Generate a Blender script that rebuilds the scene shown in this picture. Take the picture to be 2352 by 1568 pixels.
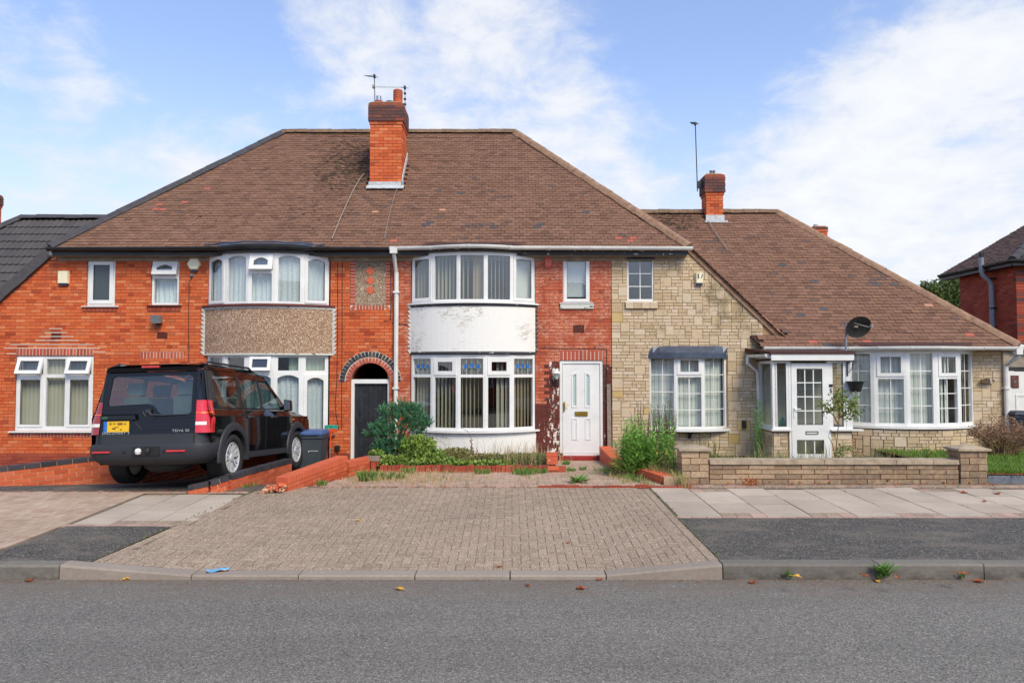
import bpy, bmesh, math, random
import mathutils.geometry as mgeo
from mathutils import Vector, Matrix, noise
from collections import defaultdict
for _o in list(bpy.data.objects):
    bpy.data.objects.remove(_o)
S = bpy.context.scene
COL = S.collection
R = math.radians
random.seed(7)
# ------------------------------------------------------------------ camera
FOC = 1700.0            # focal length in pixels of a 2352 px wide picture
EYE = Vector((0.0, 0.0, 2.15))
TILT = math.atan(66.0 / FOC)
cd = bpy.data.cameras.new('camera')
cam = bpy.data.objects.new('camera', cd)
COL.objects.link(cam)
cd.sensor_width = 36.0
cd.lens = 36.0 * FOC / 2352.0
cd.clip_start = 0.05
cd.clip_end = 2000.0
cam.location = EYE
cam.rotation_euler = (R(90) + TILT, 0, 0)
S.camera = cam
_fw = Vector((0, math.cos(TILT), math.sin(TILT)))
_up = Vector((0, -math.sin(TILT), math.cos(TILT)))
def ray(px, py):
    return _fw * FOC + Vector((1, 0, 0)) * (px - 1176.0) + _up * (784.0 - py)
def P(px, py, Y):
    """point seen at photo position (px, py) on the vertical plane at distance Y"""
    d = ray(px, py)
    return EYE + d * (Y / d.y)
def G(px, py, z):
    """point seen at photo position (px, py) on the level z"""
    d = ray(px, py)
    return EYE + d * ((z - EYE.z) / d.z)
# ------------------------------------------------------------------ node helpers
class NT:
    def __init__(self, tree):
        self.t = tree
        self.n = tree.nodes
        self.l = tree.links
    def node(self, typ, **kw):
        n = self.n.new(typ)
        for k, v in kw.items():
            setattr(n, k, v)
        return n
    def set(self, sock, v):
        if isinstance(v, bpy.types.NodeSocket):
            self.l.new(v, sock)
        elif isinstance(v, (tuple, list)) and len(v) == 3 and sock.type == 'RGBA':
            sock.default_value = (v[0], v[1], v[2], 1)
        else:
            sock.default_value = v
    def math(self, op, a, b=0.0, c=None, clamp=False):
        n = self.node('ShaderNodeMath', operation=op, use_clamp=clamp)
        self.set(n.inputs[0], a)
        self.set(n.inputs[1], b)
        if c is not None:
            self.set(n.inputs[2], c)
        return n.outputs[0]
    def mix(self, fac, a, b, mode='MIX'):
        n = self.node('ShaderNodeMix', data_type='RGBA', blend_type=mode)
        self.set(n.inputs[0], fac)
        self.set(n.inputs[6], a)
        self.set(n.inputs[7], b)
        return n.outputs[2]
    def noise(self, vec, scale, detail=4.0, rough=0.55, dist=0.0):
        n = self.node('ShaderNodeTexNoise')
        if vec is not None:
            self.l.new(vec, n.inputs['Vector'])
        n.inputs['Scale'].default_value = scale
        n.inputs['Detail'].default_value = detail
        n.inputs['Roughness'].default_value = rough
        n.inputs['Distortion'].default_value = dist
        return n.outputs['Fac']
    def voro(self, vec, scale, feature='F1', out='Distance'):
        n = self.node('ShaderNodeTexVoronoi', feature=feature)
        self.l.new(vec, n.inputs['Vector'])
        n.inputs['Scale'].default_value = scale
        return n.outputs[out]
    def ramp(self, fac, stops, interp='LINEAR'):
        n = self.node('ShaderNodeValToRGB')
        cr = n.color_ramp
        cr.interpolation = interp
        while len(cr.elements) > 1:
            cr.elements.remove(cr.elements[-1])
        first = True
        for p, c in stops:
            if not isinstance(c, (tuple, list)):
                c = (c, c, c)
            if first:
                e = cr.elements[0]
                e.position = p
                first = False
            else:
                e = cr.elements.new(p)
            e.color = (c[0], c[1], c[2], 1)
        self.set(n.inputs[0], fac)
        return n.outputs[0]
    def step(self, x, lo, hi):
        n = self.node('ShaderNodeMapRange', interpolation_type='SMOOTHSTEP')
        self.set(n.inputs[0], x)
        n.inputs[1].default_value = lo
        n.inputs[2].default_value = hi
        return n.outputs[0]
    def pos(self):
        return self.node('ShaderNodeNewGeometry').outputs['Position']
    def scalev(self, vec, s):
        n = self.node('ShaderNodeVectorMath', operation='MULTIPLY')
        self.l.new(vec, n.inputs[0])
        n.inputs[1].default_value = s
        return n.outputs[0]
    def sep(self, vec):
        n = self.node('ShaderNodeSeparateXYZ')
        self.l.new(vec, n.inputs[0])
        return n.outputs
    def tone(self):
        """per-piece random number: face attribute plus object random, wrapped to 0..1"""
        a = self.node('ShaderNodeAttribute', attribute_name='tone').outputs['Fac']
        b = self.node('ShaderNodeObjectInfo').outputs['Random']
        return self.math('FRACT', self.math('ADD', a, b))
    def bump(self, h, strength=0.3, dist=0.01):
        n = self.node('ShaderNodeBump')
        n.inputs['Strength'].default_value = strength
        n.inputs['Distance'].default_value = dist
        self.l.new(h, n.inputs['Height'])
        return n.outputs[0]
def C(r, g, b):
    """sRGB 0..255 to linear"""
    f = lambda v: (v / 255.0 / 12.92) if v <= 10.3 else ((v / 255.0 + 0.055) / 1.055) ** 2.4
    return (f(r), f(g), f(b))
MATS = {}
def newmat(name):
    m = bpy.data.materials.new(name)
    m.use_nodes = True
    nt = NT(m.node_tree)
    nt.n.clear()
    out = nt.node('ShaderNodeOutputMaterial')
    b = nt.node('ShaderNodeBsdfPrincipled')
    nt.l.new(b.outputs[0], out.inputs[0])
    nt.out = out
    nt.b = b
    MATS[name] = m
    return m, nt, b
def plain(name, col, rough=0.6, var=0.15, scale=6.0, metal=0.0, spec=0.5, bump=0.0, bscale=40.0, coat=0.0):
    m, nt, b = newmat(name)
    p = nt.pos()
    f = nt.noise(p, scale, 5.0, 0.6)
    lo = tuple(c * (1 - var) for c in col)
    hi = tuple(min(1, c * (1 + var)) for c in col)
    nt.set(b.inputs['Base Color'], nt.ramp(f, [(0.3, lo), (0.7, hi)]))
    b.inputs['Roughness'].default_value = rough
    b.inputs['Metallic'].default_value = metal
    b.inputs['Specular IOR Level'].default_value = spec
    if coat:
        b.inputs['Coat Weight'].default_value = coat
        b.inputs['Coat Roughness'].default_value = 0.03
    if bump:
        nt.set(b.inputs['Normal'], nt.bump(nt.noise(p, bscale, 4.0, 0.6), bump, 0.01))
    return m
def pieces_mat(name, stops, rough=0.85, grain=60.0, grain_amt=0.35, bump=0.4, blotch=3.0, blotch_amt=0.25, spec=0.3):
    """pieces (bricks, tiles, stones) whose colour differs from piece to piece"""
    m, nt, b = newmat(name)
    p = nt.pos()
    c = nt.ramp(nt.tone(), stops)
    g = nt.noise(p, grain, 4.0, 0.6)
    c = nt.mix(grain_amt, c, nt.ramp(g, [(0.3, 0.45), (0.7, 1.0)]), 'MULTIPLY')
    bl = nt.noise(p, blotch, 3.0, 0.5)
    c = nt.mix(blotch_amt, c, nt.ramp(bl, [(0.3, 0.5), (0.7, 1.0)]), 'MULTIPLY')
    b.inputs['Roughness'].default_value = rough
    b.inputs['Specular IOR Level'].default_value = spec
    nt.set(b.inputs['Normal'], nt.bump(g, bump, 0.006))
    nt.set(b.inputs['Base Color'], c)
    nt.col = c
    nt.p = p
    return m, nt, b
# ------------------------------------------------------------------ mesh helpers
class MB:
    def __init__(self, xf=None):
        self.v = []
        self.f = []
        self.m = []
        self.t = []
        self.xf = xf
    def add(self, pts):
        i = len(self.v)
        if self.xf is None:
            self.v.extend([tuple(p) for p in pts])
        else:
            self.v.extend([tuple(self.xf @ Vector(p)) for p in pts])
        return i
    def face(self, idx, m=0, t=0.0):
        self.f.append(tuple(idx))
        self.m.append(m)
        self.t.append(t)
    def poly(self, pts, m=0, t=0.0):
        i = self.add(pts)
        self.face(range(i, i + len(pts)), m, t)
    def hexa(self, p, m=0, t=0.0):
        """8 points: bottom ring 0-3 (counter-clockwise from above), top ring 4-7"""
        i = self.add(p)
        for q in ((3, 2, 1, 0), (4, 5, 6, 7), (0, 1, 5, 4), (1, 2, 6, 5), (2, 3, 7, 6), (3, 0, 4, 7)):
            self.face([i + k for k in q], m, t)
    def box(self, x0, x1, y0, y1, z0, z1, m=0, t=0.0):
        self.hexa([(x0, y0, z0), (x1, y0, z0), (x1, y1, z0), (x0, y1, z0),
                   (x0, y0, z1), (x1, y0, z1), (x1, y1, z1), (x0, y1, z1)], m, t)
    def prism(self, pts, vec, m=0, t=0.0):
        """polygon pts (3D) pushed along vec"""
        n = len(pts)
        a = [Vector(p) for p in pts]
        vec = Vector(vec)
        i = self.add(a + [p + vec for p in a])
        self.face(range(i, i + n), m, t)
        self.face(range(i + 2 * n - 1, i + n - 1, -1), m, t)
        for k in range(n):
            k2 = (k + 1) % n
            self.face((i + k2, i + k, i + n + k, i + n + k2), m, t)
    def tube(self, path, r, n=8, m=0, t=0.0, cap=True):
        path = [Vector(p) for p in path]
        rr = r if isinstance(r, (list, tuple)) else [r] * len(path)
        rings = []
        for k, p in enumerate(path):
            if k == 0:
                d = path[1] - path[0]
            elif k == len(path) - 1:
                d = path[-1] - path[-2]
            else:
                d = path[k + 1] - path[k - 1]
            d.normalize()
            a = Vector((0, 0, 1)) if abs(d.z) < 0.9 else Vector((1, 0, 0))
            u = d.cross(a).normalized()
            w = d.cross(u).normalized()
            rings.append(self.add([p + (u * math.cos(2 * math.pi * j / n) + w * math.sin(2 * math.pi * j / n)) * rr[k] for j in range(n)]))
        for k in range(len(path) - 1):
            for j in range(n):
                j2 = (j + 1) % n
                self.face((rings[k] + j, rings[k] + j2, rings[k + 1] + j2, rings[k + 1] + j), m, t)
        if cap:
            self.face([rings[0] + j for j in range(n - 1, -1, -1)], m, t)
            self.face([rings[-1] + j for j in range(n)], m, t)
    def lathe(self, prof, n=20, m=0, t=0.0, mat=None, closed=False):
        """profile of (radius, height) spun about local z, then moved by mat"""
        mat = mat or Matrix()
        rings = []
        for r, z in prof:
            rings.append(self.add([mat @ Vector((r * math.cos(2 * math.pi * j / n), r * math.sin(2 * math.pi * j / n), z)) for j in range(n)]))
        rng = len(prof) if closed else len(prof) - 1
        for k in range(rng):
            a, b_ = rings[k], rings[(k + 1) % len(prof)]
            for j in range(n):
                j2 = (j + 1) % n
                self.face((a + j, a + j2, b_ + j2, b_ + j), m, t)
        if not closed:
            if prof[0][0] > 1e-4:
                self.face([rings[0] + j for j in range(n - 1, -1, -1)], m, t)
            if prof[-1][0] > 1e-4:
                self.face([rings[-1] + j for j in range(n)], m, t)
    def tess(self, loops, to3d, m=0, t=0.0, flip=False):
        """flat 2D polygon with holes, filled; to3d turns (a, b) into a point"""
        flat = [p for lp in loops for p in lp]
        tri = mgeo.tessellate_polygon([[Vector((p[0], p[1], 0)) for p in lp] for lp in loops])
        i = self.add([to3d(*p) for p in flat])
        for a, b_, c in tri:
            pa, pb, pc = flat[a], flat[b_], flat[c]
            area = (pb[0] - pa[0]) * (pc[1] - pa[1]) - (pb[1] - pa[1]) * (pc[0] - pa[0])
            q = (a, b_, c) if area > 0 else (a, c, b_)
            if flip:
                q = q[::-1]
            self.face([i + k for k in q], m, t)
    def mesh(self, name, mats):
        me = bpy.data.meshes.new(name)
        me.from_pydata(self.v, [], self.f)
        if not isinstance(mats, (list, tuple)):
            mats = [mats]
        for x in mats:
            me.materials.append(MATS[x] if isinstance(x, str) else x)
        if any(self.m):
            me.polygons.foreach_set('material_index', self.m)
        if any(self.t):
            at = me.attributes.new('tone', 'FLOAT', 'FACE')
            at.data.foreach_set('value', self.t)
        me.update()
        return me
    def build(self, name, mats, parent=None, smooth=None, kind=None, fix=False):
        me = self.mesh(name, mats)
        if fix:
            bm = bmesh.new()
            bm.from_mesh(me)
            bmesh.ops.remove_doubles(bm, verts=bm.verts, dist=0.0004)
            bmesh.ops.recalc_face_normals(bm, faces=bm.faces)
            bm.to_mesh(me)
            bm.free()
        if smooth is not None:
            me.polygons.foreach_set('use_smooth', [True] * len(me.polygons))
            try:
                me.set_sharp_from_angle(angle=R(smooth))
            except Exception:
                pass
        return link(name, me, parent, kind)
LOC = {}
def link(name, me, parent=None, kind=None):
    o = bpy.data.objects.new(name, me)
    COL.objects.link(o)
    if parent is not None:
        o.parent = parent
        if parent.name in LOC:
            o.matrix_parent_inverse = Matrix.Translation(-LOC[parent.name])
    if kind:
        o['kind'] = kind
    return o
def tag(o, label, cat, group=None, kind=None):
    o['label'] = label
    o['category'] = cat
    if group:
        o['group'] = group
    if kind:
        o['kind'] = kind
    return o
def thing(name, label, cat, loc=(0, 0, 0), group=None):
    o = bpy.data.objects.new(name, None)
    o.empty_display_size = 0.2
    COL.objects.link(o)
    o.location = loc
    LOC[o.name] = Vector(loc)
    return tag(o, label, cat, group)
def struct(mb, name, mats, smooth=None):
    o = mb.build(name, mats, None, smooth)
    o['kind'] = 'structure'
    return o
# ---- many alike pieces: the ones that show largest become objects, the rest one mesh
_shared = {}
def boxmesh(w, d, h, mat, name, bev=0.0):
    key = (round(w, 3), round(d, 3), round(h, 3), mat, name)
    if key not in _shared:
        b = MB()
        b.box(-w / 2, w / 2, -d / 2, d / 2, -h / 2, h / 2)
        _shared[key] = b.mesh(name, mat)
    return _shared[key]
def lay(parent, name, restname, items, nmax=300, key=None):
    """items: dict(c=centre, s=(w, d, h), mat=name, rot=(rx, ry, rz)); optional t"""
    if key:
        items = sorted(items, key=key)
    for it in items[:nmax]:
        me = boxmesh(it['s'][0], it['s'][1], it['s'][2], it['mat'], name)
        o = bpy.data.objects.new(name, me)
        COL.objects.link(o)
        o.location = it['c']
        if it.get('rot'):
            o.rotation_euler = it['rot']
        o.parent = parent
        if parent.name in LOC:
            o.matrix_parent_inverse = Matrix.Translation(-LOC[parent.name])
    rest = items[nmax:]
    if rest:
        mats = []
        mb = MB()
        for it in rest:
            if it['mat'] not in mats:
                mats.append(it['mat'])
            w, d, h = (q / 2 for q in it['s'])
            c = Vector(it['c'])
            pts = [Vector(q) for q in ((-w, -d, -h), (w, -d, -h), (w, d, -h), (-w, d, -h), (-w, -d, h), (w, -d, h), (w, d, h), (-w, d, h))]
            if it.get('rot'):
                from mathutils import Euler
                mm = Euler(it['rot']).to_matrix()
                pts = [mm @ q for q in pts]
            mb.hexa([c + q for q in pts], mats.index(it['mat']), random.uniform(0.001, 0.999))
        mb.build(restname, mats, parent, kind='stuff')
def ival_sub(ivals, a, b):
    out = []
    for x0, x1 in ivals:
        if b <= x0 or a >= x1:
            out.append((x0, x1))
        else:
            if a > x0:
                out.append((x0, a))
            if b < x1:
                out.append((b, x1))
    return out
def rect_cells(x0, x1, z0, z1, holes):
    """rectangle minus rectangular holes, as rectangles"""
    xs = sorted(set([x0, x1] + [min(max(h[i], x0), x1) for h in holes for i in (0, 1)]))
    zs = sorted(set([z0, z1] + [min(max(h[i], z0), z1) for h in holes for i in (2, 3)]))
    out = []
    for a, b in zip(xs[:-1], xs[1:]):
        run = None
        for c, d in zip(zs[:-1], zs[1:]):
            mx, mz = (a + b) / 2, (c + d) / 2
            solid = not any(h[0] < mx < h[1] and h[2] < mz < h[3] for h in holes)
            if solid:
                if run is None:
                    run = [c, d]
                else:
                    run[1] = d
            elif run:
                out.append((a, b, run[0], run[1]))
                run = None
        if run:
            out.append((a, b, run[0], run[1]))
    return [q for q in out if q[1] - q[0] > 1e-5 and q[3] - q[2] > 1e-5]
# ------------------------------------------------------------------ light: hazy sun from behind and to the right
S.view_settings.view_transform = 'Standard'
S.view_settings.look = 'None'
S.view_settings.gamma = 1.0
S.view_settings.use_curve_mapping = False
S.view_settings.exposure = 0.42
S.render.engine = 'CYCLES'
S.cycles.use_denoising = True
S.cycles.max_bounces = 8
S.cycles.transparent_max_bounces = 12
S.cycles.caustics_reflective = False
S.cycles.caustics_refractive = False
S.cycles.sample_clamp_indirect = 6.0
SUN_EL = R(46)
SUN_AZ = R(30)          # to the right of straight behind the camera
sun_dir = Vector((math.sin(SUN_AZ) * math.cos(SUN_EL), -math.cos(SUN_AZ) * math.cos(SUN_EL), math.sin(SUN_EL)))
sd = bpy.data.lights.new('sun', 'SUN')
sd.energy = 2.5
sd.angle = R(22)
sd.color = (1.0, 0.895, 0.64)
sun = bpy.data.objects.new('sun', sd)
COL.objects.link(sun)
sun.rotation_euler = (-sun_dir).to_track_quat('-Z', 'Y').to_euler()
sun.location = sun_dir * 60
W = bpy.data.worlds.new('World')
S.world = W
W.use_nodes = True
wt = NT(W.node_tree)
wt.n.clear()
w_out = wt.node('ShaderNodeOutputWorld')
w_bg = wt.node('ShaderNodeBackground')
wt.l.new(w_bg.outputs[0], w_out.inputs[0])
sky = wt.node('ShaderNodeTexSky', sky_type='NISHITA')
sky.sun_disc = False
sky.sun_elevation = SUN_EL
sky.sun_rotation = math.atan2(sun_dir.x, sun_dir.y)
sky.air_density = 1.0
sky.dust_density = 0.6
sky.ozone_density = 2.0
SKY_STR = 0.12
w_bg.inputs['Strength'].default_value = SKY_STR
w_dir = wt.node('ShaderNodeTexCoord').outputs['Generated']
dx, dy, dz = wt.sep(w_dir)[0:3]
den = wt.math('ADD', wt.math('MAXIMUM', dz, 0.0), 0.30)
cmb = wt.node('ShaderNodeCombineXYZ')
wt.set(cmb.inputs[0], wt.math('DIVIDE', dx, den))
wt.set(cmb.inputs[1], wt.math('DIVIDE', dy, den))
n_big = wt.noise(cmb.outputs[0], 2.4, 9.0, 0.60, 0.5)
n_sml = wt.noise(cmb.outputs[0], 8.0, 8.0, 0.66, 0.3)
dens = wt.math('ADD', wt.math('MULTIPLY', n_big, 0.50), wt.math('MULTIPLY', n_sml, 0.50))
def cloud_bank(px, py, rad, w):
    """a bank (or, with w < 0, a clear stretch) of sky round one compass direction and height"""
    global dens
    d = ray(px, py).normalized()
    n = wt.node('ShaderNodeVectorMath', operation='DOT_PRODUCT')
    wt.l.new(w_dir, n.inputs[0])
    n.inputs[1].default_value = d
    c = math.cos(math.atan(rad / FOC))
    dens = wt.math('ADD', dens, wt.math('MULTIPLY', wt.step(n.outputs['Value'], c, 1.0), w))
for q in ((1180, 240, 400, .13), (960, 90, 260, .05), (690, 60, 260, .11), (1380, 260, 260, .07), (1650, 440, 500, .12), (2050, 330, 430, .12),
          (2250, 200, 320, .09), (2300, 480, 450, .10), (880, 230, 160, .05), (330, 395, 260, .17), (480, 350, 200, .10), (620, 290, 150, .09), (100, 110, 170, .16), (240, 140, 120, .12), (30, 400, 160, .10),
          (1080, 40, 120, .08), (250, 270, 260, -.10), (480, 190, 260, -.09), (350, 40, 300, -.13), (1600, 90, 330, -.17), (1560, 260, 130, -.05),
          (1850, 30, 280, -.10), (620, 230, 200, -.06)):
    cloud_bank(*q)
low = wt.step(dz, 0.26, 0.0)
dens = wt.math('ADD', dens, wt.math('MULTIPLY', low, 0.06))
mask = wt.step(dens, 0.495, 0.76)
edge = wt.step(dens, 0.62, 0.92)
cloud_col = wt.mix(edge, (5.3, 5.5, 5.9), (6.4, 6.42, 6.45))
skyc = wt.mix(1.0, sky.outputs[0], (1.42, 1.45, 1.62), 'MULTIPLY')
haze = wt.step(dz, 0.42, 0.02)
skyc = wt.mix(0.18, skyc, (3.9, 4.3, 5.4))
skyc = wt.mix(wt.math('MULTIPLY', haze, 0.80), skyc, (4.7, 5.1, 5.8))
skyc = wt.mix(wt.math('MULTIPLY', mask, 0.90), skyc, cloud_col)
wt.l.new(skyc, w_bg.inputs['Color'])
# ------------------------------------------------------------------ materials
plain('white_upvc', (0.78, 0.78, 0.775), 0.30, 0.08, 2.2)
plain('white_paint', (0.78, 0.78, 0.76), 0.5, 0.08, 4.0)
plain('white_plastic', (0.72, 0.715, 0.69), 0.35, 0.14, 2.6)
plain('cream_plastic', C(238, 228, 198), 0.4, 0.05)
plain('red_plastic', C(205, 92, 74), 0.45, 0.1)
plain('black_plastic', (0.018, 0.018, 0.02), 0.45, 0.2)
plain('black_gutter', (0.022, 0.022, 0.024), 0.4, 0.5, 3.0)
plain('dark_blue', C(40, 52, 84), 0.4)
plain('grey_plastic', C(120, 124, 128), 0.5)
plain('grey_pipe', C(132, 140, 152), 0.4, 0.12)
plain('lead', C(66, 76, 94), 0.42, 0.3, 5.0, 0.0, 0.6, 0.3, 12.0)
plain('pale_lead', C(188, 192, 196), 0.6, 0.25, 14.0)
plain('soffit_board', C(150, 138, 122), 0.7, 0.3, 5.0)
plain('maroon_board', C(98, 44, 38), 0.6, 0.2)
plain('bare_timber', C(136, 122, 112), 0.8, 0.3, 14.0)
plain('brown_felt', C(74, 44, 38), 0.8, 0.25)
plain('red_step', C(150, 42, 36), 0.55, 0.2, 8.0)
plain('brass', C(196, 158, 70), 0.3, 0.1, 5.0, 0.9)
plain('chrome', (0.65, 0.66, 0.68), 0.15, 0.05, 5.0, 1.0)
plain('steel', (0.45, 0.46, 0.48), 0.35, 0.1, 5.0, 0.9)
plain('dark_metal', (0.03, 0.03, 0.032), 0.5, 0.2)
plain('cable_black', (0.03, 0.024, 0.022), 0.6)
plain('cable_grey', C(150, 142, 134), 0.6)
plain('mortar_buff', C(196, 150, 120), 0.95, 0.2, 9.0)
plain('mortar_brown', C(140, 98, 70), 0.95, 0.25, 7.0)
plain('mortar_tan', C(172, 134, 98), 0.95, 0.2, 7.0)
plain('mortar_white', C(220, 208, 192), 0.95, 0.1, 9.0)
plain('mortar_orange', C(150, 84, 56), 0.95, 0.25, 7.0)
plain('tile_bed', C(58, 40, 34), 0.95, 0.3)
plain('slate_bed', C(40, 38, 40), 0.95, 0.3)
plain('room_wall', (0.30, 0.27, 0.23), 0.9)
plain('room_floor', (0.12, 0.09, 0.07), 0.9)
plain('black_door', (0.020, 0.022, 0.026), 0.55, 0.5, 7.0, 0, 0.4, 0.15, 30.0)
plain('grass_soil', C(92, 78, 58), 0.95, 0.35, 10.0, 0, 0.2, 0.5, 60.0)
plain('soil', C(86, 72, 58), 0.95, 0.3, 12.0, 0, 0.2, 0.5, 60.0)
plain('terracotta_red', C(206, 100, 66), 0.7, 0.12)
plain('bark', C(92, 74, 58), 0.9, 0.35, 20.0)
plain('twig', C(112, 82, 62), 0.9, 0.3, 20.0)
plain('amber', C(235, 110, 30), 0.3)
def strokes(nt, p, ang, sc, w):
    """thin broken lines leaning by ang in the wall plane"""
    mp = nt.node('ShaderNodeMapping')
    nt.l.new(p, mp.inputs[0])
    mp.inputs['Rotation'].default_value = (0, ang, 0)
    mp.inputs['Scale'].default_value = (sc * .28, sc * .5, sc)
    n = nt.noise(mp.outputs[0], 1.0, 4.0, 0.62, 0.9)
    return nt.step(nt.math('ABSOLUTE', nt.math('SUBTRACT', n, 0.5)), w, w * .35)
# bricks
pieces_mat('orange_brick', [(0.0, C(214, 104, 59)), (0.25, C(222, 116, 67)), (0.55, C(205, 91, 51)), (0.78, C(229, 138, 91)), (0.9, C(171, 72, 44)), (1.0, C(214, 106, 61))], 0.75, 50, 0.25, 0.3, 1.3, 0.15)
m, nt, b = pieces_mat('red_brick', [(0.0, C(193, 91, 60)), (0.35, C(204, 100, 66)), (0.6, C(183, 81, 54)), (0.85, C(210, 114, 83)), (1.0, C(160, 69, 49))], 0.6, 50, 0.3, 0.3, 1.2, 0.25)
# the clinging roots of a removed creeper leave pale scratches on this wall
fl = nt.math('MAXIMUM', strokes(nt, nt.p, 0.7, 15.0, 0.030), strokes(nt, nt.p, -0.5, 17.0, 0.030))
fl = nt.math('MULTIPLY', fl, nt.step(nt.noise(nt.p, 2.4, 3.0, 0.6), 0.40, 0.56))
nt.set(b.inputs['Base Color'], nt.mix(nt.math('MULTIPLY', fl, 0.55), nt.col, C(232, 186, 160)))
pieces_mat('soldier_brick', [(0.0, C(196, 92, 72)), (0.4, C(180, 80, 64)), (0.7, C(212, 116, 88)), (1.0, C(166, 82, 70))], 0.75)
pieces_mat('blue_brick', [(0.0, C(58, 58, 64)), (0.5, C(74, 72, 78)), (0.8, C(52, 52, 58)), (1.0, C(92, 84, 84))], 0.6)
pieces_mat('chimney_cap_brick', [(0.0, C(96, 74, 74)), (0.3, C(124, 80, 72)), (0.55, C(84, 74, 78)), (0.8, C(158, 82, 66)), (1.0, C(108, 88, 84))], 0.85)
pieces_mat('fence_brick', [(0.0, C(208, 98, 62)), (0.4, C(218, 110, 70)), (0.7, C(196, 86, 54)), (1.0, C(224, 124, 88))], 0.8)
pieces_mat('dull_brick', [(0.0, C(164, 74, 56)), (0.4, C(178, 86, 64)), (0.7, C(148, 66, 52)), (1.0, C(186, 98, 76))], 0.85)
pieces_mat('edging_brick', [(0.0, C(176, 84, 64)), (0.4, C(160, 70, 54)), (0.7, C(188, 98, 76)), (1.0, C(136, 62, 50))], 0.85)
m, nt, b = pieces_mat('maroon_brick', [(0.0, C(100, 46, 40)), (0.5, C(114, 54, 46)), (1.0, C(88, 40, 36))], 0.6, 50, 0.2)
pe = nt.noise(nt.scalev(nt.p, (9.0, 9.0, 4.2)), 1.0, 5.0, 0.62, 1.2)
X_ = nt.sep(nt.p)
near = nt.step(nt.math('ABSOLUTE', nt.math('SUBTRACT', X_[0], 0.98)), 0.30, 0.0)
pk = nt.step(nt.math('ADD', pe, nt.math('MULTIPLY', near, 0.13)), 0.645, 0.665)
nt.set(b.inputs['Base Color'], nt.mix(pk, nt.col, C(226, 220, 212)))
# roofs
m, nt, b = pieces_mat('brown_tile', [(0.0, C(127, 96, 79)), (0.2, C(135, 102, 85)), (0.45, C(122, 91, 75)), (0.65, C(141, 107, 90)), (0.82, C(130, 98, 82)), (0.93, C(111, 83, 71)), (1.0, C(132, 100, 83))], 0.9, 45, 0.25, 0.3, 0.9, 0.22, 0.2)
# moss and lichen: below the ridge to the left of the big chimney, and on the right-hand roof round its chimney
gx = nt.sep(nt.p)
def spot(nt, s, x, z, rx, rz):
    a = nt.math('DIVIDE', nt.math('SUBTRACT', s[0], x), rx)
    c = nt.math('DIVIDE', nt.math('SUBTRACT', s[2], z), rz)
    return nt.step(nt.math('SQRT', nt.math('ADD', nt.math('MULTIPLY', a, a), nt.math('MULTIPLY', c, c))), 1.0, 0.15)
ms = nt.math('MAXIMUM', spot(nt, gx, -4.25, 7.4, 1.7, 2.0), spot(nt, gx, 4.45, 6.35, 1.4, 1.0))
ms = nt.math('MAXIMUM', ms, nt.math('MULTIPLY', spot(nt, gx, -4.6, 6.0, 1.6, 1.2), 0.55))
ms = nt.math('MAXIMUM', ms, nt.math('MULTIPLY', spot(nt, gx, -7.4, 5.6, 1.2, 0.8), 0.45))
mn = nt.noise(nt.scalev(nt.p, (7.5, 7.5, 15.0)), 1.0, 6.0, 0.7, 0.6)
moss = nt.step(nt.math('ADD', mn, nt.math('MULTIPLY', ms, 0.19)), 0.63, 0.71)
c = nt.mix(nt.math('MULTIPLY', moss, 0.85), nt.col, C(60, 50, 40))
li = nt.step(nt.noise(nt.p, 23.0, 3.0, 0.7), 0.735, 0.76)
c = nt.mix(nt.math('MULTIPLY', li, 0.7), c, C(206, 196, 184))
nt.set(b.inputs['Base Color'], c)
plain('dark_tile', C(98, 76, 68), 0.85, 0.25, 12.0)
plain('slate_tile', C(78, 75, 78), 0.8, 0.2, 12.0)
plain('new_red_tile', C(168, 92, 78), 0.85, 0.15, 12.0)
plain('pale_tile', C(176, 128, 104), 0.85, 0.2, 12.0)
plain('mossy_ridge', C(120, 98, 80), 0.9, 0.4, 9.0, 0, 0.2, 0.5, 30.0)
plain('hip_tile_brown', C(146, 116, 96), 0.9, 0.3, 7.0, 0, 0.2, 0.4, 40.0)
plain('hip_tile_grey', C(74, 72, 76), 0.8, 0.2, 7.0, 0, 0.2, 0.4, 40.0)
pieces_mat('grey_tile', [(0.0, C(78, 74, 76)), (0.5, C(88, 83, 84)), (1.0, C(70, 67, 70))], 0.8, 40, 0.2, 0.3, 1.5, 0.15)
pieces_mat('old_dark_tile', [(0.0, C(92, 72, 66)), (0.5, C(110, 86, 78)), (1.0, C(78, 62, 58))], 0.9, 40, 0.3, 0.3, 1.5, 0.3)
# stone cladding
m, nt, b = pieces_mat('cladding_stone', [(0.0, C(214, 191, 157)), (0.3, C(222, 200, 171)), (0.5, C(202, 178, 143)), (0.75, C(226, 207, 183)), (0.9, C(206, 184, 153)), (1.0, C(192, 169, 136))], 0.9, 30, 0.35, 0.6, 2.2, 0.2, 0.2)
sx = nt.sep(nt.p)
ss = spot(nt, sx, 5.2, 3.9, 1.5, 1.5)
st = nt.step(nt.math('ADD', nt.noise(nt.p, 3.2, 5.0, 0.65), nt.math('MULTIPLY', ss, 0.20)), 0.54, 0.78)
nt.set(b.inputs['Base Color'], nt.mix(nt.math('MULTIPLY', st, 0.62), nt.col, C(112, 98, 74)))
pieces_mat('gold_stone', [(0.0, C(208, 178, 120)), (0.5, C(214, 186, 132)), (1.0, C(198, 168, 112))], 0.9, 30, 0.3, 0.6)
m, nt, b = pieces_mat('wall_block', [(0.0, C(193, 164, 134)), (0.4, C(206, 178, 148)), (0.7, C(175, 148, 122)), (1.0, C(163, 140, 120))], 0.95, 26, 0.6, 1.0, 1.6, 0.45, 0.2)
wx = nt.sep(nt.p)
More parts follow.
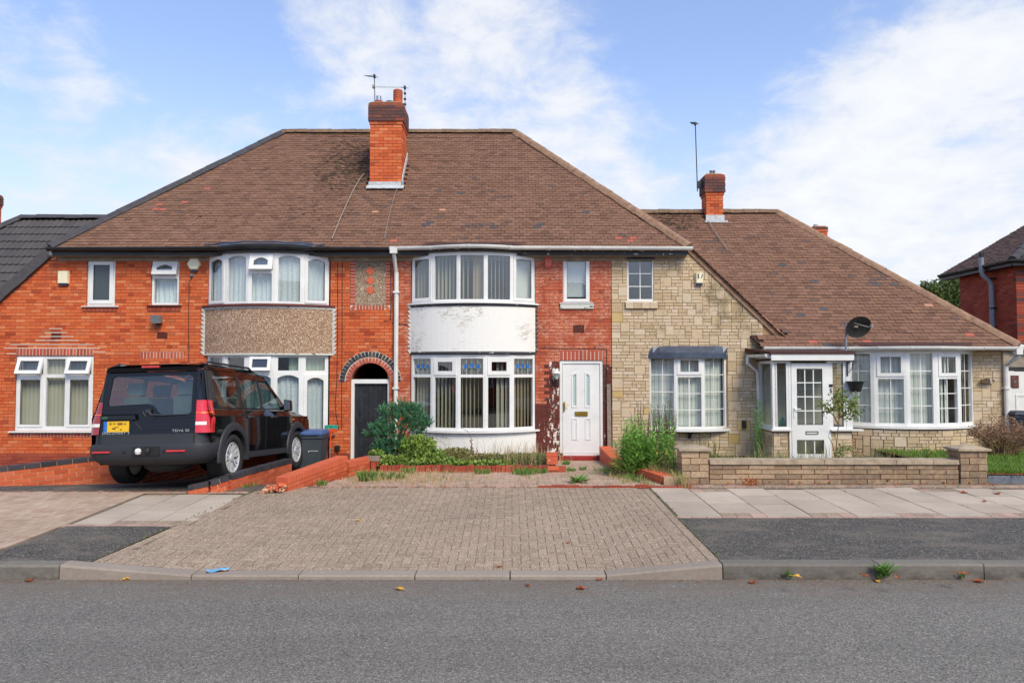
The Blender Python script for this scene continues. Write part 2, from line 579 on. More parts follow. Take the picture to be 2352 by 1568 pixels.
gr = nt.math('MULTIPLY', nt.step(wx[0], 3.2, 6.2), nt.step(nt.noise(nt.p, 9.0, 5.0, 0.65), 0.34, 0.62))
nt.set(b.inputs['Base Color'], nt.mix(nt.math('MULTIPLY', gr, 0.55), nt.col, C(104, 96, 84)))
plain('coping_stone', C(164, 148, 128), 0.95, 0.3, 6.0, 0, 0.2, 0.6, 40.0)
# ground
m, nt, b = newmat('asphalt')
p = nt.pos()
v1 = nt.voro(p, 95.0, 'F1', 'Color')
v1 = nt.sep(v1)[0]
v2 = nt.voro(p, 70.0, 'F1', 'Distance')
nb = nt.noise(p, 0.7, 4.0, 0.6)
nf = nt.noise(p, 60.0, 4.0, 0.7)
c = nt.ramp(v1, [(0.0, C(78, 75, 70)), (0.25, C(107, 103, 97)), (0.6, C(121, 116, 109)), (0.88, C(134, 129, 121)), (1.0, C(164, 158, 148))])
hole = nt.step(nt.noise(p, 42.0, 3.0, 0.65), 0.60, 0.67)
c = nt.mix(nt.math('MULTIPLY', hole, 0.6), c, C(50, 49, 48))
c = nt.mix(0.22, c, nt.ramp(nb, [(0.3, 0.35), (0.7, 0.65)]), 'OVERLAY')
lane = nt.noise(nt.scalev(p, (0.10, 1.5, 1.0)), 1.0, 4.0, 0.6)
c = nt.mix(0.5, c, nt.ramp(lane, [(0.35, 0.72), (0.65, 1.0)]), 'MULTIPLY')
gut = nt.step(nt.sep(p)[1], 6.7, 7.55)
gut = nt.math('MULTIPLY', gut, nt.step(nt.noise(nt.scalev(p, (0.7, 3.0, 1.0)), 2.0, 5.0, 0.65), 0.30, 0.62))
c = nt.mix(nt.math('MULTIPLY', gut, 0.7), c, C(112, 98, 85))
nt.set(b.inputs['Base Color'], c)
b.inputs['Roughness'].default_value = 0.8
nt.set(b.inputs['Normal'], nt.bump(nt.math('SUBTRACT', nf, nt.math('MULTIPLY', hole, 0.6)), 0.6, 0.008))
m, nt, b = newmat('verge_tarmac')
p = nt.pos()
v1 = nt.sep(nt.voro(p, 85.0, 'F1', 'Color'))[0]
c = nt.ramp(v1, [(0.0, C(44, 42, 40)), (0.4, C(68, 65, 61)), (0.75, C(86, 82, 76)), (0.92, C(106, 100, 92)), (1.0, C(156, 148, 138))])
nb = nt.noise(nt.scalev(p, (1.0, 1.6, 1.0)), 1.5, 5.0, 0.62)
c = nt.mix(nt.math('MULTIPLY', nt.step(nb, 0.44, 0.68), 0.6), c, C(116, 106, 95))
fl = nt.step(nt.noise(nt.scalev(p, (14.0, 26.0, 1.0)), 1.0, 2.0, 0.6), 0.715, 0.735)
c = nt.mix(nt.math('MULTIPLY', fl, 0.75), c, C(190, 186, 180))
nt.set(b.inputs['Base Color'], c)
b.inputs['Roughness'].default_value = 0.85
nt.set(b.inputs['Normal'], nt.bump(nt.noise(p, 110.0, 3.0, 0.7), 0.5, 0.006))
m, nt, b = pieces_mat('paver', [(0.0, C(163, 142, 122)), (0.3, C(169, 148, 127)), (0.6, C(158, 137, 118)), (0.85, C(175, 154, 132)), (1.0, C(152, 132, 113))], 0.9, 70, 0.25, 0.5, 0.8, 0.3, 0.2)
sp = nt.sep(nt.voro(nt.p, 130.0, 'F1', 'Color'))[0]
c = nt.mix(nt.math('MULTIPLY', nt.step(sp, 0.90, 0.97), 0.75), nt.col, C(226, 220, 212))
c = nt.mix(nt.math('MULTIPLY', nt.step(sp, 0.16, 0.05), 0.6), c, C(92, 82, 76))
nt.set(b.inputs['Base Color'], c)
pieces_mat('garden_paver', [(0.0, C(186, 158, 140)), (0.4, C(196, 170, 152)), (0.7, C(176, 148, 130)), (1.0, C(200, 176, 158))], 0.9, 60, 0.3, 0.5, 0.9, 0.4, 0.2)
pieces_mat('far_paver', [(0.0, C(186, 160, 140)), (0.4, C(196, 172, 152)), (0.7, C(176, 150, 130)), (1.0, C(200, 180, 162))], 0.9, 60, 0.3, 0.5, 0.9, 0.3, 0.2)
pieces_mat('flag', [(0.0, C(192, 177, 161)), (0.3, C(198, 183, 167)), (0.6, C(185, 170, 155)), (1.0, C(202, 187, 171))], 0.9, 45, 0.3, 0.3, 1.6, 0.42, 0.2)
pieces_mat('red_paver', [(0.0, C(190, 160, 144)), (0.5, C(178, 146, 132)), (1.0, C(198, 168, 152))], 0.9)
m, nt, b = pieces_mat('kerb_stone', [(0.0, C(123, 117, 111)), (0.5, C(132, 126, 119)), (1.0, C(117, 113, 107))], 0.9, 22, 0.35, 0.8, 1.3, 0.3, 0.2)
kd = nt.step(nt.sep(nt.p)[2], 0.150, 0.02)
kd = nt.math('MULTIPLY', kd, nt.step(nt.noise(nt.scalev(nt.p, (4.0, 4.0, 9.0)), 1.0, 5.0, 0.65), 0.35, 0.62))
nt.set(b.inputs['Base Color'], nt.mix(nt.math('MULTIPLY', kd, 0.75), nt.col, C(78, 71, 66)))
m, nt, b = pieces_mat('pale_kerb', [(0.0, C(156, 143, 133)), (0.5, C(162, 150, 139)), (1.0, C(148, 136, 126))], 0.9, 22, 0.3, 0.6, 1.3, 0.25, 0.2)
plain('grey_kerb', C(106, 112, 122), 0.85, 0.2, 10.0)
plain('joint_dirt', C(112, 98, 84), 0.95, 0.35, 5.0, 0, 0.2, 0.4, 50.0)
plain('joint_dark', C(122, 108, 94), 0.95, 0.35, 6.0, 0, 0.2, 0.4, 50.0)
plain('litter_brown', C(150, 92, 62), 0.9, 0.4, 30.0)
# renders
m, nt, b = newmat('pebbledash')
p = nt.pos()
v = nt.sep(nt.voro(p, 62.0, 'F1', 'Color'))[0]
c = nt.ramp(v, [(0.0, C(118, 90, 70)), (0.35, C(158, 126, 102)), (0.7, C(182, 150, 124)), (0.92, C(206, 180, 156)), (1.0, C(236, 222, 206))])
nb = nt.noise(p, 2.0, 4.0, 0.6)
c = nt.mix(0.3, c, nt.ramp(nb, [(0.3, 0.35), (0.7, 0.68)]), 'OVERLAY')
nt.set(b.inputs['Base Color'], c)
b.inputs['Roughness'].default_value = 0.9
nt.set(b.inputs['Normal'], nt.bump(nt.voro(p, 62.0), 0.8, 0.012))
m, nt, b = newmat('grey_pebbledash')
p = nt.pos()
v = nt.sep(nt.voro(p, 68.0, 'F1', 'Color'))[0]
c = nt.ramp(v, [(0.0, C(100, 80, 64)), (0.4, C(152, 126, 104)), (0.8, C(186, 160, 134)), (1.0, C(220, 206, 190))])
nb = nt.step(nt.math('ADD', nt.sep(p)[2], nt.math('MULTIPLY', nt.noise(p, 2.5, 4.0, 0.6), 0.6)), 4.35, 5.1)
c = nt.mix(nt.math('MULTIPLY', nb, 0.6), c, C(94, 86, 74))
nt.set(b.inputs['Base Color'], c)
b.inputs['Roughness'].default_value = 0.9
nt.set(b.inputs['Normal'], nt.bump(nt.voro(p, 68.0), 0.8, 0.012))
m, nt, b = newmat('white_render')
p = nt.pos()
nf = nt.noise(p, 26.0, 4.0, 0.6)
# dead creeper roots still cling to the paint
sc = nt.math('MAXIMUM', strokes(nt, p, 0.8, 7.0, 0.022), strokes(nt, p, -0.55, 8.5, 0.022))
reg = nt.step(nt.noise(nt.scalev(p, (1.0, 1.0, 0.8)), 1.15, 3.0, 0.55), 0.47, 0.58)
c = nt.mix(nt.math('MULTIPLY', nt.math('MULTIPLY', sc, reg), 0.6), (0.83, 0.82, 0.79), C(150, 138, 124))
nt.set(b.inputs['Base Color'], c)
b.inputs['Roughness'].default_value = 0.7
nt.set(b.inputs['Normal'], nt.bump(nf, 0.5, 0.012))
m, nt, b = newmat('peeling_black')
p = nt.pos()
f = nt.step(nt.noise(nt.scalev(p, (7.0, 7.0, 14.0)), 1.0, 4.0, 0.65), 0.61, 0.65)
nt.set(b.inputs['Base Color'], nt.mix(f, (0.05, 0.05, 0.055), (0.62, 0.62, 0.6)))
b.inputs['Roughness'].default_value = 0.7
m, nt, b = newmat('peeling_white')
f = nt.step(nt.noise(nt.scalev(nt.pos(), (9.0, 9.0, 16.0)), 1.0, 4.0, 0.65), 0.60, 0.64)
nt.set(b.inputs['Base Color'], nt.mix(f, (0.62, 0.63, 0.58), (0.06, 0.06, 0.06)))
b.inputs['Roughness'].default_value = 0.7
# glass and what hangs behind it
def glassmat(name, tint, ior=1.5, rough=0.0, refl=1.0):
    m, nt, b = newmat(name)
    nt.n.remove(b)
    tr = nt.node('ShaderNodeBsdfTransparent')
    gl = nt.node('ShaderNodeBsdfGlossy')
    gl.inputs['Roughness'].default_value = rough
    nt.set(tr.inputs[0], tint)
    ge = nt.node('ShaderNodeNewGeometry')
    dt = nt.node('ShaderNodeVectorMath', operation='DOT_PRODUCT')
    nt.l.new(ge.outputs['Normal'], dt.inputs[0])
    nt.l.new(ge.outputs['Incoming'], dt.inputs[1])
    cs = nt.math('SUBTRACT', 1.0, nt.math('ABSOLUTE', dt.outputs['Value']))
    r0 = ((ior - 1) / (ior + 1)) ** 2 * refl
    mx = nt.node('ShaderNodeMixShader')
    nt.set(mx.inputs[0], nt.math('MULTIPLY_ADD', nt.math('POWER', cs, 5.0), 1.0 - r0, r0, clamp=True))
    nt.l.new(tr.outputs[0], mx.inputs[1])
    nt.l.new(gl.outputs[0], mx.inputs[2])
    nt.l.new(mx.outputs[0], nt.out.inputs[0])
    return m
glassmat('glass', (0.86, 0.90, 0.90), 1.6, 0.0, 2.3)
glassmat('bay_glass', (0.84, 0.87, 0.87), 1.6, 0.0, 3.2)
glassmat('car_glass', (0.40, 0.50, 0.50), 1.6, 0.0, 2.2)
plain('frosted_glass', C(70, 78, 84), 0.25, 0.1, 40.0, 0, 0.6, 0.4, 60.0)
plain('pale_frosted', C(176, 196, 196), 0.2, 0.04, 4.0, 0, 0.6)
def cloth(name, col, wave=0.0, lace=False):
    m, nt, b = newmat(name)
    p = nt.pos()
    c = col
    if lace:
        z = nt.sep(p)
        l = nt.step(nt.noise(p, 38.0, 3.0, 0.7), 0.50, 0.56)
        c = nt.mix(nt.math('MULTIPLY', l, 0.55), col, tuple(min(1, q * 1.5) for q in col))
    nt.set(b.inputs['Base Color'], c)
    b.inputs['Roughness'].default_value = 0.9
    b.inputs['Specular IOR Level'].default_value = 0.1
    return m
cloth('net_curtain', (0.68, 0.77, 0.80), lace=True)
cloth('green_curtain', (0.46, 0.58, 0.47))
cloth('beige_blind', (0.52, 0.50, 0.41))
cloth('tan_blind', (0.40, 0.33, 0.22))
cloth('white_blind', (0.80, 0.82, 0.76))
cloth('sofa', (0.24, 0.17, 0.09))
plain('flower_blue', C(40, 110, 190), 0.3)
plain('leaf_glass_green', C(34, 84, 58), 0.3)
plain('lead_came', C(196, 204, 204), 0.4)
# car
m = plain('car_paint', (0.004, 0.004, 0.005), 0.06, 0.0, 1.0, 0.0, 0.42)
plain('car_trim', C(50, 52, 58), 0.55, 0.08, 20.0, 0, 0.4, 0.1, 300.0)
plain('car_black', (0.012, 0.012, 0.013), 0.5)
plain('tyre', (0.018, 0.018, 0.018), 0.75, 0.2, 14.0)
plain('alloy', (0.66, 0.67, 0.69), 0.3, 0.05, 4.0, 0.25)
plain('seat_cloth', (0.42, 0.42, 0.36), 0.8)
plain('number_plate', C(232, 186, 34), 0.4, 0.03)
plain('plate_blue', C(36, 110, 200), 0.4, 0.03)
plain('plate_mark', C(124, 92, 30), 0.6, 0.2, 20.0)
plain('lens_red', C(204, 16, 26), 0.12, 0.25, 9.0, 0, 0.7, 0, 1, 0.6)
plain('lens_dark_red', C(150, 10, 20), 0.12, 0.15, 9.0, 0, 0.7, 0, 1, 0.6)
plain('lens_white', C(228, 226, 224), 0.15, 0.05)
plain('badge_green', C(40, 90, 60), 0.3)
# bin, broom
plain('bin_grey', C(62, 70, 78), 0.55, 0.1)
plain('bin_blue', C(66, 92, 142), 0.45, 0.15)
plain('bin_dark', C(40, 46, 62), 0.5, 0.15)
plain('broom_orange', C(226, 84, 40), 0.45)
plain('broom_teal', C(62, 178, 152), 0.6)
plain('bag_green', C(40, 160, 130), 0.5)
plain('wrapper_blue', C(112, 172, 212), 0.3)
plain('wrapper_orange', C(236, 150, 50), 0.3)
def leafmat(name, stops, rough=0.6):
    m, nt, b = newmat(name)
    c = nt.ramp(nt.tone(), stops)
    nt.set(b.inputs['Base Color'], c)
    b.inputs['Roughness'].default_value = rough
    b.inputs['Specular IOR Level'].default_value = 0.3
    tl = nt.node('ShaderNodeBsdfTranslucent')
    nt.set(tl.inputs[0], c)
    mx = nt.node('ShaderNodeMixShader')
    mx.inputs[0].default_value = 0.3
    nt.l.new(b.outputs[0], mx.inputs[1])
    nt.l.new(tl.outputs[0], mx.inputs[2])
    nt.l.new(mx.outputs[0], nt.out.inputs[0])
    return m
leafmat('conifer_leaf', [(0.0, C(88, 142, 108)), (0.4, C(104, 160, 118)), (0.7, C(72, 122, 90)), (1.0, C(128, 178, 130))])
leafmat('ivy_leaf', [(0.0, C(120, 150, 62)), (0.35, C(160, 184, 88)), (0.7, C(84, 122, 58)), (1.0, C(186, 200, 116))])
leafmat('variegated_leaf', [(0.0, C(128, 128, 74)), (0.35, C(164, 158, 102)), (0.7, C(100, 104, 58)), (1.0, C(190, 180, 128))])
leafmat('weed_leaf', [(0.0, C(124, 174, 76)), (0.4, C(148, 200, 92)), (0.7, C(100, 150, 70)), (1.0, C(166, 210, 112))])
leafmat('privet_leaf', [(0.0, C(92, 122, 74)), (0.5, C(114, 142, 88)), (1.0, C(76, 104, 64))])
leafmat('rose_leaf', [(0.0, C(112, 134, 60)), (0.4, C(132, 154, 74)), (0.75, C(88, 110, 52)), (1.0, C(166, 148, 84))])
leafmat('tree_leaf', [(0.0, C(92, 110, 58)), (0.4, C(110, 130, 66)), (0.7, C(74, 94, 54)), (1.0, C(136, 146, 72))])
leafmat('lawn_blade', [(0.0, C(104, 142, 56)), (0.4, C(126, 164, 68)), (0.7, C(86, 122, 50)), (1.0, C(150, 168, 84))])
leafmat('weed_blade', [(0.0, C(96, 142, 62)), (0.4, C(116, 160, 78)), (0.7, C(82, 122, 58)), (1.0, C(146, 172, 100))])
leafmat('straw', [(0.0, C(206, 180, 130)), (0.4, C(188, 158, 110)), (0.7, C(220, 198, 152)), (1.0, C(164, 138, 92))])
leafmat('dead_flower', [(0.0, C(150, 118, 96)), (0.4, C(174, 138, 112)), (0.7, C(122, 96, 80)), (1.0, C(196, 160, 128))])
leafmat('autumn_leaf', [(0.0, C(190, 104, 58)), (0.35, C(160, 84, 52)), (0.7, C(210, 136, 74)), (1.0, C(132, 74, 50))])
leafmat('yellow_leaf', [(0.0, C(232, 176, 72)), (1.0, C(238, 190, 92))])
leafmat('yellow_flower', [(0.0, C(232, 200, 50)), (1.0, C(222, 180, 40))])
# ------------------------------------------------------------------ ground, road, pavement
KY, KW = 7.70, 0.18            # kerb line and kerb width
VY = 9.98                      # back edge of the verge
BY = 12.05                     # back edge of the pavement
XR = 2.19                      # right edge of the dropped crossing
def XL(Y):
    return -4.44 + (Y - 7.9) * 0.10
def lerp(a, b, t):
    t = min(1, max(0, t))
    return a + (b - a) * t
def hk(X):
    """height of the kerb top: dropped in front of the drive"""
    if X > 0.9:
        return lerp(0.045, 0.155, (X - 0.97) / 1.2)
    return lerp(0.045, 0.150, (-3.3 - X) / 1.3)
def zpav(X, Y):
    if Y < VY:
        return lerp(hk(X), 0.20, (Y - KY - KW) / (VY - KY - KW))
    return 0.20 + 0.07 * min(1.0, (Y - VY) / 2.2)
def zdrive(X, Y):
    """the left-hand drive falls towards the house"""
    if Y < 12.0:
        return lerp(zpav(X, Y) - 0.008, 0.275, (Y - 11.68) / 0.3)
    return max(-0.10, 0.275 - 0.105 * (Y - 12.0))
def zgard(X, Y):
    return lerp(0.27, 0.15, (Y - BY - .5) / 4.0)
def grid_sheet(mb, x0, x1, y0, y1, zf, nx, ny, off=0.0, xl=None):
    for i in range(nx):
        for j in range(ny):
            ya, yb = y0 + (y1 - y0) * j / ny, y0 + (y1 - y0) * (j + 1) / ny
            q = []
            for (a, yy) in ((i, ya), (i + 1, ya), (i + 1, yb), (i, yb)):
                xs = xl(yy) if xl else x0
                xx = xs + (x1 - xs) * a / nx
                q.append((xx, yy, zf(xx, yy) + off))
            mb.poly(q)
mb = MB()
mb.poly([(-400, -400, -0.35), (400, -400, -0.35), (400, 600, -0.35), (-400, 600, -0.35)])
struct(mb, 'ground', 'grass_soil')
mb = MB()
mb.poly([(-60, -1.5, 0), (60, -1.5, 0), (60, KY, 0), (-60, KY, 0)])
struct(mb, 'road', 'asphalt')
# verge tarmac: right of the crossing, and a patch to its left
mb = MB()
grid_sheet(mb, XR, 40, KY + KW, VY - 0.10, zpav, 12, 4)
struct(mb, 'verge', 'verge_tarmac')
mb = MB()
grid_sheet(mb, -5.62, -4.4, KY + KW, VY - 0.56, zpav, 4, 6)
mb.v = [(x if x < -4.6 else XL(y), y, z) for x, y, z in mb.v]
struct(mb, 'verge_patch', 'verge_tarmac')
# bed under the paving
mb = MB()
grid_sheet(mb, -4.5, XR, KY + KW, BY + 0.1, zpav, 40, 12, -0.007, XL)
struct(mb, 'crossing_bed', 'joint_dark')
mb = MB()
grid_sheet(mb, XR, 40, VY - 0.11, 12.55, zpav, 10, 4, -0.012)
grid_sheet(mb, -40, -4.0, VY - 0.57, 11.75, zpav, 10, 4, -0.012)
grid_sheet(mb, -40, -5.62, KY + KW, VY - 0.57, zpav, 10, 4, -0.012)
struct(mb, 'footway_bed', 'joint_dirt')
def grade(zf, x, y):
    e = 0.05
    gx = (zf(x + e, y) - zf(x - e, y)) / (2 * e)
    gy = (zf(x, y + e) - zf(x, y - e)) / (2 * e)
    return (math.atan(gy), -math.atan(gx), 0)
def herring(x0, x1, y0, y1, zf, mat, inside, cell=0.1, jit=0.0015, thick=0.05, joint=0.007, rot90=False):
    out = []
    n, mm = int((x1 - x0) / cell) + 3, int((y1 - y0) / cell) + 3
    for i in range(-1, n):
        for j in range(-1, mm):
            k = (i - j) % 4
            if k == 0:
                w, d = 2 * cell, cell
            elif k == 3:
                w, d = cell, 2 * cell
            else:
                continue
            cx, cy = x0 + i * cell + w / 2, y0 + j * cell + d / 2
            if not inside(cx, cy):
                for q in ((0, 0), (1, 0) if k == 0 else (0, 1)):      # cut blocks fill the edges
                    hx, hy = x0 + (i + q[0] + .5) * cell, y0 + (j + q[1] + .5) * cell
                    if inside(hx, hy):
                        out.append(dict(c=(hx, hy, zf(hx, hy) - thick / 2), s=(cell - joint, cell - joint, thick), mat=mat, rot=grade(zf, hx, hy)))
                continue
            rx, ry, _ = grade(zf, cx, cy)
            out.append(dict(c=(cx, cy, zf(cx, cy) - thick / 2 + random.uniform(-jit, jit)), s=(w - joint, d - joint, thick), mat=mat,
                            rot=(rx + random.uniform(-.008, .008), ry + random.uniform(-.008, .008), random.uniform(-.012, .012))))
    return out
near = lambda it: (Vector(it['c']) - EYE).length
# the dropped crossing in front of the middle house
cross = bpy.data.objects.new('crossing', None)
COL.objects.link(cross)
cross['kind'] = 'structure'
its = herring(-4.5, XR, KY + KW + 0.01, BY, zpav, 'paver', lambda x, y: XL(y) + 0.14 < x < XR - 0.22 and KY + KW + 0.02 < y < BY - 0.02)
y = KY + KW + 0.01
while y < BY - 0.2:       # edging courses
    for xx in (XR - 0.06, XR - 0.17):
        rx, ry, _ = grade(zpav, xx - 0.1, y + 0.1)
        its.append(dict(c=(xx, y + 0.1, zpav(xx, y + 0.1) - 0.025), s=(0.1, 0.192, 0.05), mat='paver', rot=(rx, ry, 0)))
    xx = XL(y + 0.1) + 0.07
    rx, ry, _ = grade(zpav, xx, y + 0.1)
    its.append(dict(c=(xx, y + 0.1, zpav(xx, y + 0.1) - 0.025), s=(0.1, 0.192, 0.05), mat='paver', rot=(rx, ry, -0.1)))
    y += 0.2
lay(cross, 'paving_block', 'paving_blocks', its, 300, near)
foot = bpy.data.objects.new('footway', None)
COL.objects.link(foot)
foot['kind'] = 'structure'
its = herring(-9.6, -5.66, 8.3, 11.6, zpav, 'far_paver', lambda x, y: -9.5 < x < -5.70 and y < 11.62)
rnd = random.Random(5)
# paving flags with broken joints, columns running back from the verge
flags, small = [], []
def column(x0, w, ya, yb, pattern, mat='flag'):
    y = ya
    for ln in pattern:
        if y >= yb - 0.05:
            break
        ln = min(ln, yb - y)
        if ln < 0.22:
            for q in range(max(1, round(w / 0.2))):
                bw = w / max(1, round(w / 0.2))
                cx, cy = x0 + (q + .5) * bw, y + ln / 2
                small.append(dict(c=(cx, cy, zpav(cx, cy) - .025), s=(bw - .008, ln - .008, .05), mat='red_paver' if rnd.random() < .3 else 'paver', rot=grade(zpav, cx, cy)))
        else:
            cx, cy = x0 + w / 2, y + ln / 2
            rx, ry, _ = grade(zpav, cx, cy)
            flags.append(dict(c=(cx, cy, zpav(cx, cy) - .028 + rnd.uniform(-.003, .003)), s=(w - .016, ln - .016, .056), mat=mat,
                              rot=(rx + rnd.uniform(-.004, .004), ry + rnd.uniform(-.005, .005), 0)))
        y += ln
x = XR + 0.03
k = 0
while x < 11.5:
    pat = ((.9, .75, .45), (.2, .6, .9, .2), (.75, .6, .6), (.2, .9, .75), (.6, .9, .4), (.2, .75, .6, .4))[k % 6]
    column(x, 0.6, VY, 12.0, pat)
    x += 0.6
    k += 1
for i in range(3):
    column(-5.64 + i * 0.50 + 0.02, 0.5, VY - 0.45, 11.45, ((.6, .6, .6, .2), (.2, .6, .6, .6), (.2, .5, .6, .6))[i])
for i in range(70):       # red edging bricks along the verge
    xx = XR + 0.1 + i * 0.2
    if xx < 11.5:
        small.append(dict(c=(xx, VY - .05, zpav(xx, VY) - .024), s=(.192, .09, .05), mat='red_paver'))
    xx = -5.6 + i * 0.2
    if xx < -4.25:
        small.append(dict(c=(xx, VY - .50, zpav(xx, VY - .5) - .024), s=(.192, .09, .05), mat='red_paver'))
for i in range(46):       # the back edge, against the front wall
    xx = XR + 0.12 + i * 0.2
    for jj in range(2):
        small.append(dict(c=(xx + .1 * jj, 12.09 + jj * .11, zpav(xx, 12.1) - .024), s=(.19, .10, .05), mat='red_paver' if rnd.random() < .4 else 'paver', rot=(0, 0, rnd.uniform(-.02, .02))))
for i in range(24):
    xx = -9.5 + i * 0.24
    if xx < -4.0:
        small.append(dict(c=(xx, 11.62, zpav(xx, 11.6) - .022), s=(.225, .10, .05), mat='red_paver'))
lay(foot, 'paving_flag', 'flags', flags, 300)
lay(foot, 'paving_block', 'paving_blocks', its + small, 300, near)
# kerb stones
kerb = bpy.data.objects.new('kerb', None)
COL.objects.link(kerb)
kerb['kind'] = 'structure'
xs = [-9.0, -8.05, -7.1, -6.2, -5.3, -4.66, -3.3, -2.2, -1.0, -0.02, 0.97, 2.17, 3.78, 4.86, 5.75, 6.65, 7.55, 8.45, 9.4, 10.3, 11.2]
for a, b_ in zip(xs[:-1], xs[1:]):
    mb = MB()
    dzz = random.uniform(-.006, .006) if (a > 2 or a < -4.7) else 0
    pr = []
    for xx in (a + .006, b_ - .006):
        h = hk(xx) + dzz
        ch = min(.022, h * .35)
        jy = random.uniform(-.006, .006) if a > 2 else 0
        pr.append([(xx, KY + jy, -.05), (xx, KY + jy + .004, h - ch), (xx, KY + jy + ch, h), (xx, KY + KW, h + .002), (xx, KY + KW, -.05)])
    i = mb.add(pr[0] + pr[1])
    t = random.random()
    for k in range(5):
        k2 = (k + 1) % 5
        mb.face((i + k2, i + k, i + 5 + k, i + 5 + k2), 0, t)
    mb.face([i + k for k in range(5)], 0, t)
    mb.face([i + 9 - k for k in range(5)], 0, t)
    mid = (a + b_) / 2
    mb.build('kerb_stone', 'kerb_stone' if (mid > 2.1 or mid < -4.6) else 'pale_kerb', kerb)
# drives and front gardens
mb = MB()
grid_sheet(mb, -12.5, -3.55, 11.55, 16.9, zdrive, 12, 14)
struct(mb, 'driveway', 'verge_tarmac')
mb = MB()
grid_sheet(mb, -3.5, 2.6, BY - 0.12, 16.62, zgard, 8, 6, -0.012)
struct(mb, 'garden_bed', 'joint_dirt')
gard = bpy.data.objects.new('garden_paving', None)
COL.objects.link(gard)
gard['kind'] = 'structure'
its = []
row = 0
yy = BY + 0.02
while yy < 16.4:
    xx = -3.45 + (0.1 if row % 2 else 0)
    while xx < 2.4:
        wl = -3.5 + (yy - 11.7) * 0.33
        ok = xx > wl + 0.15 and xx < (2.45 - (yy - 12.3) * 0.26)
        if yy > 14.12:
            ok = 0.92 < xx < 1.86
        if ok:
            its.append(dict(c=(xx, yy + .05, zgard(xx, yy) - .025 + random.uniform(-.004, .004)), s=(.19, .092, .05), mat='garden_paver',
                            rot=(random.uniform(-.015, .015), random.uniform(-.015, .015), random.uniform(-.02, .02))))
        xx += 0.2
    yy += 0.1
    row += 1
lay(gard, 'paving_block', 'paving_blocks', its, 300, near)
# red edging bricks where the garden meets the crossing
edge_its = []
for i in range(28):
    xx = -3.3 + i * 0.225
    if xx < 0.6 and (i * 7) % 5 < 3:
        continue
    edge_its.append(dict(c=(xx, BY - .03, .245 + random.uniform(-.015, .012)), s=(.215, .065, .10), mat='red_paver' if xx < .4 else 'edging_brick', rot=(random.uniform(-.06, .06), 0, random.uniform(-.03, .03))))
lay(gard, 'edging_brick', 'edging', edge_its, 300)
# soil and lawn on the right, soil of the plots in front of the stone house
mb = MB()
mb.poly([(2.3, 12.5, .262), (7.95, 12.5, .262), (7.95, 16.7, .25), (1.9, 16.7, .25)])
struct(mb, 'front_plot', 'soil')
mb = MB()
mb.poly([(7.95, 12.5, .40), (40, 12.5, .40), (40, 20.5, .40), (7.95, 20.5, .40)])
struct(mb, 'lawn_soil', 'grass_soil')
mb = MB()
mb.poly([(-2.75, 14.2, .31), (0.85, 14.2, .31), (0.85, 16.7, .31), (-2.75, 16.7, .31)])
struct(mb, 'planting_bed', 'soil')
# ------------------------------------------------------------------ low garden walls
def garden_wall(parent, A, B, zt0, zt1, zb, th, mat, cop=None, cop_h=.075, cop_len=.11, over=.01, course=.075, blen=.225, core='mortar_white', seed=1, half=False):
    """courses run parallel to the (sloping) top; returns the pieces"""
    rn = random.Random(seed)
    A, B = Vector((A[0], A[1], 0)), Vector((B[0], B[1], 0))
    L = (B - A).length
    d = (B - A) / L
    yaw = math.atan2(d.y, d.x)
    sl = (zt1 - zt0) / L
    pit = -math.atan(sl)
    ztop = lambda s: zt0 + sl * s
    out, cops = [], []
    if cop:
        n = max(1, round(L / cop_len))
        st = L / n
        for i in range(n):
            s = (i + .5) * st
            p = A + d * s
            cops.append(dict(c=(p.x, p.y, ztop(s) - cop_h / 2 + rn.uniform(-.002, .002)), s=(st - .008, th + 2 * over, cop_h - .004), mat=cop,
                             rot=(rn.uniform(-.006, .006), pit + rn.uniform(-.006, .006), yaw)))
    z0 = cop_h if cop else 0.0
    r = 0
    while True:
        zc = z0 + (r + .5) * course
        if zc - course > max(zt0, zt1) - zb:
            break
        off = (0 if r % 2 else blen / 2)
        s = -off
        while s < L:
            a, b_ = max(s, 0), min(s + blen, L)
            if b_ - a > .04:
                m_ = (a + b_) / 2
                p = A + d * m_
                if ztop(m_) - zc > zb - course:
                    out.append(dict(c=(p.x, p.y, ztop(m_) - zc), s=(b_ - a - .011, th + rn.uniform(-.004, .003), course - .011), mat=mat, rot=(0, pit, yaw)))
            s += blen
        r += 1
    mb = MB()
    nrm = Vector((-d.y, d.x, 0)) * (th / 2 - .006)
    q = []
    for s in (0.01, L - 0.01):
        p = A + d * s
        for sg in (-1, 1):
            q.append((p.x + nrm.x * sg, p.y + nrm.y * sg, s))
    z = lambda s: ztop(s) - .012
    mb.hexa([(q[0][0], q[0][1], zb - .1), (q[2][0], q[2][1], zb - .1), (q[3][0], q[3][1], zb - .1), (q[1][0], q[1][1], zb - .1),
             (q[0][0], q[0][1], z(q[0][2])), (q[2][0], q[2][1], z(q[2][2])), (q[3][0], q[3][1], z(q[3][2])), (q[1][0], q[1][1], z(q[1][2]))])
    mb.build('mortar', core, parent)
    return out, cops
wl = thing('garden_wall', 'low red brick wall with a black brick coping, behind the tail of the parked car on the far side', 'wall', (-7.6, 12.8, .1), 'low brick garden walls')
o1, c1 = garden_wall(wl, (-9.6, 11.75), (-6.75, 13.25), .46, .70, .05, .215, 'fence_brick', 'blue_brick', .075, .225, .008, core='mortar_buff', seed=2)
o2, c2 = garden_wall(wl, (-6.72, 13.30), (-6.72, 16.4), .70, .62, -.1, .215, 'fence_brick', 'blue_brick', .075, .225, .008, seed=3)
lay(wl, 'brick', 'bricks', o1 + o2, 300, near)
lay(wl, 'coping_brick', 'coping', c1 + c2, 300, near)
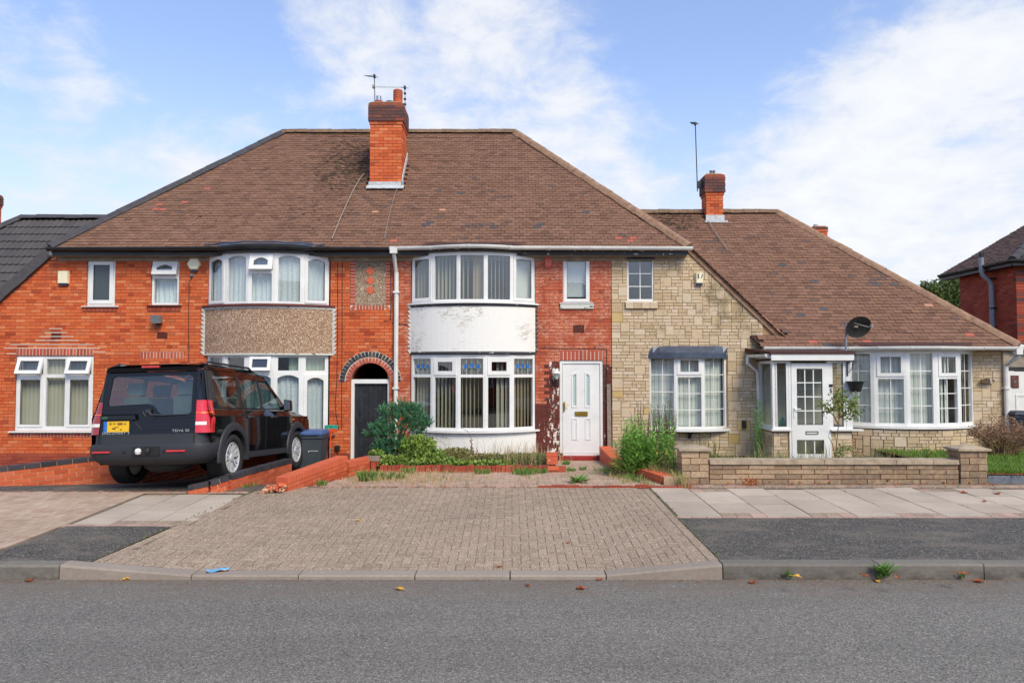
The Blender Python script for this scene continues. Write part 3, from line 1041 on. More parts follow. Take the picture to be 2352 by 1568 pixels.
wl = thing('garden_wall', 'low red brick wall with a black brick coping, in front of the near wheels of the parked car', 'wall', (-4.5, 12.5, .2), 'low brick garden walls')
o1, c1, o2, c2 = [], [], [], []
wpts = [(-5.02, 11.58, .375), (-4.72, 11.63, .43), (-4.49, 11.78, .50), (-4.37, 12.2, .525), (-4.20, 14.0, .495)]
for k, (A, B) in enumerate(zip(wpts[:-1], wpts[1:])):
    a, b_ = garden_wall(wl, A[:2], B[:2], A[2], B[2], .0, .13, 'fence_brick', 'blue_brick', .08, .112, .01, core='mortar_buff', seed=4 + k)
    o1 += a
    c1 += b_
lay(wl, 'brick', 'bricks', o1 + o2, 300, near)
lay(wl, 'coping_brick', 'coping', c1 + c2, 300, near)
wl = thing('garden_wall', 'orange brick garden wall stepping down in two levels, its front end broken open', 'wall', (-3.4, 12.2, .27), 'low brick garden walls')
o1, c1 = garden_wall(wl, (-3.62, 11.72), (-3.04, 13.33), .47, .625, .2, .215, 'fence_brick', 'terracotta_red', .105, .075, .004, core='mortar_orange', seed=6)
o2, c2 = garden_wall(wl, (-3.02, 13.36), (-2.68, 14.40), .51, .50, .2, .215, 'fence_brick', 'terracotta_red', .105, .075, .004, core='mortar_orange', seed=7)
lay(wl, 'brick', 'bricks', o1 + o2, 300, near)
lay(wl, 'coping_brick', 'coping', c1 + c2, 300, near)
mb = MB()          # crumbled masonry spilling from the broken end
rn = random.Random(3)
for i in range(46):
    a = rn.random()
    x, y = -3.70 + rn.uniform(-.16, .16), 11.62 + rn.uniform(-.12, .14)
    z = .27 + max(0, .15 - abs(x + 3.68) * .5 - abs(y - 11.66) * .4) * rn.random()
    s = rn.uniform(.015, .045)
    M_ = Matrix.Translation((x, y, z)) @ Matrix.Rotation(rn.uniform(0, 6), 4, 'Z') @ Matrix.Rotation(rn.uniform(0, 6), 4, 'X')
    mb.xf = M_
    mb.box(-s, s, -s * .7, s * .7, -s * .5, s * .5, 0 if a < .6 else 1, rn.random())
mb.xf = None
mb.build('rubble', ['fence_brick', 'mortar_buff'], wl, kind='stuff')
mb = MB()
mb.box(-2.73, -2.50, 14.02, 14.14, .44, .53)
mb.box(-2.66, -2.57, 14.03, 14.13, .25, .44, 1)
tag(mb.build('wall_stump', ['bare_timber', 'edging_brick']), 'weathered block on a brick stub beside the end of the orange wall', 'stump')
wl = thing('planter_edging', 'low row of red bricks set on edge along the front of the planting bed', 'edging', (-.9, 14.12, .25))
its = []
x = -2.5
rn = random.Random(9)
while x < .86:
    w = rn.choice((.075, .11, .22, .075))
    zt = .345 + rn.uniform(-.012, .012)
    its.append(dict(c=(x + w / 2, 14.12 + rn.uniform(-.012, .012), zt - .07), s=(w - .008, .105, .14), mat='edging_brick', rot=(rn.uniform(-.05, .05), rn.uniform(-.04, .04), rn.uniform(-.05, .05))))
    x += w
for zz, yy in ((.33, 14.1), (.40, 14.42), (.475, 14.46), (.55, 14.5)):
    its.append(dict(c=(.78, yy, zz - .03), s=(.215, .10, .068), mat='terracotta_red'))
lay(wl, 'brick', 'bricks', its, 300)
wl = thing('garden_wall', 'low terracotta coloured wall zigzagging from the white front door down to the stone pillar', 'wall', (2.1, 14.0, .25), 'low brick garden walls')
o, c = [], []
for k, (A, B, za, zb_) in enumerate((((2.06, 16.5), (2.08, 14.45), .47, .41), ((2.10, 14.42), (2.60, 12.36), .40, .405))):
    a, b_ = garden_wall(wl, A, B, za, zb_, .2, .25, 'terracotta_red', 'terracotta_red', .11, .11, .0, core='mortar_orange', seed=20 + k)
    o += a
    c += b_
lay(wl, 'brick', 'bricks', o, 300)
lay(wl, 'coping_brick', 'coping', c, 300)
mb = MB()
mb.box(2.50, 2.80, 12.25, 12.36, .27, .40)
mb.build('end_block', 'wall_block', wl)
# reconstituted stone wall with two pillars
wl = thing('stone_front_wall', 'buff split-faced stone wall with two capped pillars along the pavement', 'wall', (5.4, 12.5, .27))
its, caps = [], []
rn = random.Random(12)
zb = .25
def block_run(x0, x1, yc, th, z0, z1, rows, blen):
    h = (z1 - z0) / rows
    for r in range(rows):
        x = x0 - (blen / 2 if r % 2 else 0)
        while x < x1:
            a, b_ = max(x, x0), min(x + blen, x1)
            if b_ - a > .04:
                its.append(dict(c=((a + b_) / 2, yc + rn.uniform(-.010, .006), z0 + (r + .5) * h), s=(b_ - a - .012, th, h - .012), mat='wall_block', rot=(rn.uniform(-.02, .02), 0, rn.uniform(-.01, .01))))
            x += blen
block_run(3.30, 7.47, 12.56, .21, zb, .575, 4, .44)
block_run(2.83, 3.29, 12.60, .36, zb, .80, 5, .30)
block_run(7.48, 7.94, 12.60, .36, zb, .80, 5, .30)
lay(wl, 'stone', 'stones', its, 300)
mb = MB()
mb.box(3.28, 7.48, 12.47, 12.65, zb - .1, .57)
mb.box(2.85, 3.27, 12.44, 12.76, zb - .1, .79)
mb.box(7.50, 7.92, 12.44, 12.76, zb - .1, .79)
mb.build('mortar', 'mortar_orange', wl)
x = 3.30
for w in (.86, 1.06, 1.2, .62, .43):
    mb = MB()
    z1 = .655 + rn.uniform(-.006, .006)
    mb.hexa([(x + .004, 12.42, .58), (x + w - .004, 12.42, .58), (x + w - .004, 12.70, .58), (x + .004, 12.70, .58),
             (x + .004, 12.43, z1 - .006), (x + w - .004, 12.43, z1), (x + w - .004, 12.69, z1 + .008), (x + .004, 12.69, z1 + .004)])
    mb.build('coping_stone', 'coping_stone', wl)
    x += w
for xc in (3.06, 7.71):
    mb = MB()
    a = .275
    zc = .805
    q = [(xc - a, 12.6 - .22, zc), (xc + a, 12.6 - .22, zc), (xc + a, 12.6 + .22, zc), (xc - a, 12.6 + .22, zc)]
    t_ = [(p[0], p[1], zc + .035) for p in q]
    mb.hexa(q + t_)
    i = mb.add(t_ + [(xc, 12.6, zc + .105)])
    for k in range(4):
        mb.face((i + k, i + (k + 1) % 4, i + 4))
    mb.build('pillar_cap', 'coping_stone', wl)
mb = MB()
mb.box(7.97, 12.0, 12.47, 12.60, .2, .385)
tag(mb.build('lawn_edging', 'grey_kerb'), 'grey concrete edging along the front of the lawn beside the stone wall', 'edging')
# ------------------------------------------------------------------ house building kit
F = 16.67            # plane of the house fronts
EY = 16.37           # eaves line
PITCH_T = 0.973      # tangent of the roof pitch
PITCH = math.atan(PITCH_T)
def rect(x0, y0, x1, y1, Y=F):
    """metric rectangle (x0, x1, z0, z1) on a plane from photo measurements"""
    ym, xm = (y0 + y1) / 2, (x0 + x1) / 2
    return (P(x0, ym, Y).x, P(x1, ym, Y).x, P(xm, y1, Y).z, P(xm, y0, Y).z)
def part(name, parent):
    o = bpy.data.objects.new(name, None)
    o.empty_display_size = .1
    COL.objects.link(o)
    o.parent = parent
    if parent.name in LOC:
        o.matrix_parent_inverse = Matrix.Translation(-LOC[parent.name])
    return o
def frame_xf(O, U):
    U = Vector(U).normalized()
    Z = Vector((0, 0, 1))
    Yi = Z.cross(U)
    M_ = Matrix(((U.x, Yi.x, 0, O[0]), (U.y, Yi.y, 0, O[1]), (U.z, Yi.z, 1, O[2]), (0, 0, 0, 1)))
    return M_
def arc_pts(u0, u1, v, rise, n=10):
    """points of a shallow arch from (u1, v) over to (u0, v)"""
    w = (u1 - u0) / 2
    r = (w * w + rise * rise) / (2 * rise)
    a = math.asin(min(1, w / r))
    c = ((u0 + u1) / 2, v + rise - r)
    return [(c[0] + r * math.sin(a - 2 * a * k / n), c[1] + r * math.cos(a - 2 * a * k / n)) for k in range(n + 1)]
def curtain(parent, xf, u0, u1, v0, v1, y, mat, folds=None, amp=.025, name='curtain', gather=0.0):
    mb = MB(xf)
    n = max(8, int((u1 - u0) / .018))
    fl = folds or (u1 - u0) / .11
    rn = random.Random(int((u0 + v0) * 1000) & 1023)
    ph = rn.random() * 6
    cols = []
    for i in range(n + 1):
        u = u0 + (u1 - u0) * i / n
        yy = y + amp * math.sin(ph + fl * 2 * math.pi * i / n + .8 * math.sin(i * .37))
        cols.append(mb.add([(u, yy, v0 + .012 * math.sin(i * .9)), (u + gather * (i / n - .5) * .1, yy * .6 + y * .4, v1)]))
    for i in range(n):
        mb.face((cols[i], cols[i + 1], cols[i + 1] + 1, cols[i] + 1))
    return mb.build(name, mat, parent, smooth=60)
def slats(parent, xf, u0, u1, v0, v1, y, mat, pitch=.089, ang=35, width=.089, skip=(), name='blind'):
    mb = MB(xf)
    n = max(1, int((u1 - u0) / pitch))
    p = (u1 - u0) / n
    rn = random.Random(int(abs(xf[0][3] * 131 + u0 * 977)) + 3)
    for i in range(n):
        if i in skip:
            continue
        uc = u0 + (i + .5) * p
        a = R(ang + rn.uniform(-6, 6))
        w = width / 2
        du, dy_ = w * math.cos(a), w * math.sin(a)
        bow = .006
        mb.poly([(uc - du, y - dy_, v0), (uc, y - bow, v0), (uc, y - bow, v1), (uc - du, y - dy_, v1)])
        mb.poly([(uc, y - bow, v0), (uc + du, y + dy_, v0), (uc + du, y + dy_, v1), (uc, y - bow, v1)])
    return mb.build(name, mat, parent)
def ring_boxes(mb, u0, u1, v0, v1, w, ya, yb, m=0):
    mb.box(u0, u1, ya, yb, v1 - w, v1, m)
    mb.box(u0, u1, ya, yb, v0, v0 + w, m)
    mb.box(u0, u0 + w, ya, yb, v0 + w, v1 - w, m)
    mb.box(u1 - w, u1, ya, yb, v0 + w, v1 - w, m)
def window(parent, O, U, w, h, lights, edge=.05, depth=.07, mat='white_upvc', glass='glass', holder=None):
    """one window: frame with a hole per light; lights = dict(r=(u0,u1,v0,v1), k=fix|open|tilt, arch=rise, bars=(nu, nv), ang, glass)
    r is the light's whole aperture in the frame; openers add a sash inside it"""
    win = holder or part('window', parent)
    xf = frame_xf(O, U)
    mb = MB(xf)
    for c in rect_cells(0, w, 0, h, [l['r'] for l in lights]):
        mb.box(c[0], c[1], 0, depth, c[2], c[3])
    for l in lights:
        if l['k'] == 'fix' and l.get('arch'):
            u0, u1, v0, v1 = l['r']
            a = arc_pts(u0, u1, v1 - l['arch'], l['arch'])
            for q in range(len(a) - 1):
                (p0, p1) = a[q], a[q + 1]
                mb.hexa([(p1[0], .002, p1[1]), (p0[0], .002, p0[1]), (p0[0], depth - .004, p0[1]), (p1[0], depth - .004, p1[1]),
                         (p1[0], .002, v1 + .001), (p0[0], .002, v1 + .001), (p0[0], depth - .004, v1 + .001), (p1[0], depth - .004, v1 + .001)])
    mb.build('frame', mat, win)
    for l in lights:
        u0, u1, v0, v1 = l['r']
        g = l.get('glass', glass)
        lx = xf
        yp = depth * .55
        if l['k'] in ('open', 'tilt'):
            sw = l.get('sw', .05)
            if l['k'] == 'tilt':
                lx = xf @ Matrix.Translation((0, 0, v1)) @ Matrix.Rotation(R(-l.get('ang', 14)), 4, 'X') @ Matrix.Translation((0, 0, -v1))
                ya, yb = -.035, .02
                e = .018
            else:
                ya, yb, e = -.018, .030, .014
            sm = MB(lx)
            ring_boxes(sm, u0 - e, u1 + e, v0 - e, v1 + e, sw + e, ya, yb)
            gu0, gu1, gv0, gv1 = u0 + sw, u1 - sw, v0 + sw, v1 - sw
            if l.get('arch'):
                a = arc_pts(gu0, gu1, gv1 - l['arch'], l['arch'])
                for q in range(len(a) - 1):
                    p0, p1 = a[q], a[q + 1]
                    sm.hexa([(p1[0], ya + .003, p1[1]), (p0[0], ya + .003, p0[1]), (p0[0], yb - .003, p0[1]), (p1[0], yb - .003, p1[1]),
                             (p1[0], ya + .003, gv1 + .001), (p0[0], ya + .003, gv1 + .001), (p0[0], yb - .003, gv1 + .001), (p1[0], yb - .003, gv1 + .001)])
            sm.build('sash', mat, win)
            gk = MB(lx)       # dark gasket line round the glass
            ring_boxes(gk, gu0, gu1, gv0, gv1, .008, ya + .010, ya + .018)
            gk.build('gasket', 'black_plastic', win)
            yp = (ya + yb) / 2
            r = (gu0, gu1, gv0, gv1)
        else:
            r = (u0, u1, v0, v1)
        pm = MB(lx)
        pm.poly([(r[0] - .003, yp, r[2] - .003), (r[1] + .003, yp, r[2] - .003), (r[1] + .003, yp, r[3] + .003), (r[0] - .003, yp, r[3] + .003)])
        pm.build('pane', g, win)
        if l.get('bars'):
            nu, nv = l['bars']
            bm_ = MB(lx)
            for k in range(1, nu):
                uu = r[0] + (r[1] - r[0]) * k / nu
                bm_.box(uu - .009, uu + .009, yp - .007, yp + .005, r[2], r[3])
            vs = l.get('vs') or [r[2] + (r[3] - r[2]) * k / nv for k in range(1, nv)]
            for vv in vs:
                bm_.box(r[0], r[1], yp - .0085, yp + .0065, vv - .009, vv + .009)
            bm_.build('glazing_bar', mat, win)
        l['_r'] = r
        l['_xf'] = lx
    return win, xf
def sill(win, xf, w, z=0.0, out=.05, over=.06, th=.03, mat='white_upvc', name='sill'):
    mb = MB(xf)
    mb.hexa([(-over, -out, z - th), (w + over, -out, z - th), (w + over, .05, z - th), (-over, .05, z - th),
             (-over, -out, z - .010), (w + over, -out, z - .010), (w + over, .05, z), (-over, .05, z)])
    return mb.build(name, mat, win)
def bay_vertices(x0, x1, sag, n):
    w = (x1 - x0) / 2
    r = (w * w + sag * sag) / (2 * sag)
    a = math.asin(w / r)
    cx, cy = (x0 + x1) / 2, F - sag + r
    return [Vector((cx + r * math.sin(-a + 2 * a * k / n), cy - r * math.cos(-a + 2 * a * k / n), 0)) for k in range(n + 1)]
def arc_wall(parent, name, mat, x0, x1, sag, z0, z1, n=24, th=.05, kind=None, mi=None):
    """curved sheet of wall with thickness"""
    a = bay_vertices(x0, x1, sag, n)
    mb = MB()
    c = Vector(((x0 + x1) / 2, F + 1, 0))
    for k in range(n):
        p, q = a[k], a[k + 1]
        d = (q - p).normalized()
        nin = Vector((-d.y, d.x, 0)) * th
        mb.hexa([(p.x, p.y, z0), (q.x, q.y, z0), (q.x + nin.x, q.y + nin.y, z0), (p.x + nin.x, p.y + nin.y, z0),
                 (p.x, p.y, z1), (q.x, q.y, z1), (q.x + nin.x, q.y + nin.y, z1), (p.x + nin.x, p.y + nin.y, z1)])
    return mb.build(name, mat, parent, smooth=20, fix=False)
def arc_sheet(parent, name, mat, x0, x1, sag, z, yb, th=.02, n=24):
    """flat plate between a bay's arc and the line y = yb"""
    a = bay_vertices(x0, x1, sag, n)
    mb = MB()
    for k in range(n):
        p, q = a[k], a[k + 1]
        mb.hexa([(p.x, p.y, z), (q.x, q.y, z), (q.x, yb, z), (p.x, yb, z), (p.x, p.y, z + th), (q.x, q.y, z + th), (q.x, yb, z + th), (p.x, yb, z + th)])
    return mb.build(name, mat, parent)
def courses(region, z0, z1, course, blen, mat, y=F, th=.1, seed=0, joint=.010, header_rows=0.3, xmin=-13.0):
    """region(z) -> list of (x0, x1) intervals of brickwork at that height"""
    rn = random.Random(seed)
    out = []
    n = int((z1 - z0) / course)
    for r in range(n):
        zc = z0 + (r + .5) * course
        iv = region(zc)
        hdr = rn.random() < header_rows
        off = (0.0, blen / 2)[r % 2] + (rn.choice((0, blen / 4)) if hdr else 0)
        for a, b_ in iv:
            x = xmin + off + math.floor((a - xmin - off) / blen) * blen
            while x < b_:
                cuts = [(x, x + blen)]
                if hdr and int(round(x / blen)) % 2:
                    cuts = [(x, x + blen / 2), (x + blen / 2, x + blen)]
                for c0, c1 in cuts:
                    p, q = max(c0, a), min(c1, b_)
                    if q - p > .025:
                        mm = mat((p + q) / 2, zc) if callable(mat) else mat
                        out.append(dict(c=((p + q) / 2, y + th / 2 + rn.uniform(-.003, .003), zc), s=(round(q - p - joint, 3), th, course - joint), mat=mm))
                x += blen
    return out
def soldiers(x0, x1, z0, z1, mat='soldier_brick', n=None, y=F, proud=.006, joint=.012, w=.075):
    n = n or max(1, round((x1 - x0) / w))
    st = (x1 - x0) / n
    return [dict(c=(x0 + (k + .5) * st, y - proud + .05, (z0 + z1) / 2), s=(round(st - joint, 3), .1, z1 - z0 - .006), mat=mat) for k in range(n)]
def rest_key(it):
    return -(it['s'][0] * it['s'][2]) + abs(it['c'][0]) * 1e-4
def ridge_run(parent, name, A, B, mat, r=.11, step=.33, angular=False):
    A, B = Vector(A), Vector(B)
    L = (B - A).length
    n = max(1, round(L / step))
    d = (B - A) / L
    side = Vector((d.y, -d.x, 0)).normalized() if abs(d.x) + abs(d.y) > .01 else Vector((1, 0, 0))
    up = side.cross(d).normalized()
    if up.z < 0:
        up = -up
    for i in range(n):
        p, q = A + d * (i * L / n), A + d * ((i + 1.05) * L / n)
        mb = MB()
        rr = r * random.uniform(.96, 1.05)
        prof = [(-1.15, -.55), (-.8, .15), (-.35, .55), (.35, .55), (.8, .15), (1.15, -.55)] if not angular else [(-1.3, -.5), (-.2, .5), (.2, .5), (1.3, -.5)]
        lift = up * random.uniform(-.006, .006)
        a = mb.add([p + side * u * rr + up * v * rr * 1.02 + lift for u, v in prof])
        b_ = mb.add([q + side * u * rr * .93 + up * v * rr * .93 + lift for u, v in prof])
        for k in range(len(prof) - 1):
            mb.face((a + k, a + k + 1, b_ + k + 1, b_ + k))
        mb.face([a + k for k in range(len(prof))])
        mb.face([b_ + k for k in range(len(prof) - 1, -1, -1)])
        mb.build(name, mat, parent, smooth=50 if not angular else None)
def tile_slope(parent, x0, x1, z_eaves, ztop, inside, specials=(), mat='brown_tile', gauge=.1085, tw=.166, seed=1, sag=None, nmax=300, hl=()):
    """plain tiles on the front slope; specials = (px, py, mat) for odd tiles seen in the photograph"""
    rn = random.Random(seed)
    rows = int((ztop - z_eaves) / math.sin(PITCH) / gauge) + 1
    sp = []
    for px, py, mt in specials:
        d = ray(px, py)
        # EYE.z + t d.z = z_eaves + T (t d.y - EY)
        t = (z_eaves - PITCH_T * EY - EYE.z) / (d.z - PITCH_T * d.y)
        pt = EYE + d * t
        sp.append((pt.x, (pt.z - z_eaves) / math.sin(PITCH), mt))
    its = []
    tilt = .105
    for r in range(rows):
        s = (r + .5) * gauge
        off = tw / 2 if r % 2 else 0
        n0 = int(x0 / tw) - 1
        n1 = int(x1 / tw) + 2
        rowdz = rn.uniform(-.003, .003)
        for k in range(n0, n1):
            xc = k * tw + off
            y, z = EY + s * math.cos(PITCH), z_eaves + s * math.sin(PITCH)
            if not inside(xc, z):
                continue
            wob = .012 * math.sin(xc * 1.3 + 1.0) * math.sin(s * 1.1) + rowdz + rn.uniform(-.003, .003)
            nrm = Vector((0, -math.sin(PITCH), math.cos(PITCH)))
            c = Vector((xc + rn.uniform(-.003, .003), y, z)) + nrm * (.014 + wob)
            mt = mat
            for sx_, ss_, m2 in sp:
                if abs(sx_ - xc) < tw * .5 and abs(ss_ - s) < gauge * .5:
                    mt = m2
            if mt == mat and rn.random() < .006:
                mt = 'dark_tile'
            its.append(dict(c=c, s=(tw - .007, gauge * 1.35, .022), mat=mt, rot=(PITCH - tilt + rn.uniform(-.02, .02), rn.uniform(-.012, .012), rn.uniform(-.014, .014))))
    rn.shuffle(its)
    lay(parent, 'tile', 'tiles', its, nmax, near)
def gutter(parent, pts, mat, r=.058, joints=.9, name='gutter'):
    """half-round gutter along a level path, with joint collars"""
    pts = [Vector(p) for p in pts]
    mb = MB()
    prof = [(-r, .018), (-r, 0), (-r * .9, -r * .55), (-r * .45, -r * .95), (0, -r * 1.08), (r * .45, -r * .95), (r * .9, -r * .55), (r, 0), (r, .018)]
    def sweep(pp, k):
        rings = []
        for i, p in enumerate(pp):
            d = (pp[min(i + 1, len(pp) - 1)] - pp[max(i - 1, 0)]).normalized()
            sd_ = Vector((d.y, -d.x, 0)).normalized()
            rings.append(mb.add([p + sd_ * u * k + Vector((0, 0, v * k)) for u, v in prof]))
        for a, b_ in zip(rings[:-1], rings[1:]):
            for j in range(len(prof) - 1):
                mb.face((a + j, b_ + j, b_ + j + 1, a + j + 1))
        for a in (rings[0], rings[-1]):
            mb.face([a + j for j in range(len(prof))])
    sweep(pts, 1.0)
    dist = 0
    for a, b_ in zip(pts[:-1], pts[1:]):
        L = (b_ - a).length
        while dist < L:
            c = a + (b_ - a) * (dist / L)
            d = (b_ - a).normalized()
            sweep([c - d * .022, c + d * .022], 1.13)
            dist += joints
        dist -= L
    return mb.build(name, mat, parent, smooth=40)
def downpipe(parent, pts, mat, r=.034, n=8, name='downpipe', brackets=()):
    mb = MB()
    mb.tube(pts, r, n)
    for p in brackets:
        mb.box(p[0] - r * 1.35, p[0] + r * 1.35, p[1] - r * 1.3, p[1] + r * 1.6, p[2] - .02, p[2] + .02)
    return mb.build(name, mat, parent, smooth=40)
def lead_saw(parent, pts, mat, name='stepped_flashing', out=.05, n=11, flip=1):
    """saw-toothed edge strip between a bay panel and the brickwork"""
    (x, z0, z1, w) = pts
    mb = MB()
    for k in range(n):
        a, b_ = z0 + (z1 - z0) * k / n, z0 + (z1 - z0) * (k + 1) / n
        q = [(x, F - .012, a), (x + flip * w * .45, F - .012, a + .01), (x + flip * w, F - .016, b_ - .015), (x, F - .016, b_)]
        mb.prism(q, (0, .012, 0))
    return mb.build(name, mat, parent)
# ------------------------------------------------------------------ the three house fronts
EZ = 4.866            # eaves height of the two-storey houses
RIDGE_Z = 8.73
RIDGE_Y = EY + (RIDGE_Z - EZ) / PITCH_T
XPARTY = P(902, 800, F).x
XST = P(1405, 800, F).x
h1 = thing('terraced_house', 'orange brick house with a pebbledashed bow window and an arched passage door', 'house', (-7, F, 0), 'houses of the terrace')
h2 = thing('terraced_house', 'red brick house with a white rendered bow window and white front door', 'house', (-.2, F, 0), 'houses of the terrace')
h3 = thing('terraced_house', 'buff stone clad house with a white glazed porch and low sweeping roof', 'house', (6.6, F, 0), 'houses of the terrace')
ZTOP = P(600, 583, F).z
ZBOT = -.30
# raking edges on both ends of the two-storey fronts
dl0, dl1 = P(118, 590, F), P(-40, 728, F)
dr0, dr1 = P(1585, 572, F), P(1800, 777, F)
def left_limit(z):
    if z > dl0.z:
        return dl0.x
    return max(-13.2, dl0.x + (dl1.x - dl0.x) * (z - dl0.z) / (dl1.z - dl0.z))
# ---------------- house 1
W1a = rect(200, 595, 264, 702)
W1b = rect(348, 597, 411, 700)
W1c = rect(35, 817, 213, 989)
BAY1 = rect(477, 574, 757, 1100)
PAN = rect(805, 587, 897, 712)
PANI = rect(817, 583, 886, 701)
arc_c = P(850, 878, F)
AR0, AR1, AR2 = 44.5 / 102.0, 57 / 102.0, 71 / 102.0
holes1 = [W1a, W1b, W1c, BAY1, PAN, rect(190, 706, 268, 716), rect(338, 704, 414, 715), rect(37, 800, 214, 816), rect(25, 991, 215, 1003), rect(322, 808, 421, 823),
          rect(118, 765, 140, 780), rect(361, 763, 384, 778)]
arch_door = (arc_c.x - AR0, arc_c.x + AR0, ZBOT, arc_c.z)
def reg1(z):
    iv = [(left_limit(z), XPARTY)]
    for h in holes1:
        if h[2] < z < h[3]:
            iv = ival_sub(iv, h[0], h[1])
    if z < arc_c.z:
        iv = ival_sub(iv, arc_c.x - AR0, arc_c.x + AR0)
    else:
        dz_ = z - arc_c.z
        if dz_ < AR2:
            w = math.sqrt(AR2 ** 2 - dz_ ** 2)
            iv = ival_sub(iv, arc_c.x - w, arc_c.x + w)
    return iv
def wall_shell(parent, x0, x1, holes, mortar, zt, arch=None, th=.22, clip=None, y0=F + .008):
    mb = MB()
    hl = list(holes)
    if arch:
        hl = hl + [(arch[0], arch[1], ZBOT - .1, arc_c.z + AR0 * 1.35)]
    for c in rect_cells(x0, x1, ZBOT, zt, hl):
        mb.box(c[0], c[1], y0, y0 + th, c[2], c[3])
    if arch:          # masonry round the passage arch
        n = 16
        top = arc_c.z + AR0 * 1.35
        for k in range(n):
            a0, a1 = math.pi * k / n, math.pi * (k + 1) / n
            p0 = (arc_c.x + AR0 * math.cos(a0), arc_c.z + AR0 * math.sin(a0))
            p1 = (arc_c.x + AR0 * math.cos(a1), arc_c.z + AR0 * math.sin(a1))
            mb.hexa([(p1[0], y0, p1[1]), (p0[0], y0, p0[1]), (p0[0], y0 + th, p0[1]), (p1[0], y0 + th, p1[1]),
                     (p1[0], y0, top), (p0[0], y0, top), (p0[0], y0 + th, top), (p1[0], y0 + th, top)])
    return mb.build('wall', mortar, parent)
openings1 = [W1a, W1b, W1c, BAY1]
w1 = wall_shell(h1, dl0.x, XPARTY, openings1, 'mortar_orange', ZTOP, arch_door)
mb = MB()             # the part under the raking edge on the far left
zl = left_limit
q = [(dl0.x, F + .008, ZBOT), (-13.2, F + .008, ZBOT), (-13.2, F + .008, dl1.z + (dl1.z - dl0.z) * (-13.2 - dl1.x) / (dl1.x - dl0.x)), (dl0.x, F + .008, dl0.z)]
mb2 = MB()
hx = [h for h in (W1a, W1b, W1c)]
# cut round the ground floor window, which lies partly left of the corner of the upper storey
a, b_ = W1c[0], W1c[1]
zk = lambda x: dl0.z + (dl1.z - dl0.z) * (x - dl0.x) / (dl1.x - dl0.x)
xs = sorted({-13.2, max(-13.2, min(a, dl0.x)), max(-13.2, min(b_, dl0.x)), dl0.x})
for xa, xb in zip(xs[:-1], xs[1:]):
    if xb - xa < 1e-4:
        continue
    segs = [(ZBOT, None)]
    if a <= (xa + xb) / 2 <= b_:
        segs = [(ZBOT, W1c[2]), (W1c[3], None)]
    for z0_, z1_ in segs:
        za, zb2 = (zk(xa), zk(xb)) if z1_ is None else (z1_, z1_)
        mb.hexa([(xa, F + .008, z0_), (xb, F + .008, z0_), (xb, F + .228, z0_), (xa, F + .228, z0_), (xa, F + .008, za), (xb, F + .008, zb2), (xb, F + .228, zb2), (xa, F + .228, za)])
mb.build('gable_wall', 'mortar_orange', h1)
its = courses(reg1, ZBOT, ZTOP, .0735, .225, lambda x, z: 'dull_brick' if z < .28 else 'orange_brick', seed=1)
for r_, mt in ((rect(190, 706, 268, 716), 'dull_brick'), (rect(338, 704, 414, 715), 'dull_brick'), (rect(37, 800, 214, 816), 'soldier_brick'), (rect(25, 991, 215, 1003), 'soldier_brick'), (rect(322, 808, 421, 823), 'soldier_brick')):
    its += soldiers(*r_, mat=mt, w=.10 if mt == 'dull_brick' else .075, joint=.016)
# bricks framing the pebbledash panel
n = 15
for k in range(n):
    z = PANI[2] + (PAN[3] - .02 - PANI[2]) * (k + .5) / n
    hh = (PAN[3] - .02 - PANI[2]) / n - .014
    for xa, xb in ((PAN[0], PANI[0]), (PANI[1], PAN[1])):
        its.append(dict(c=((xa + xb) / 2, F + .045, z), s=(xb - xa - .004, .1, hh), mat='soldier_brick'))
its += soldiers(PANI[0] + .02, PANI[1] - .02, PAN[2], PANI[2], n=9, joint=.016)
for sg, xa in ((-1, PAN[0]), (1, PAN[1])):
    its.append(dict(c=(xa - sg * .07, F + .045, PAN[2] + .055), s=(.11, .1, .075), mat='soldier_brick', rot=(0, sg * R(45), 0)))
# voussoirs of the passage arch
for ra, rb, mt, n in ((AR0, AR1, 'soldier_brick', 21), (AR1 + .012, AR2, 'blue_brick', 25)):
    for k in range(n):
        a = -math.pi / 2 + math.pi * (k + .5) / n
        rm = (ra + rb) / 2
        its.append(dict(c=(arc_c.x + rm * math.sin(a), F + .045, arc_c.z + rm * math.cos(a)), s=(math.pi * rm / n - .013, .1, rb - ra - .006), mat=mt, rot=(0, a, 0)))
its.sort(key=rest_key)
prio = [q for q in its if q['mat'] in ('soldier_brick', 'blue_brick') or q.get('rot')]
oth = [q for q in its if not (q['mat'] in ('soldier_brick', 'blue_brick') or q.get('rot'))]
lay(w1, 'brick', 'bricks', prio + oth, 300)
mb = MB()            # pale mortar behind arch rings and panel bricks
n = 24
for k in range(n):
    a0, a1 = math.pi * k / n, math.pi * (k + 1) / n
    q = [(arc_c.x + r_ * math.cos(a_), F + .003, arc_c.z + r_ * math.sin(a_)) for r_, a_ in ((AR0 + .002, a0), (AR2 + .01, a0), (AR2 + .01, a1), (AR0 + .002, a1))]
    mb.poly(q[::-1])
for c in rect_cells(PAN[0], PAN[1], PAN[2], PAN[3] - .01, [PANI]):
    mb.poly([(c[0], F + .002, c[2]), (c[1], F + .002, c[2]), (c[1], F + .002, c[3]), (c[0], F + .002, c[3])])
for r_ in (rect(37, 800, 214, 816), rect(25, 991, 215, 1003), rect(322, 808, 421, 823)):
    mb.poly([(r_[0], F + .002, r_[2]), (r_[1], F + .002, r_[2]), (r_[1], F + .002, r_[3]), (r_[0], F + .002, r_[3])])
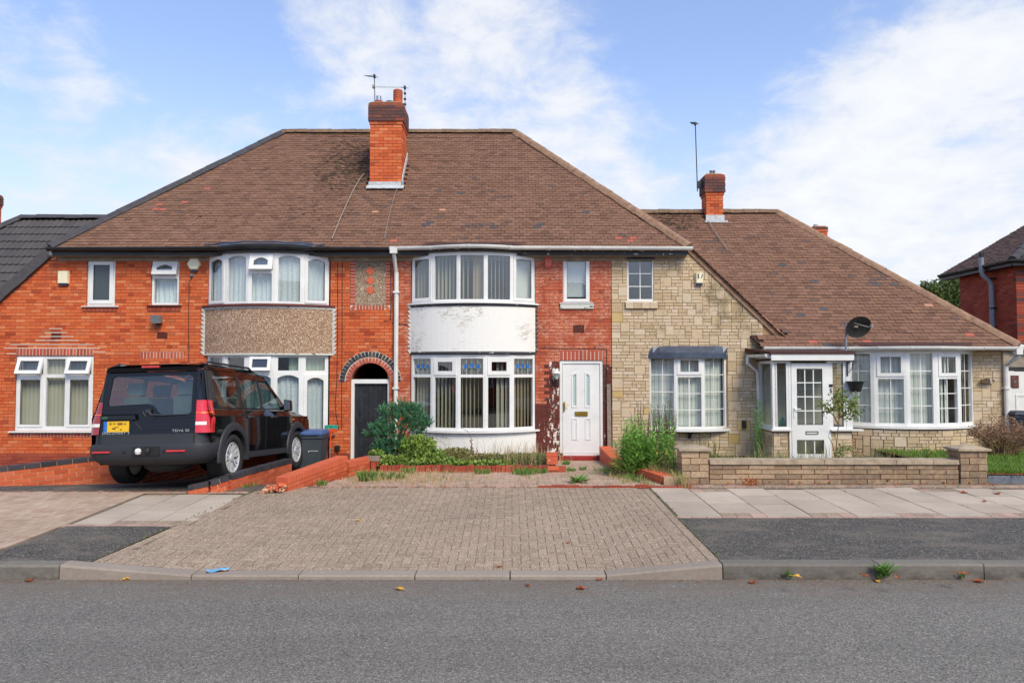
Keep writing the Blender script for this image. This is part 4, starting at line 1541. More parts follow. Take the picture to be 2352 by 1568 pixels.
for xa, xb, py in ((113, 143, 754.4), (102, 154, 763.8), (90, 168, 772.7), (81, 180, 781.6), (23, 216, 791), (9, 229, 799.4), (214, 242, 808), (15, 36, 812)):
    a, b_ = P(xa, py, F - .005), P(xb, py, F - .005)
    mb.poly([(a.x, F - .005, a.z - .008), (b_.x, F - .005, a.z - .008), (b_.x, F - .005, a.z + .008), (a.x, F - .005, a.z + .008)])
mb.build('pointing', 'mortar_white', w1)
pn = MB()
pn.box(PANI[0], PANI[1], F - .004, F + .1, PANI[2], ZTOP)
pnl = pn.build('render_panel', 'grey_pebbledash', h1)
for cy in (622.5, 644.7, 666.4):
    c = P(850.5, cy, F)
    d = .104
    dm = MB()
    dm.prism([(c.x - d, F - .016, c.z), (c.x, F - .016, c.z - d), (c.x + d, F - .016, c.z), (c.x, F - .016, c.z + d)], (0, .02, 0))
    dm.build('diamond_tile', 'terracotta_red', pnl)
# passage: door, transom, dark tunnel behind
dr_ = part('passage_door', h1)
mb = MB()
xd0, xd1 = arc_c.x - AR0, arc_c.x + AR0
dz0, dz1 = .12, P(850, 881, F).z
n = 7
for k in range(n):
    a, b_ = xd0 + .075 + (xd1 - xd0 - .15) * k / n, xd0 + .075 + (xd1 - xd0 - .15) * (k + 1) / n
    mb.box(a + .002, b_ - .002, F + .12, F + .15, dz0, dz1)
mb.build('board', 'black_door', dr_)
mb = MB()
mb.box(xd0, xd0 + .07, F + .06, F + .16, dz0, dz1 + .10)
mb.box(xd1 - .05, xd1, F + .06, F + .16, dz0, dz1 + .10)
mb.box(xd0 + .07, xd1 - .05, F + .06, F + .16, dz1 + .005, dz1 + .10)
mb.build('frame', 'white_paint', dr_)
mb = MB()
mb.box(xd0 + .10, xd0 + .14, F + .10, F + .12, 1.02, 1.22)
mb.build('lock_plate', 'dark_metal', dr_)
mb = MB()
y0, y1 = F + .23, F + 7.0
mb.box(xd0 - .15, xd0, y0, y1, ZBOT, 2.9)
mb.box(xd1, xd1 + .15, y0, y1, ZBOT, 2.9)
mb.box(xd0 - .15, xd1 + .15, y0, y1, 2.6, 2.9)
mb.box(xd0 - .15, xd1 + .15, y1, y1 + .1, ZBOT, 2.9)
mb.build('passage', 'dull_brick', h1)
# windows of house 1
def win_at(parent, r, lights, dpt=.06, **kw):
    return window(parent, (r[0], F + dpt, r[2]), (1, 0, 0), r[1] - r[0], r[3] - r[2], lights, **kw)
w_, h_ = W1a[1] - W1a[0], W1a[3] - W1a[2]
wn, xf = win_at(h1, W1a, [dict(r=(.06, w_ - .06, .06, h_ - .06), k='open', sw=.07, glass='frosted_glass')], .03)
sill(wn, xf, w_, out=.07, over=.10)
w_, h_ = W1b[1] - W1b[0], W1b[3] - W1b[2]
L = [dict(r=(.05, w_ - .05, .05, .60), k='fix'), dict(r=(.05, w_ - .05, .68, h_ - .04), k='tilt', sw=.085, arch=.06, ang=17)]
wn, xf = win_at(h1, W1b, L, .03)
curtain(wn, xf, .03, w_ - .03, .04, h_ - .03, .16, 'net_curtain')
sill(wn, xf, w_, out=.07, over=.08, mat='maroon_board')
w_, h_ = W1c[1] - W1c[0], W1c[3] - W1c[2]
ux = lambda px: (P(px, 900, F).x - W1c[0])
vz = lambda py: (P(120, py, F).z - W1c[2])
L = []
for k, (a, b_) in enumerate(((41, 96), (104, 147), (155, 207))):
    L.append(dict(r=(ux(a), ux(b_), vz(979), vz(867)), k='open' if k != 1 else 'fix', sw=.045))
    if k == 1:
        L.append(dict(r=(ux(a), ux(b_), vz(859), vz(824)), k='fix'))
    else:
        L.append(dict(r=(ux(a), ux(b_), vz(859), vz(824)), k='tilt', sw=.06, ang=20))
wn, xf = win_at(h1, W1c, L, .03)
slats(wn, xf, .03, w_ - .03, .04, h_ - .03, .17, 'beige_blind', ang=28)
sill(wn, xf, w_, out=.10, over=.10, th=.035)
# bow window of house 1
BX0, BX1 = P(480, 640, F).x, P(756, 640, F).x
SAG = .50
gz = lambda py, X=BX0: P(480, py, F).z
zu0, zu1 = gz(702), gz(588)
zl0, zl1 = gz(998), gz(815)
V = bay_vertices(BX0, BX1, SAG, 5)
for name_z, z0_, z1_, lower in (('u', zu0, zu1, False), ('l', zl0, zl1, True)):
    for k in range(5):
        p, q = V[k], V[k + 1]
        w_ = (q - p).length
        h_ = z1_ - z0_
        if not lower:
            if k == 2:
                L = [dict(r=(.075, w_ - .075, .06, .66), k='fix'), dict(r=(.06, w_ - .06, .74, h_ - .05), k='tilt', sw=.08, arch=.07, ang=18)]
            elif k in (0, 4):
                L = [dict(r=(.05, w_ - .05, .05, h_ - .05), k='open', sw=.055, arch=.055)]
            else:
                L = [dict(r=(.065, w_ - .065, .06, h_ - .055), k='fix', arch=.055)]
        else:
            tz = zl1 - .12 - .33 - z0_
            L = [dict(r=(.08, w_ - .08, tz + .10, h_ - .06), k='tilt' if k == 2 else 'fix', sw=.05, ang=16)]
            if k in (0, 4):
                L.append(dict(r=(.05, w_ - .05, .05, tz), k='open', sw=.06, arch=.065))
            else:
                L.append(dict(r=(.07, w_ - .07, .06, tz), k='fix', arch=.07))
        wn, xf = window(h1, (p.x, p.y, z0_), q - p, w_, h_, L, glass='bay_glass')
        if not lower:
            curtain(wn, xf, .02, w_ - .02, .03, h_ - .02, .13, 'net_curtain')
        else:
            curtain(wn, xf, .02, w_ - .02, .03, tz + .08, .13, 'net_curtain')
            if k == 4:
                curtain(wn, xf, .02, w_ - .02, tz + .10, h_ - .02, .15, 'green_curtain')
            elif k == 3:
                curtain(wn, xf, w_ * .52, w_ - .02, .03, h_ - .02, .16, 'green_curtain', name='drape')
            elif k == 0:
                curtain(wn, xf, w_ * .35, w_ * .85, .03, h_ - .02, .16, 'green_curtain', name='drape')
PX0, PX1 = P(468, 760, F).x, P(767, 760, F).x
arc_wall(h1, 'bay_panel', 'pebbledash', PX0 + .02, PX1 - .02, SAG + .035, gz(812), gz(712))
arc_wall(h1, 'bay_sill', 'maroon_board', P(464, 703, F).x, P(770, 703, F).x, SAG + .09, gz(707), gz(702), th=.10)
arc_wall(h1, 'bay_band', 'peeling_white', PX0, PX1, SAG + .045, gz(712) + .003, gz(707) - .003)
arc_wall(h1, 'bay_band', 'peeling_white', PX0, PX1, SAG + .05, gz(816), gz(812) - .002)
arc_wall(h1, 'bay_sill', 'maroon_board', P(472, 1000, F).x, P(770, 1000, F).x, SAG + .08, zl0 - .05, zl0 - .003, th=.10)
arc_wall(h1, 'bay_base', 'orange_brick', BX0, BX1, SAG - .02, ZBOT, zl0 - .055)
for x, fl in ((PX0 + .03, -1), (PX1 - .03, 1)):
    lead_saw(h1, (x, gz(815), gz(708), .10), 'peeling_white', flip=fl)
# ---------------- house 2
W2a = rect(1293, 590, 1355, 695)
DOOR = rect(1286, 828, 1385, 1045)
BAY2 = rect(943, 574, 1229, 1100)
AIR2 = rect(1317, 746, 1341, 764)
LIN2 = rect(1285, 804, 1384, 827)
SIL2 = rect(1287, 699, 1363, 709)
holes2 = [W2a, DOOR, BAY2, AIR2, LIN2, SIL2]
def reg2(z):
    iv = [(XPARTY + .002, XST)]
    for h in holes2:
        lo = ZBOT - 1 if h is DOOR else h[2]
        if lo < z < h[3]:
            iv = ival_sub(iv, h[0], h[1])
    dz_ = z - arc_c.z
    if 0 <= dz_ < AR2:
        w = math.sqrt(AR2 ** 2 - dz_ ** 2)
        iv = ival_sub(iv, arc_c.x - w, arc_c.x + w)
    return iv
rp = random.Random(44)
zpaint = P(1300, 925, F).z
def mat2(x, z):
    pxx = 1176 + x * 1700 / F
    pyy = 850 - (z - 2.15) * 1700 / F
    if pxx > 1232:
        if pyy > 930 and pxx < 1290:
            return 'maroon_brick'
        if pyy > 832 and 1254 + rp.uniform(-5, 5) < pxx < 1290:
            return 'maroon_brick'
        if pyy > 835 and pxx > 1384:
            return 'maroon_brick'
    return 'red_brick'
w2 = wall_shell(h2, XPARTY, XST, [W2a, BAY2, (DOOR[0], DOOR[1], ZBOT - 1, DOOR[3])], 'mortar_brown', ZTOP)
its = courses(reg2, ZBOT, ZTOP, .0735, .225, mat2, seed=2, header_rows=.15)
its += soldiers(*LIN2, n=11, joint=.018)
lay(w2, 'brick', 'bricks', sorted(its, key=rest_key), 300)
mb = MB()
mb.poly([(LIN2[0], F + .002, LIN2[2]), (LIN2[1], F + .002, LIN2[2]), (LIN2[1], F + .002, LIN2[3]), (LIN2[0], F + .002, LIN2[3])])
mb.build('pointing', 'mortar_white', w2)
w_, h_ = W2a[1] - W2a[0], W2a[3] - W2a[2]
wn, xf = win_at(h2, W2a, [dict(r=(.035, w_ - .035, .035, h_ - .035), k='open', sw=.055)], .02, glass='bay_glass')
mb = MB(xf)
mb.poly([(.05, .10, .14), (w_ - .05, .10, .14), (w_ - .05, .10, h_ - .04), (.05, .10, h_ - .04)])
mb.build('blind', 'net_curtain', wn)
sill(wn, xf, w_, out=.06, over=.08)
mb = MB()
mb.box(SIL2[0], SIL2[1], F - .05, F + .05, SIL2[2], SIL2[3] - .006)
mb.build('window_ledge', 'peeling_white', h2)
BX0, BX1 = P(946, 640, F).x, P(1228, 640, F).x
zu0, zu1 = gz(697), gz(586)
zl0, zl1 = gz(985), gz(815)
V = bay_vertices(BX0, BX1, SAG, 5)
for z0_, z1_, lower in ((zu0, zu1, False), (zl0, zl1, True)):
    for k in range(5):
        p, q = V[k], V[k + 1]
        w_ = (q - p).length
        h_ = z1_ - z0_
        tr = zl1 - .47 - z0_
        if not lower:
            L = [dict(r=(.045, w_ - .045, .055, h_ - .075), k='open' if k in (0, 4) else 'fix', sw=.055)]
            L[0]['glass'] = 'bay_glass'
        else:
            L = [dict(r=(.055, w_ - .055, .06, tr - .03), k='fix'), dict(r=(.055, w_ - .055, tr + .035, h_ - .085), k='open' if k in (1, 3) else 'fix', sw=.075)]
        wn, xf = window(h2, (p.x, p.y, z0_), q - p, w_, h_, L, glass='bay_glass')
        if not lower:
            if k == 2:
                slats(wn, xf, .05, w_ * .42, .05, h_ - .04, .16, 'beige_blind', ang=74, pitch=.075)
                curtain(wn, xf, w_ * .52, w_ - .03, .04, h_ - .03, .18, 'tan_blind', name='drape')
            elif k == 4:
                mb = MB(xf)
                mb.poly([(.04, .14, .05), (w_ - .03, .14, .05), (w_ - .03, .14, h_ - .04), (.04, .14, h_ - .04)])
                mb.build('blind', 'white_blind', wn)
            else:
                slats(wn, xf, .04, w_ - .03, .05, h_ - .04, .16, 'beige_blind', ang=66 if k else 72, pitch=.085)
        else:
            a_ = (72, 74, 78, 58, 30)[k]
            if k == 3:
                slats(wn, xf, .04, w_ * .45, .05, h_ - .04, .16, 'beige_blind', ang=76, pitch=.085)
                slats(wn, xf, w_ * .45, w_ - .03, .05, h_ - .04, .16, 'beige_blind', ang=25, pitch=.085)
            else:
                slats(wn, xf, .04, w_ - .03, .05, h_ - .04, .16, 'beige_blind' if k < 3 else 'tan_blind', ang=a_, pitch=.085)
            if k == 0:
                curtain(wn, xf, .03, w_ * .45, .05, h_ - .04, .20, 'net_curtain', gather=1)
            if k in (0, 2, 4):          # leaded flowers in the top lights
                u0, u1, v0, v1 = L[1]['_r']
                cu, cv = (u0 + u1) / 2, (v0 + v1) / 2
                yb_ = .030
                fl = MB(xf)
                pet = MB(xf)
                lf = MB(xf)
                for t_ in (-.5, 0, .5):
                    fl.box(cu + t_ * (u1 - u0) * .5 - .003, cu + t_ * (u1 - u0) * .5 + .003, yb_, yb_ + .004, v0, v1)
                fl.box(u0, u1, yb_, yb_ + .004, cv - .003, cv + .003)
                for dx_ in (-.135, 0, .135):
                    o = (cu + dx_, cv + (.018 if dx_ == 0 else 0))
                    for j in range(5):
                        a = math.pi / 2 + j * 2 * math.pi / 5
                        c_ = (o[0] + .022 * math.cos(a), o[1] + .022 * math.sin(a))
                        pet.prism([(c_[0] + .026 * math.cos(b2 * math.pi / 4), yb_ - .004 - .0004 * j, c_[1] + .026 * math.sin(b2 * math.pi / 4)) for b2 in range(8)], (0, .003, 0))
                    ring = [(o[0] + .05 * math.cos(b2 * math.pi / 8), yb_ - .006, o[1] + .05 * math.sin(b2 * math.pi / 8)) for b2 in range(17)]
                    if dx_:
                        sg = 1 if dx_ > 0 else -1
                        loop = [(o[0] + sg * .055 * math.cos(b2 * math.pi / 8) , yb_ - .002, o[1] + .10 * math.sin(b2 * math.pi / 8)) for b2 in range(-4, 5)]
                        fl.tube(loop, .0035, 5)
                for sg in (-1, 1):
                    lf.prism([(cu, yb_ - .003, cv - .05), (cu + sg * .05, yb_ - .003, cv - .085), (cu + sg * .11, yb_ - .003, cv - .075), (cu + sg * .05, yb_ - .003, cv - .045)][::sg], (0, .003, 0))
                fl.build('lead_line', 'lead_came', wn)
                pet.build('glass_flower', 'flower_blue', wn)
                lf.build('glass_leaf', 'leaf_glass_green', wn)
RX0, RX1 = P(942, 760, F).x, P(1231, 760, F).x
arc_wall(h2, 'bay_panel', 'white_render', RX0, RX1, SAG + .03, gz(808), gz(706))
arc_wall(h2, 'bay_sill', 'white_upvc', P(936, 700, F).x, P(1238, 700, F).x, SAG + .085, gz(701), gz(697) - .002, th=.10)
arc_wall(h2, 'bay_band', 'peeling_black', RX0, RX1, SAG + .045, gz(707), gz(701) - .003)
arc_wall(h2, 'bay_band', 'peeling_black', RX0, RX1, SAG + .055, gz(813), gz(808) - .002, th=.06)
arc_wall(h2, 'bay_sill', 'white_upvc', P(936, 988, F).x, P(1240, 988, F).x, SAG + .085, zl0 - .045, zl0 - .003, th=.10)
arc_wall(h2, 'bay_base', 'white_render', RX0, RX1, SAG, ZBOT, zl0 - .05)
lead_saw(h2, (RX0 + .03, gz(812), gz(702), .09), 'peeling_white', flip=-1)
lead_saw(h2, (RX1 - .03, gz(812), gz(702), .09), 'peeling_black', flip=1)
# front door of house 2
fd = part('front_door', h2)
xa, xb, za, zb_ = DOOR
za = .24
mb = MB()
mb.box(xa, xa + .06, F + .02, F + .10, za, zb_)
mb.box(xb - .06, xb, F + .02, F + .10, za, zb_)
mb.box(xa + .06, xb - .06, F + .02, F + .10, zb_ - .065, zb_)
mb.build('frame', 'white_upvc', fd)
mb = MB()
lx0, lx1, lz0, lz1 = xa + .068, xb - .068, za + .06, zb_ - .072
gl = []
pm = MB()
bead = MB()
pan = MB()
cx = (lx0 + lx1) / 2
for sg in (-1, 1):
    u0, u1 = (cx - .215, cx - .085) if sg < 0 else (cx + .085, cx + .215)
    z0g, z1g = P(1330, 935, F).z, P(1330, 855, F).z
    hi = u0 if sg < 0 else u1
    top = [(u0, z1g - (.0 if sg > 0 else .05)), (u1, z1g - (.05 if sg > 0 else .0))]
    gl.append([(u0 + .03, z0g + .03), (u1 - .03, z0g + .03), (u1 - .03, (z1g - .035) if sg < 0 else (z1g - .075)), (u0 + .03, (z1g - .075) if sg < 0 else (z1g - .035))])
    outer = [(u0, z0g), (u1, z0g), (u1, z1g if sg < 0 else z1g - .04), (u0, z1g - .04 if sg < 0 else z1g)]
    inn = gl[-1]
    for k in range(4):
        k2 = (k + 1) % 4
        bead.prism([(outer[k][0], F + .028, outer[k][1]), (outer[k2][0], F + .028, outer[k2][1]), (inn[k2][0], F + .034, inn[k2][1]), (inn[k][0], F + .034, inn[k][1])], (0, .02, 0))
    pm.poly([(q[0], F + .055, q[1]) for q in inn])
    p0, p1 = P(1330, 1010, F).z, P(1330, 960, F).z
    for o_, i_ in (((u0, u1, p0, p1), .022),):
        ring_boxes(pan, o_[0], o_[1], o_[2], o_[3], .018, F + .030, F + .046)
        ring_boxes(pan, o_[0] + .03, o_[1] - .03, o_[2] + .03, o_[3] - .03, .01, F + .036, F + .046)
mb.tess([[(lx0, lz0), (lx1, lz0), (lx1, lz1), (lx0, lz1)]] + gl, lambda u, v: (u, F + .042, v))
mb.box(lx0, lx1, F + .095, F + .105, lz0, lz0 + .7)
mb.build('leaf', 'white_upvc', fd)
bead.build('bead', 'white_upvc', fd)
pan.build('panel', 'white_upvc', fd)
pm.build('pane', 'pale_frosted', fd)
mb = MB()
ring_boxes(mb, lx0 - .006, lx1 + .006, lz0 - .006, lz1 + .006, .006, F + .044, F + .055)
mb.build('gasket', 'black_plastic', fd)
mb = MB()
q = rect(1321, 945, 1350, 955)
mb.box(q[0], q[1], F + .020, F + .042, q[2], q[3])
mb.box(q[0] + .02, q[1] - .02, F + .014, F + .02, q[2] + .02, q[3] - .02)
mb.build('letter_plate', 'brass', fd)
mb = MB()
q = rect(1294, 923, 1298, 944)
mb.box(q[0], q[1], F + .008, F + .02, q[2], q[3])
mb.tube([(q[0] + .02, F + .01, q[3] - .05), (q[0] + .02, F - .03, q[3] - .05), (q[0] + .13, F - .035, q[3] - .055)], .009, 6)
mb.build('handle', 'brass', fd)
mb = MB()
mb.box(xa - .03, xb + .01, F - .12, F + .10, .10, za - .004)
mb.build('door_step', 'red_step', h2)
mb = MB()
mb.box(xa, xb, F + .02, F + .10, za, za + .055)
mb.build('threshold', 'white_upvc', fd)
# ---------------- house 3: stone cladding, porch, bow window
W3a = rect(1440, 594, 1502, 692)
LEAD3 = rect(1439, 582, 1503, 594)
SIL3 = rect(1436, 694, 1510, 709)
W3b = rect(1490, 815, 1669, 984)
CAN = rect(1483, 794, 1673, 822)
BAY3 = rect(1940, 806, 2232, 986)
PY = 15.70                       # porch front
PXL, PXR = P(1776, 940, PY).x, P(1945, 940, PY).x
PXR2 = P(1960, 940, PY).x
XEND = P(2305, 900, F).x
ZE3 = 2.665                      # low eaves
PZT = P(1860, 828, PY).z
def right_limit(z):
    if z > dr0.z:
        return dr0.x
    zz = max(z, dr1.z)
    x = dr0.x + (dr1.x - dr0.x) * (zz - dr0.z) / (dr1.z - dr0.z)
    if z < P(1750, 778, F).z:
        return XEND
    return x
def reg3(x, z):
    if not (XST + .012 < x < right_limit(z) - .03):
        return False
    for h in (W3a, LEAD3, SIL3, W3b, (BAY3[0], BAY3[1], ZBOT, BAY3[3])):
        if h[0] < x < h[1] and h[2] < z < h[3]:
            return False
    if z > ZE3 - .12 and x > P(1752, 800, F).x:
        return False
    return True
def ashlar(x0, x1, z0, z1, inside, cw=.05, ch=.0735, seed=3, place=None, base=.03):
    rn = random.Random(seed)
    nx, nz = int((x1 - x0) / cw), int((z1 - z0) / ch)
    free = [[inside(x0 + (i + .5) * cw, z0 + (j + .5) * ch) for i in range(nx)] for j in range(nz)]
    out = []
    for j in range(nz):
        for i in range(nx):
            if not free[j][i]:
                continue
            q = rn.random()
            if q < .06:
                h, w = 3, rn.choice((4, 5, 6))
            elif q < .13:
                h, w = 2, rn.choice((3, 4, 5))
            elif q < .165:
                h, w = 3, rn.choice((3, 4))
            else:
                h, w = 1, rn.choice((2, 3, 4, 5, 6))
            ww = 0
            while ww < w and i + ww < nx and free[j][i + ww]:
                ww += 1
            if i + ww < nx and free[j][i + ww] and not (i + ww + 1 < nx and free[j][i + ww + 1]):
                ww += 1
            hh = 1
            while hh < h and j + hh < nz and all(free[j + hh][i + k] for k in range(ww)):
                hh += 1
            if ww >= 6 and hh == 1:
                ww = rn.choice((4, 5, 6))
            for a in range(hh):
                for c in range(ww):
                    free[j + a][i + c] = False
            gold = hh >= 2 and ww >= 3 and rn.random() < .07
            jt = rn.choice((-.006, 0, .004, .008)) * (1 if hh > 1 else .5)
            out.append((x0 + i * cw, x0 + (i + ww) * cw, z0 + j * ch, z0 + (j + hh) * ch, jt, 'gold_stone' if gold else 'cladding_stone'))
    its = []
    for a, b_, c, d, jt, mt in out:
        if place:
            its.append(place(a, b_, c, d, jt, mt))
        else:
            its.append(dict(c=((a + b_) / 2, F - base + .06 - jt - .006, (c + d) / 2), s=(round(b_ - a - .011, 3), .10, round(d - c - .011, 3)), mat=mt,
                            rot=(rn.uniform(-.02, .02), 0, rn.uniform(-.012, .012))))
    return its
mb = MB()
hol = [W3a, W3b, (BAY3[0], BAY3[1], ZBOT, BAY3[3])]
for c in rect_cells(XST, dr0.x, ZBOT, ZTOP, hol):
    mb.box(c[0], c[1], F - .012, F + .22, c[2], c[3])
for c in rect_cells(dr0.x, XEND, ZBOT, 2.6, hol):
    mb.box(c[0], c[1], F - .012, F + .22, c[2], c[3])
zz0 = 2.6
xe = dr0.x + (dr1.x - dr0.x) * (zz0 - dr0.z) / (dr1.z - dr0.z)
mb.prism([(dr0.x, F - .012, 2.6), (xe, F - .012, 2.6), (dr0.x, F - .012, dr0.z)], (0, .22, 0))
mb.box(XEND - .2, XEND, F + .22, F + 8.0, ZBOT, 2.6)
w3 = mb.build('wall', 'mortar_tan', h3)
its = ashlar(XST, XEND, ZBOT, ZTOP, reg3)
n = 4
for k in range(n):
    a = SIL3[0] + (SIL3[1] - SIL3[0]) * k / n
    b_ = SIL3[0] + (SIL3[1] - SIL3[0]) * (k + 1) / n
    its.append(dict(c=((a + b_) / 2, F - .02, (SIL3[2] + SIL3[3]) / 2), s=(b_ - a - .008, .12, SIL3[3] - SIL3[2] - .01), mat='cladding_stone'))
lay(w3, 'stone', 'stones', sorted(its, key=rest_key), 300)
w_, h_ = W3a[1] - W3a[0], W3a[3] - W3a[2]
wn, xf = win_at(h3, W3a, [dict(r=(.04, w_ - .045, .05, h_ - .045), k='fix', bars=(2, 3))], .0, glass='bay_glass')
sill(wn, xf, w_, out=.05, over=.05)
mb = MB()
mb.hexa([(LEAD3[0], F - .06, LEAD3[2] - .02), (LEAD3[1], F - .06, LEAD3[2] - .02), (LEAD3[1], F + .02, LEAD3[2] - .02), (LEAD3[0], F + .02, LEAD3[2] - .02),
         (LEAD3[0], F - .02, LEAD3[3]), (LEAD3[1], F - .02, LEAD3[3]), (LEAD3[1], F + .02, LEAD3[3]), (LEAD3[0], F + .02, LEAD3[3])])
mb.build('lead_apron', 'lead', h3)
# shallow bow window under its lead canopy
SB = .20
x0_, x1_ = W3b[0] + .01, W3b[1] - .01
vv = bay_vertices(x0_, x1_, SB, 3)
z0_, z1_ = W3b[2], W3b[3] - .03
for k in range(3):
    p, q = vv[k], vv[k + 1]
    w_ = (q - p).length
    h_ = z1_ - z0_
    if k == 1:
        tz = P(1580, 862, F).z - z0_
        L = [dict(r=(.035, w_ - .035, .06, tz - .035), k='fix', bars=(2, 3)), dict(r=(.04, w_ - .04, tz + .03, h_ - .04), k='open', sw=.055, bars=(2, 1))]
    else:
        L = [dict(r=(.045, w_ - .045, .06, h_ - .03), k='fix', bars=(2, 4))]
    wn, xf = window(h3, (p.x, p.y, z0_), q - p, w_, h_, L, glass='glass')
    slats(wn, xf, .03, w_ - .03, .06, h_ - .03, .15, 'white_blind', ang=8, pitch=.085, width=.104)
arc_wall(h3, 'bow_sill', 'white_upvc', x0_ - .10, x1_ + .12, SB + .07, z0_ - .05, z0_ - .003, th=.12)
arc_sheet(h3, 'bow_base', 'dark_metal', x0_, x1_, SB - .01, z0_ - .075, F + .05)
mb = MB()
a = bay_vertices(x0_ - .10, x1_ + .10, SB + .06, 12)
b2 = bay_vertices(x0_ - .06, x1_ + .06, SB + .10, 12)
for k in range(12):
    zt = CAN[3]
    t0, t1 = (F - .03, zt), (F - .03, zt)
    p, q = b2[k], b2[k + 1]
    zl = CAN[2] + .115
    mb.poly([(p.x, p.y, zl), (q.x, q.y, zl), (q.x, F - .02, zt), (p.x, F - .02, zt)])
    mb.poly([(p.x, p.y, CAN[2] - .01), (q.x, q.y, CAN[2] - .01), (q.x, q.y, zl), (p.x, p.y, zl)])
    mb.poly([(p.x, p.y, CAN[2] - .01), (p.x, F, CAN[2] - .01), (q.x, F, CAN[2] - .01), (q.x, q.y, CAN[2] - .01)])
for p in (b2[0], b2[-1]):
    mb.poly([(p.x, p.y, CAN[2]), (p.x, p.y, CAN[2] + .115), (p.x, F, CAN[3]), (p.x, F, CAN[2])])
mb.build('lead_canopy', 'lead', h3)
mb = MB()
c = P(1582, 992, F)
mb.prism([(c.x - .05, F - .17, z0_ - .08), (c.x + .05, F - .17, z0_ - .08), (c.x + .02, F - .06, z0_ - .22), (c.x - .02, F - .06, z0_ - .22)], (0, .04, 0))
mb.build('bracket', 'black_plastic', h3)
# big bow window on the right
BX0, BX1 = P(1936, 900, F).x, P(2236, 900, F).x
SAG3 = .58
zb3, zt3 = P(2230, 975, F).z, P(2230, 808, F).z
V = bay_vertices(BX0, BX1, SAG3, 5)
for k in range(5):
    p, q = V[k], V[k + 1]
    w_ = (q - p).length
    h_ = zt3 - zb3
    if k in (1, 3):
        tz = h_ - .60
        L = [dict(r=(.075, w_ - .06, .07, tz), k='fix', bars=(2, 3)), dict(r=(.07, w_ - .055, tz + .07, h_ - .06), k='open', sw=.06, bars=(2, 1))]
    else:
        L = [dict(r=(.075, w_ - .075, .07, h_ - .05), k='fix', bars=(2, 4))]
    wn, xf = window(h3, (p.x, p.y, zb3), q - p, w_, h_, L, glass='glass')
    slats(wn, xf, .03, w_ * (.98 if k != 3 else .72), .06, h_ - .03, .15, 'white_blind', ang=8 if k < 3 else 22, pitch=.088, width=.106)
arc_wall(h3, 'bay_sill', 'white_upvc', BX0 - .08, BX1 + .10, SAG3 + .08, zb3 - .05, zb3 - .003, th=.14)
SB3 = SAG3 - .03
r_ = ((BX1 - BX0) / 2) ** 2
rad = (r_ + SB3 * SB3) / (2 * SB3)
half = math.asin((BX1 - BX0) / 2 / rad)
ccx, ccy = (BX0 + BX1) / 2, F - SB3 + rad
al = 2 * half * rad
def on_arc(a, b_, c, d, jt, mt):
    th = -half + ((a + b_) / 2) / rad
    rr = rad + .02 + jt
    return dict(c=(ccx + rr * math.sin(th), ccy - rr * math.cos(th), (c + d) / 2), s=(round(b_ - a - .011, 3), .08, round(d - c - .011, 3)), mat=mt, rot=(0, 0, th))
arc_wall(h3, 'bay_core', 'mortar_tan', BX0, BX1, SB3, ZBOT, zb3 - .055, th=.08)
its = ashlar(0, al, .05, zb3 - .06, lambda x, z: True, seed=9, place=on_arc)
bb = part('bay_base', h3)
lay(bb, 'stone', 'stones', sorted(its, key=rest_key), 300)
arc_sheet(h3, 'fascia_soffit', 'white_upvc', BX0 - .05, BX1 + .05, SAG3 + .06, zt3 + .004, F + .1, th=.015, n=20)
arc_wall(h3, 'fascia', 'white_upvc', BX0 - .10, BX1 + .10, SAG3 + .08, zt3 + .02, ZE3 - .065, th=.03)
mb = MB()
mb.box(BX1 + .10, P(2330, 815, F).x, EY + .06, EY + .09, zt3 + .05, ZE3 - .065)
mb.box(BX1 + .10, P(2330, 815, F).x, EY + .09, F, zt3 + .05, zt3 + .06)
mb.build('fascia', 'white_upvc', h3)
# glazed porch
po = part('porch', h3)
pz0 = P(1800, 985, PY).z
xj = PXL
mb = MB()          # low walls carrying the glazing
mb.box(xj, P(1814, 1020, PY).x, PY + .03, PY + .12, .0, pz0 - .04)
mb.box(P(1908, 1020, PY).x, PXR2 - .02, PY + .03, PY + .12, .0, pz0 - .04)
mb.box(xj, xj + .10, PY + .12, F, .0, pz0 - .04)
mb.box(PXR2 - .12, PXR2 - .02, PY + .12, F, .0, pz0 - .04)
mb.build('plinth', 'mortar_tan', po)
its = []
for (a, b_, sd_) in ((xj, P(1814, 1020, PY).x, 3), (P(1908, 1020, PY).x, PXR2 - .02, 4)):
    its += ashlar(a, b_, .10, pz0 - .05, lambda x, z: True, seed=sd_, place=lambda a_, b2_, c, d, jt, mt: dict(c=((a_ + b2_) / 2, PY + .06 - jt, (c + d) / 2), s=(round(b2_ - a_ - .011, 3), .10, round(d - c - .011, 3)), mat=mt))
its += ashlar(PY + .03, F - .05, .10, pz0 - .05, lambda x, z: True, seed=6, place=lambda a_, b2_, c, d, jt, mt: dict(c=(xj + .03 - jt, (a_ + b2_) / 2, (c + d) / 2), s=(.10, round(b2_ - a_ - .011, 3), round(d - c - .011, 3)), mat=mt))
lay(po, 'stone', 'stones', its, 300)
fr = MB()
gls = []
dk = MB()
bars = MB()
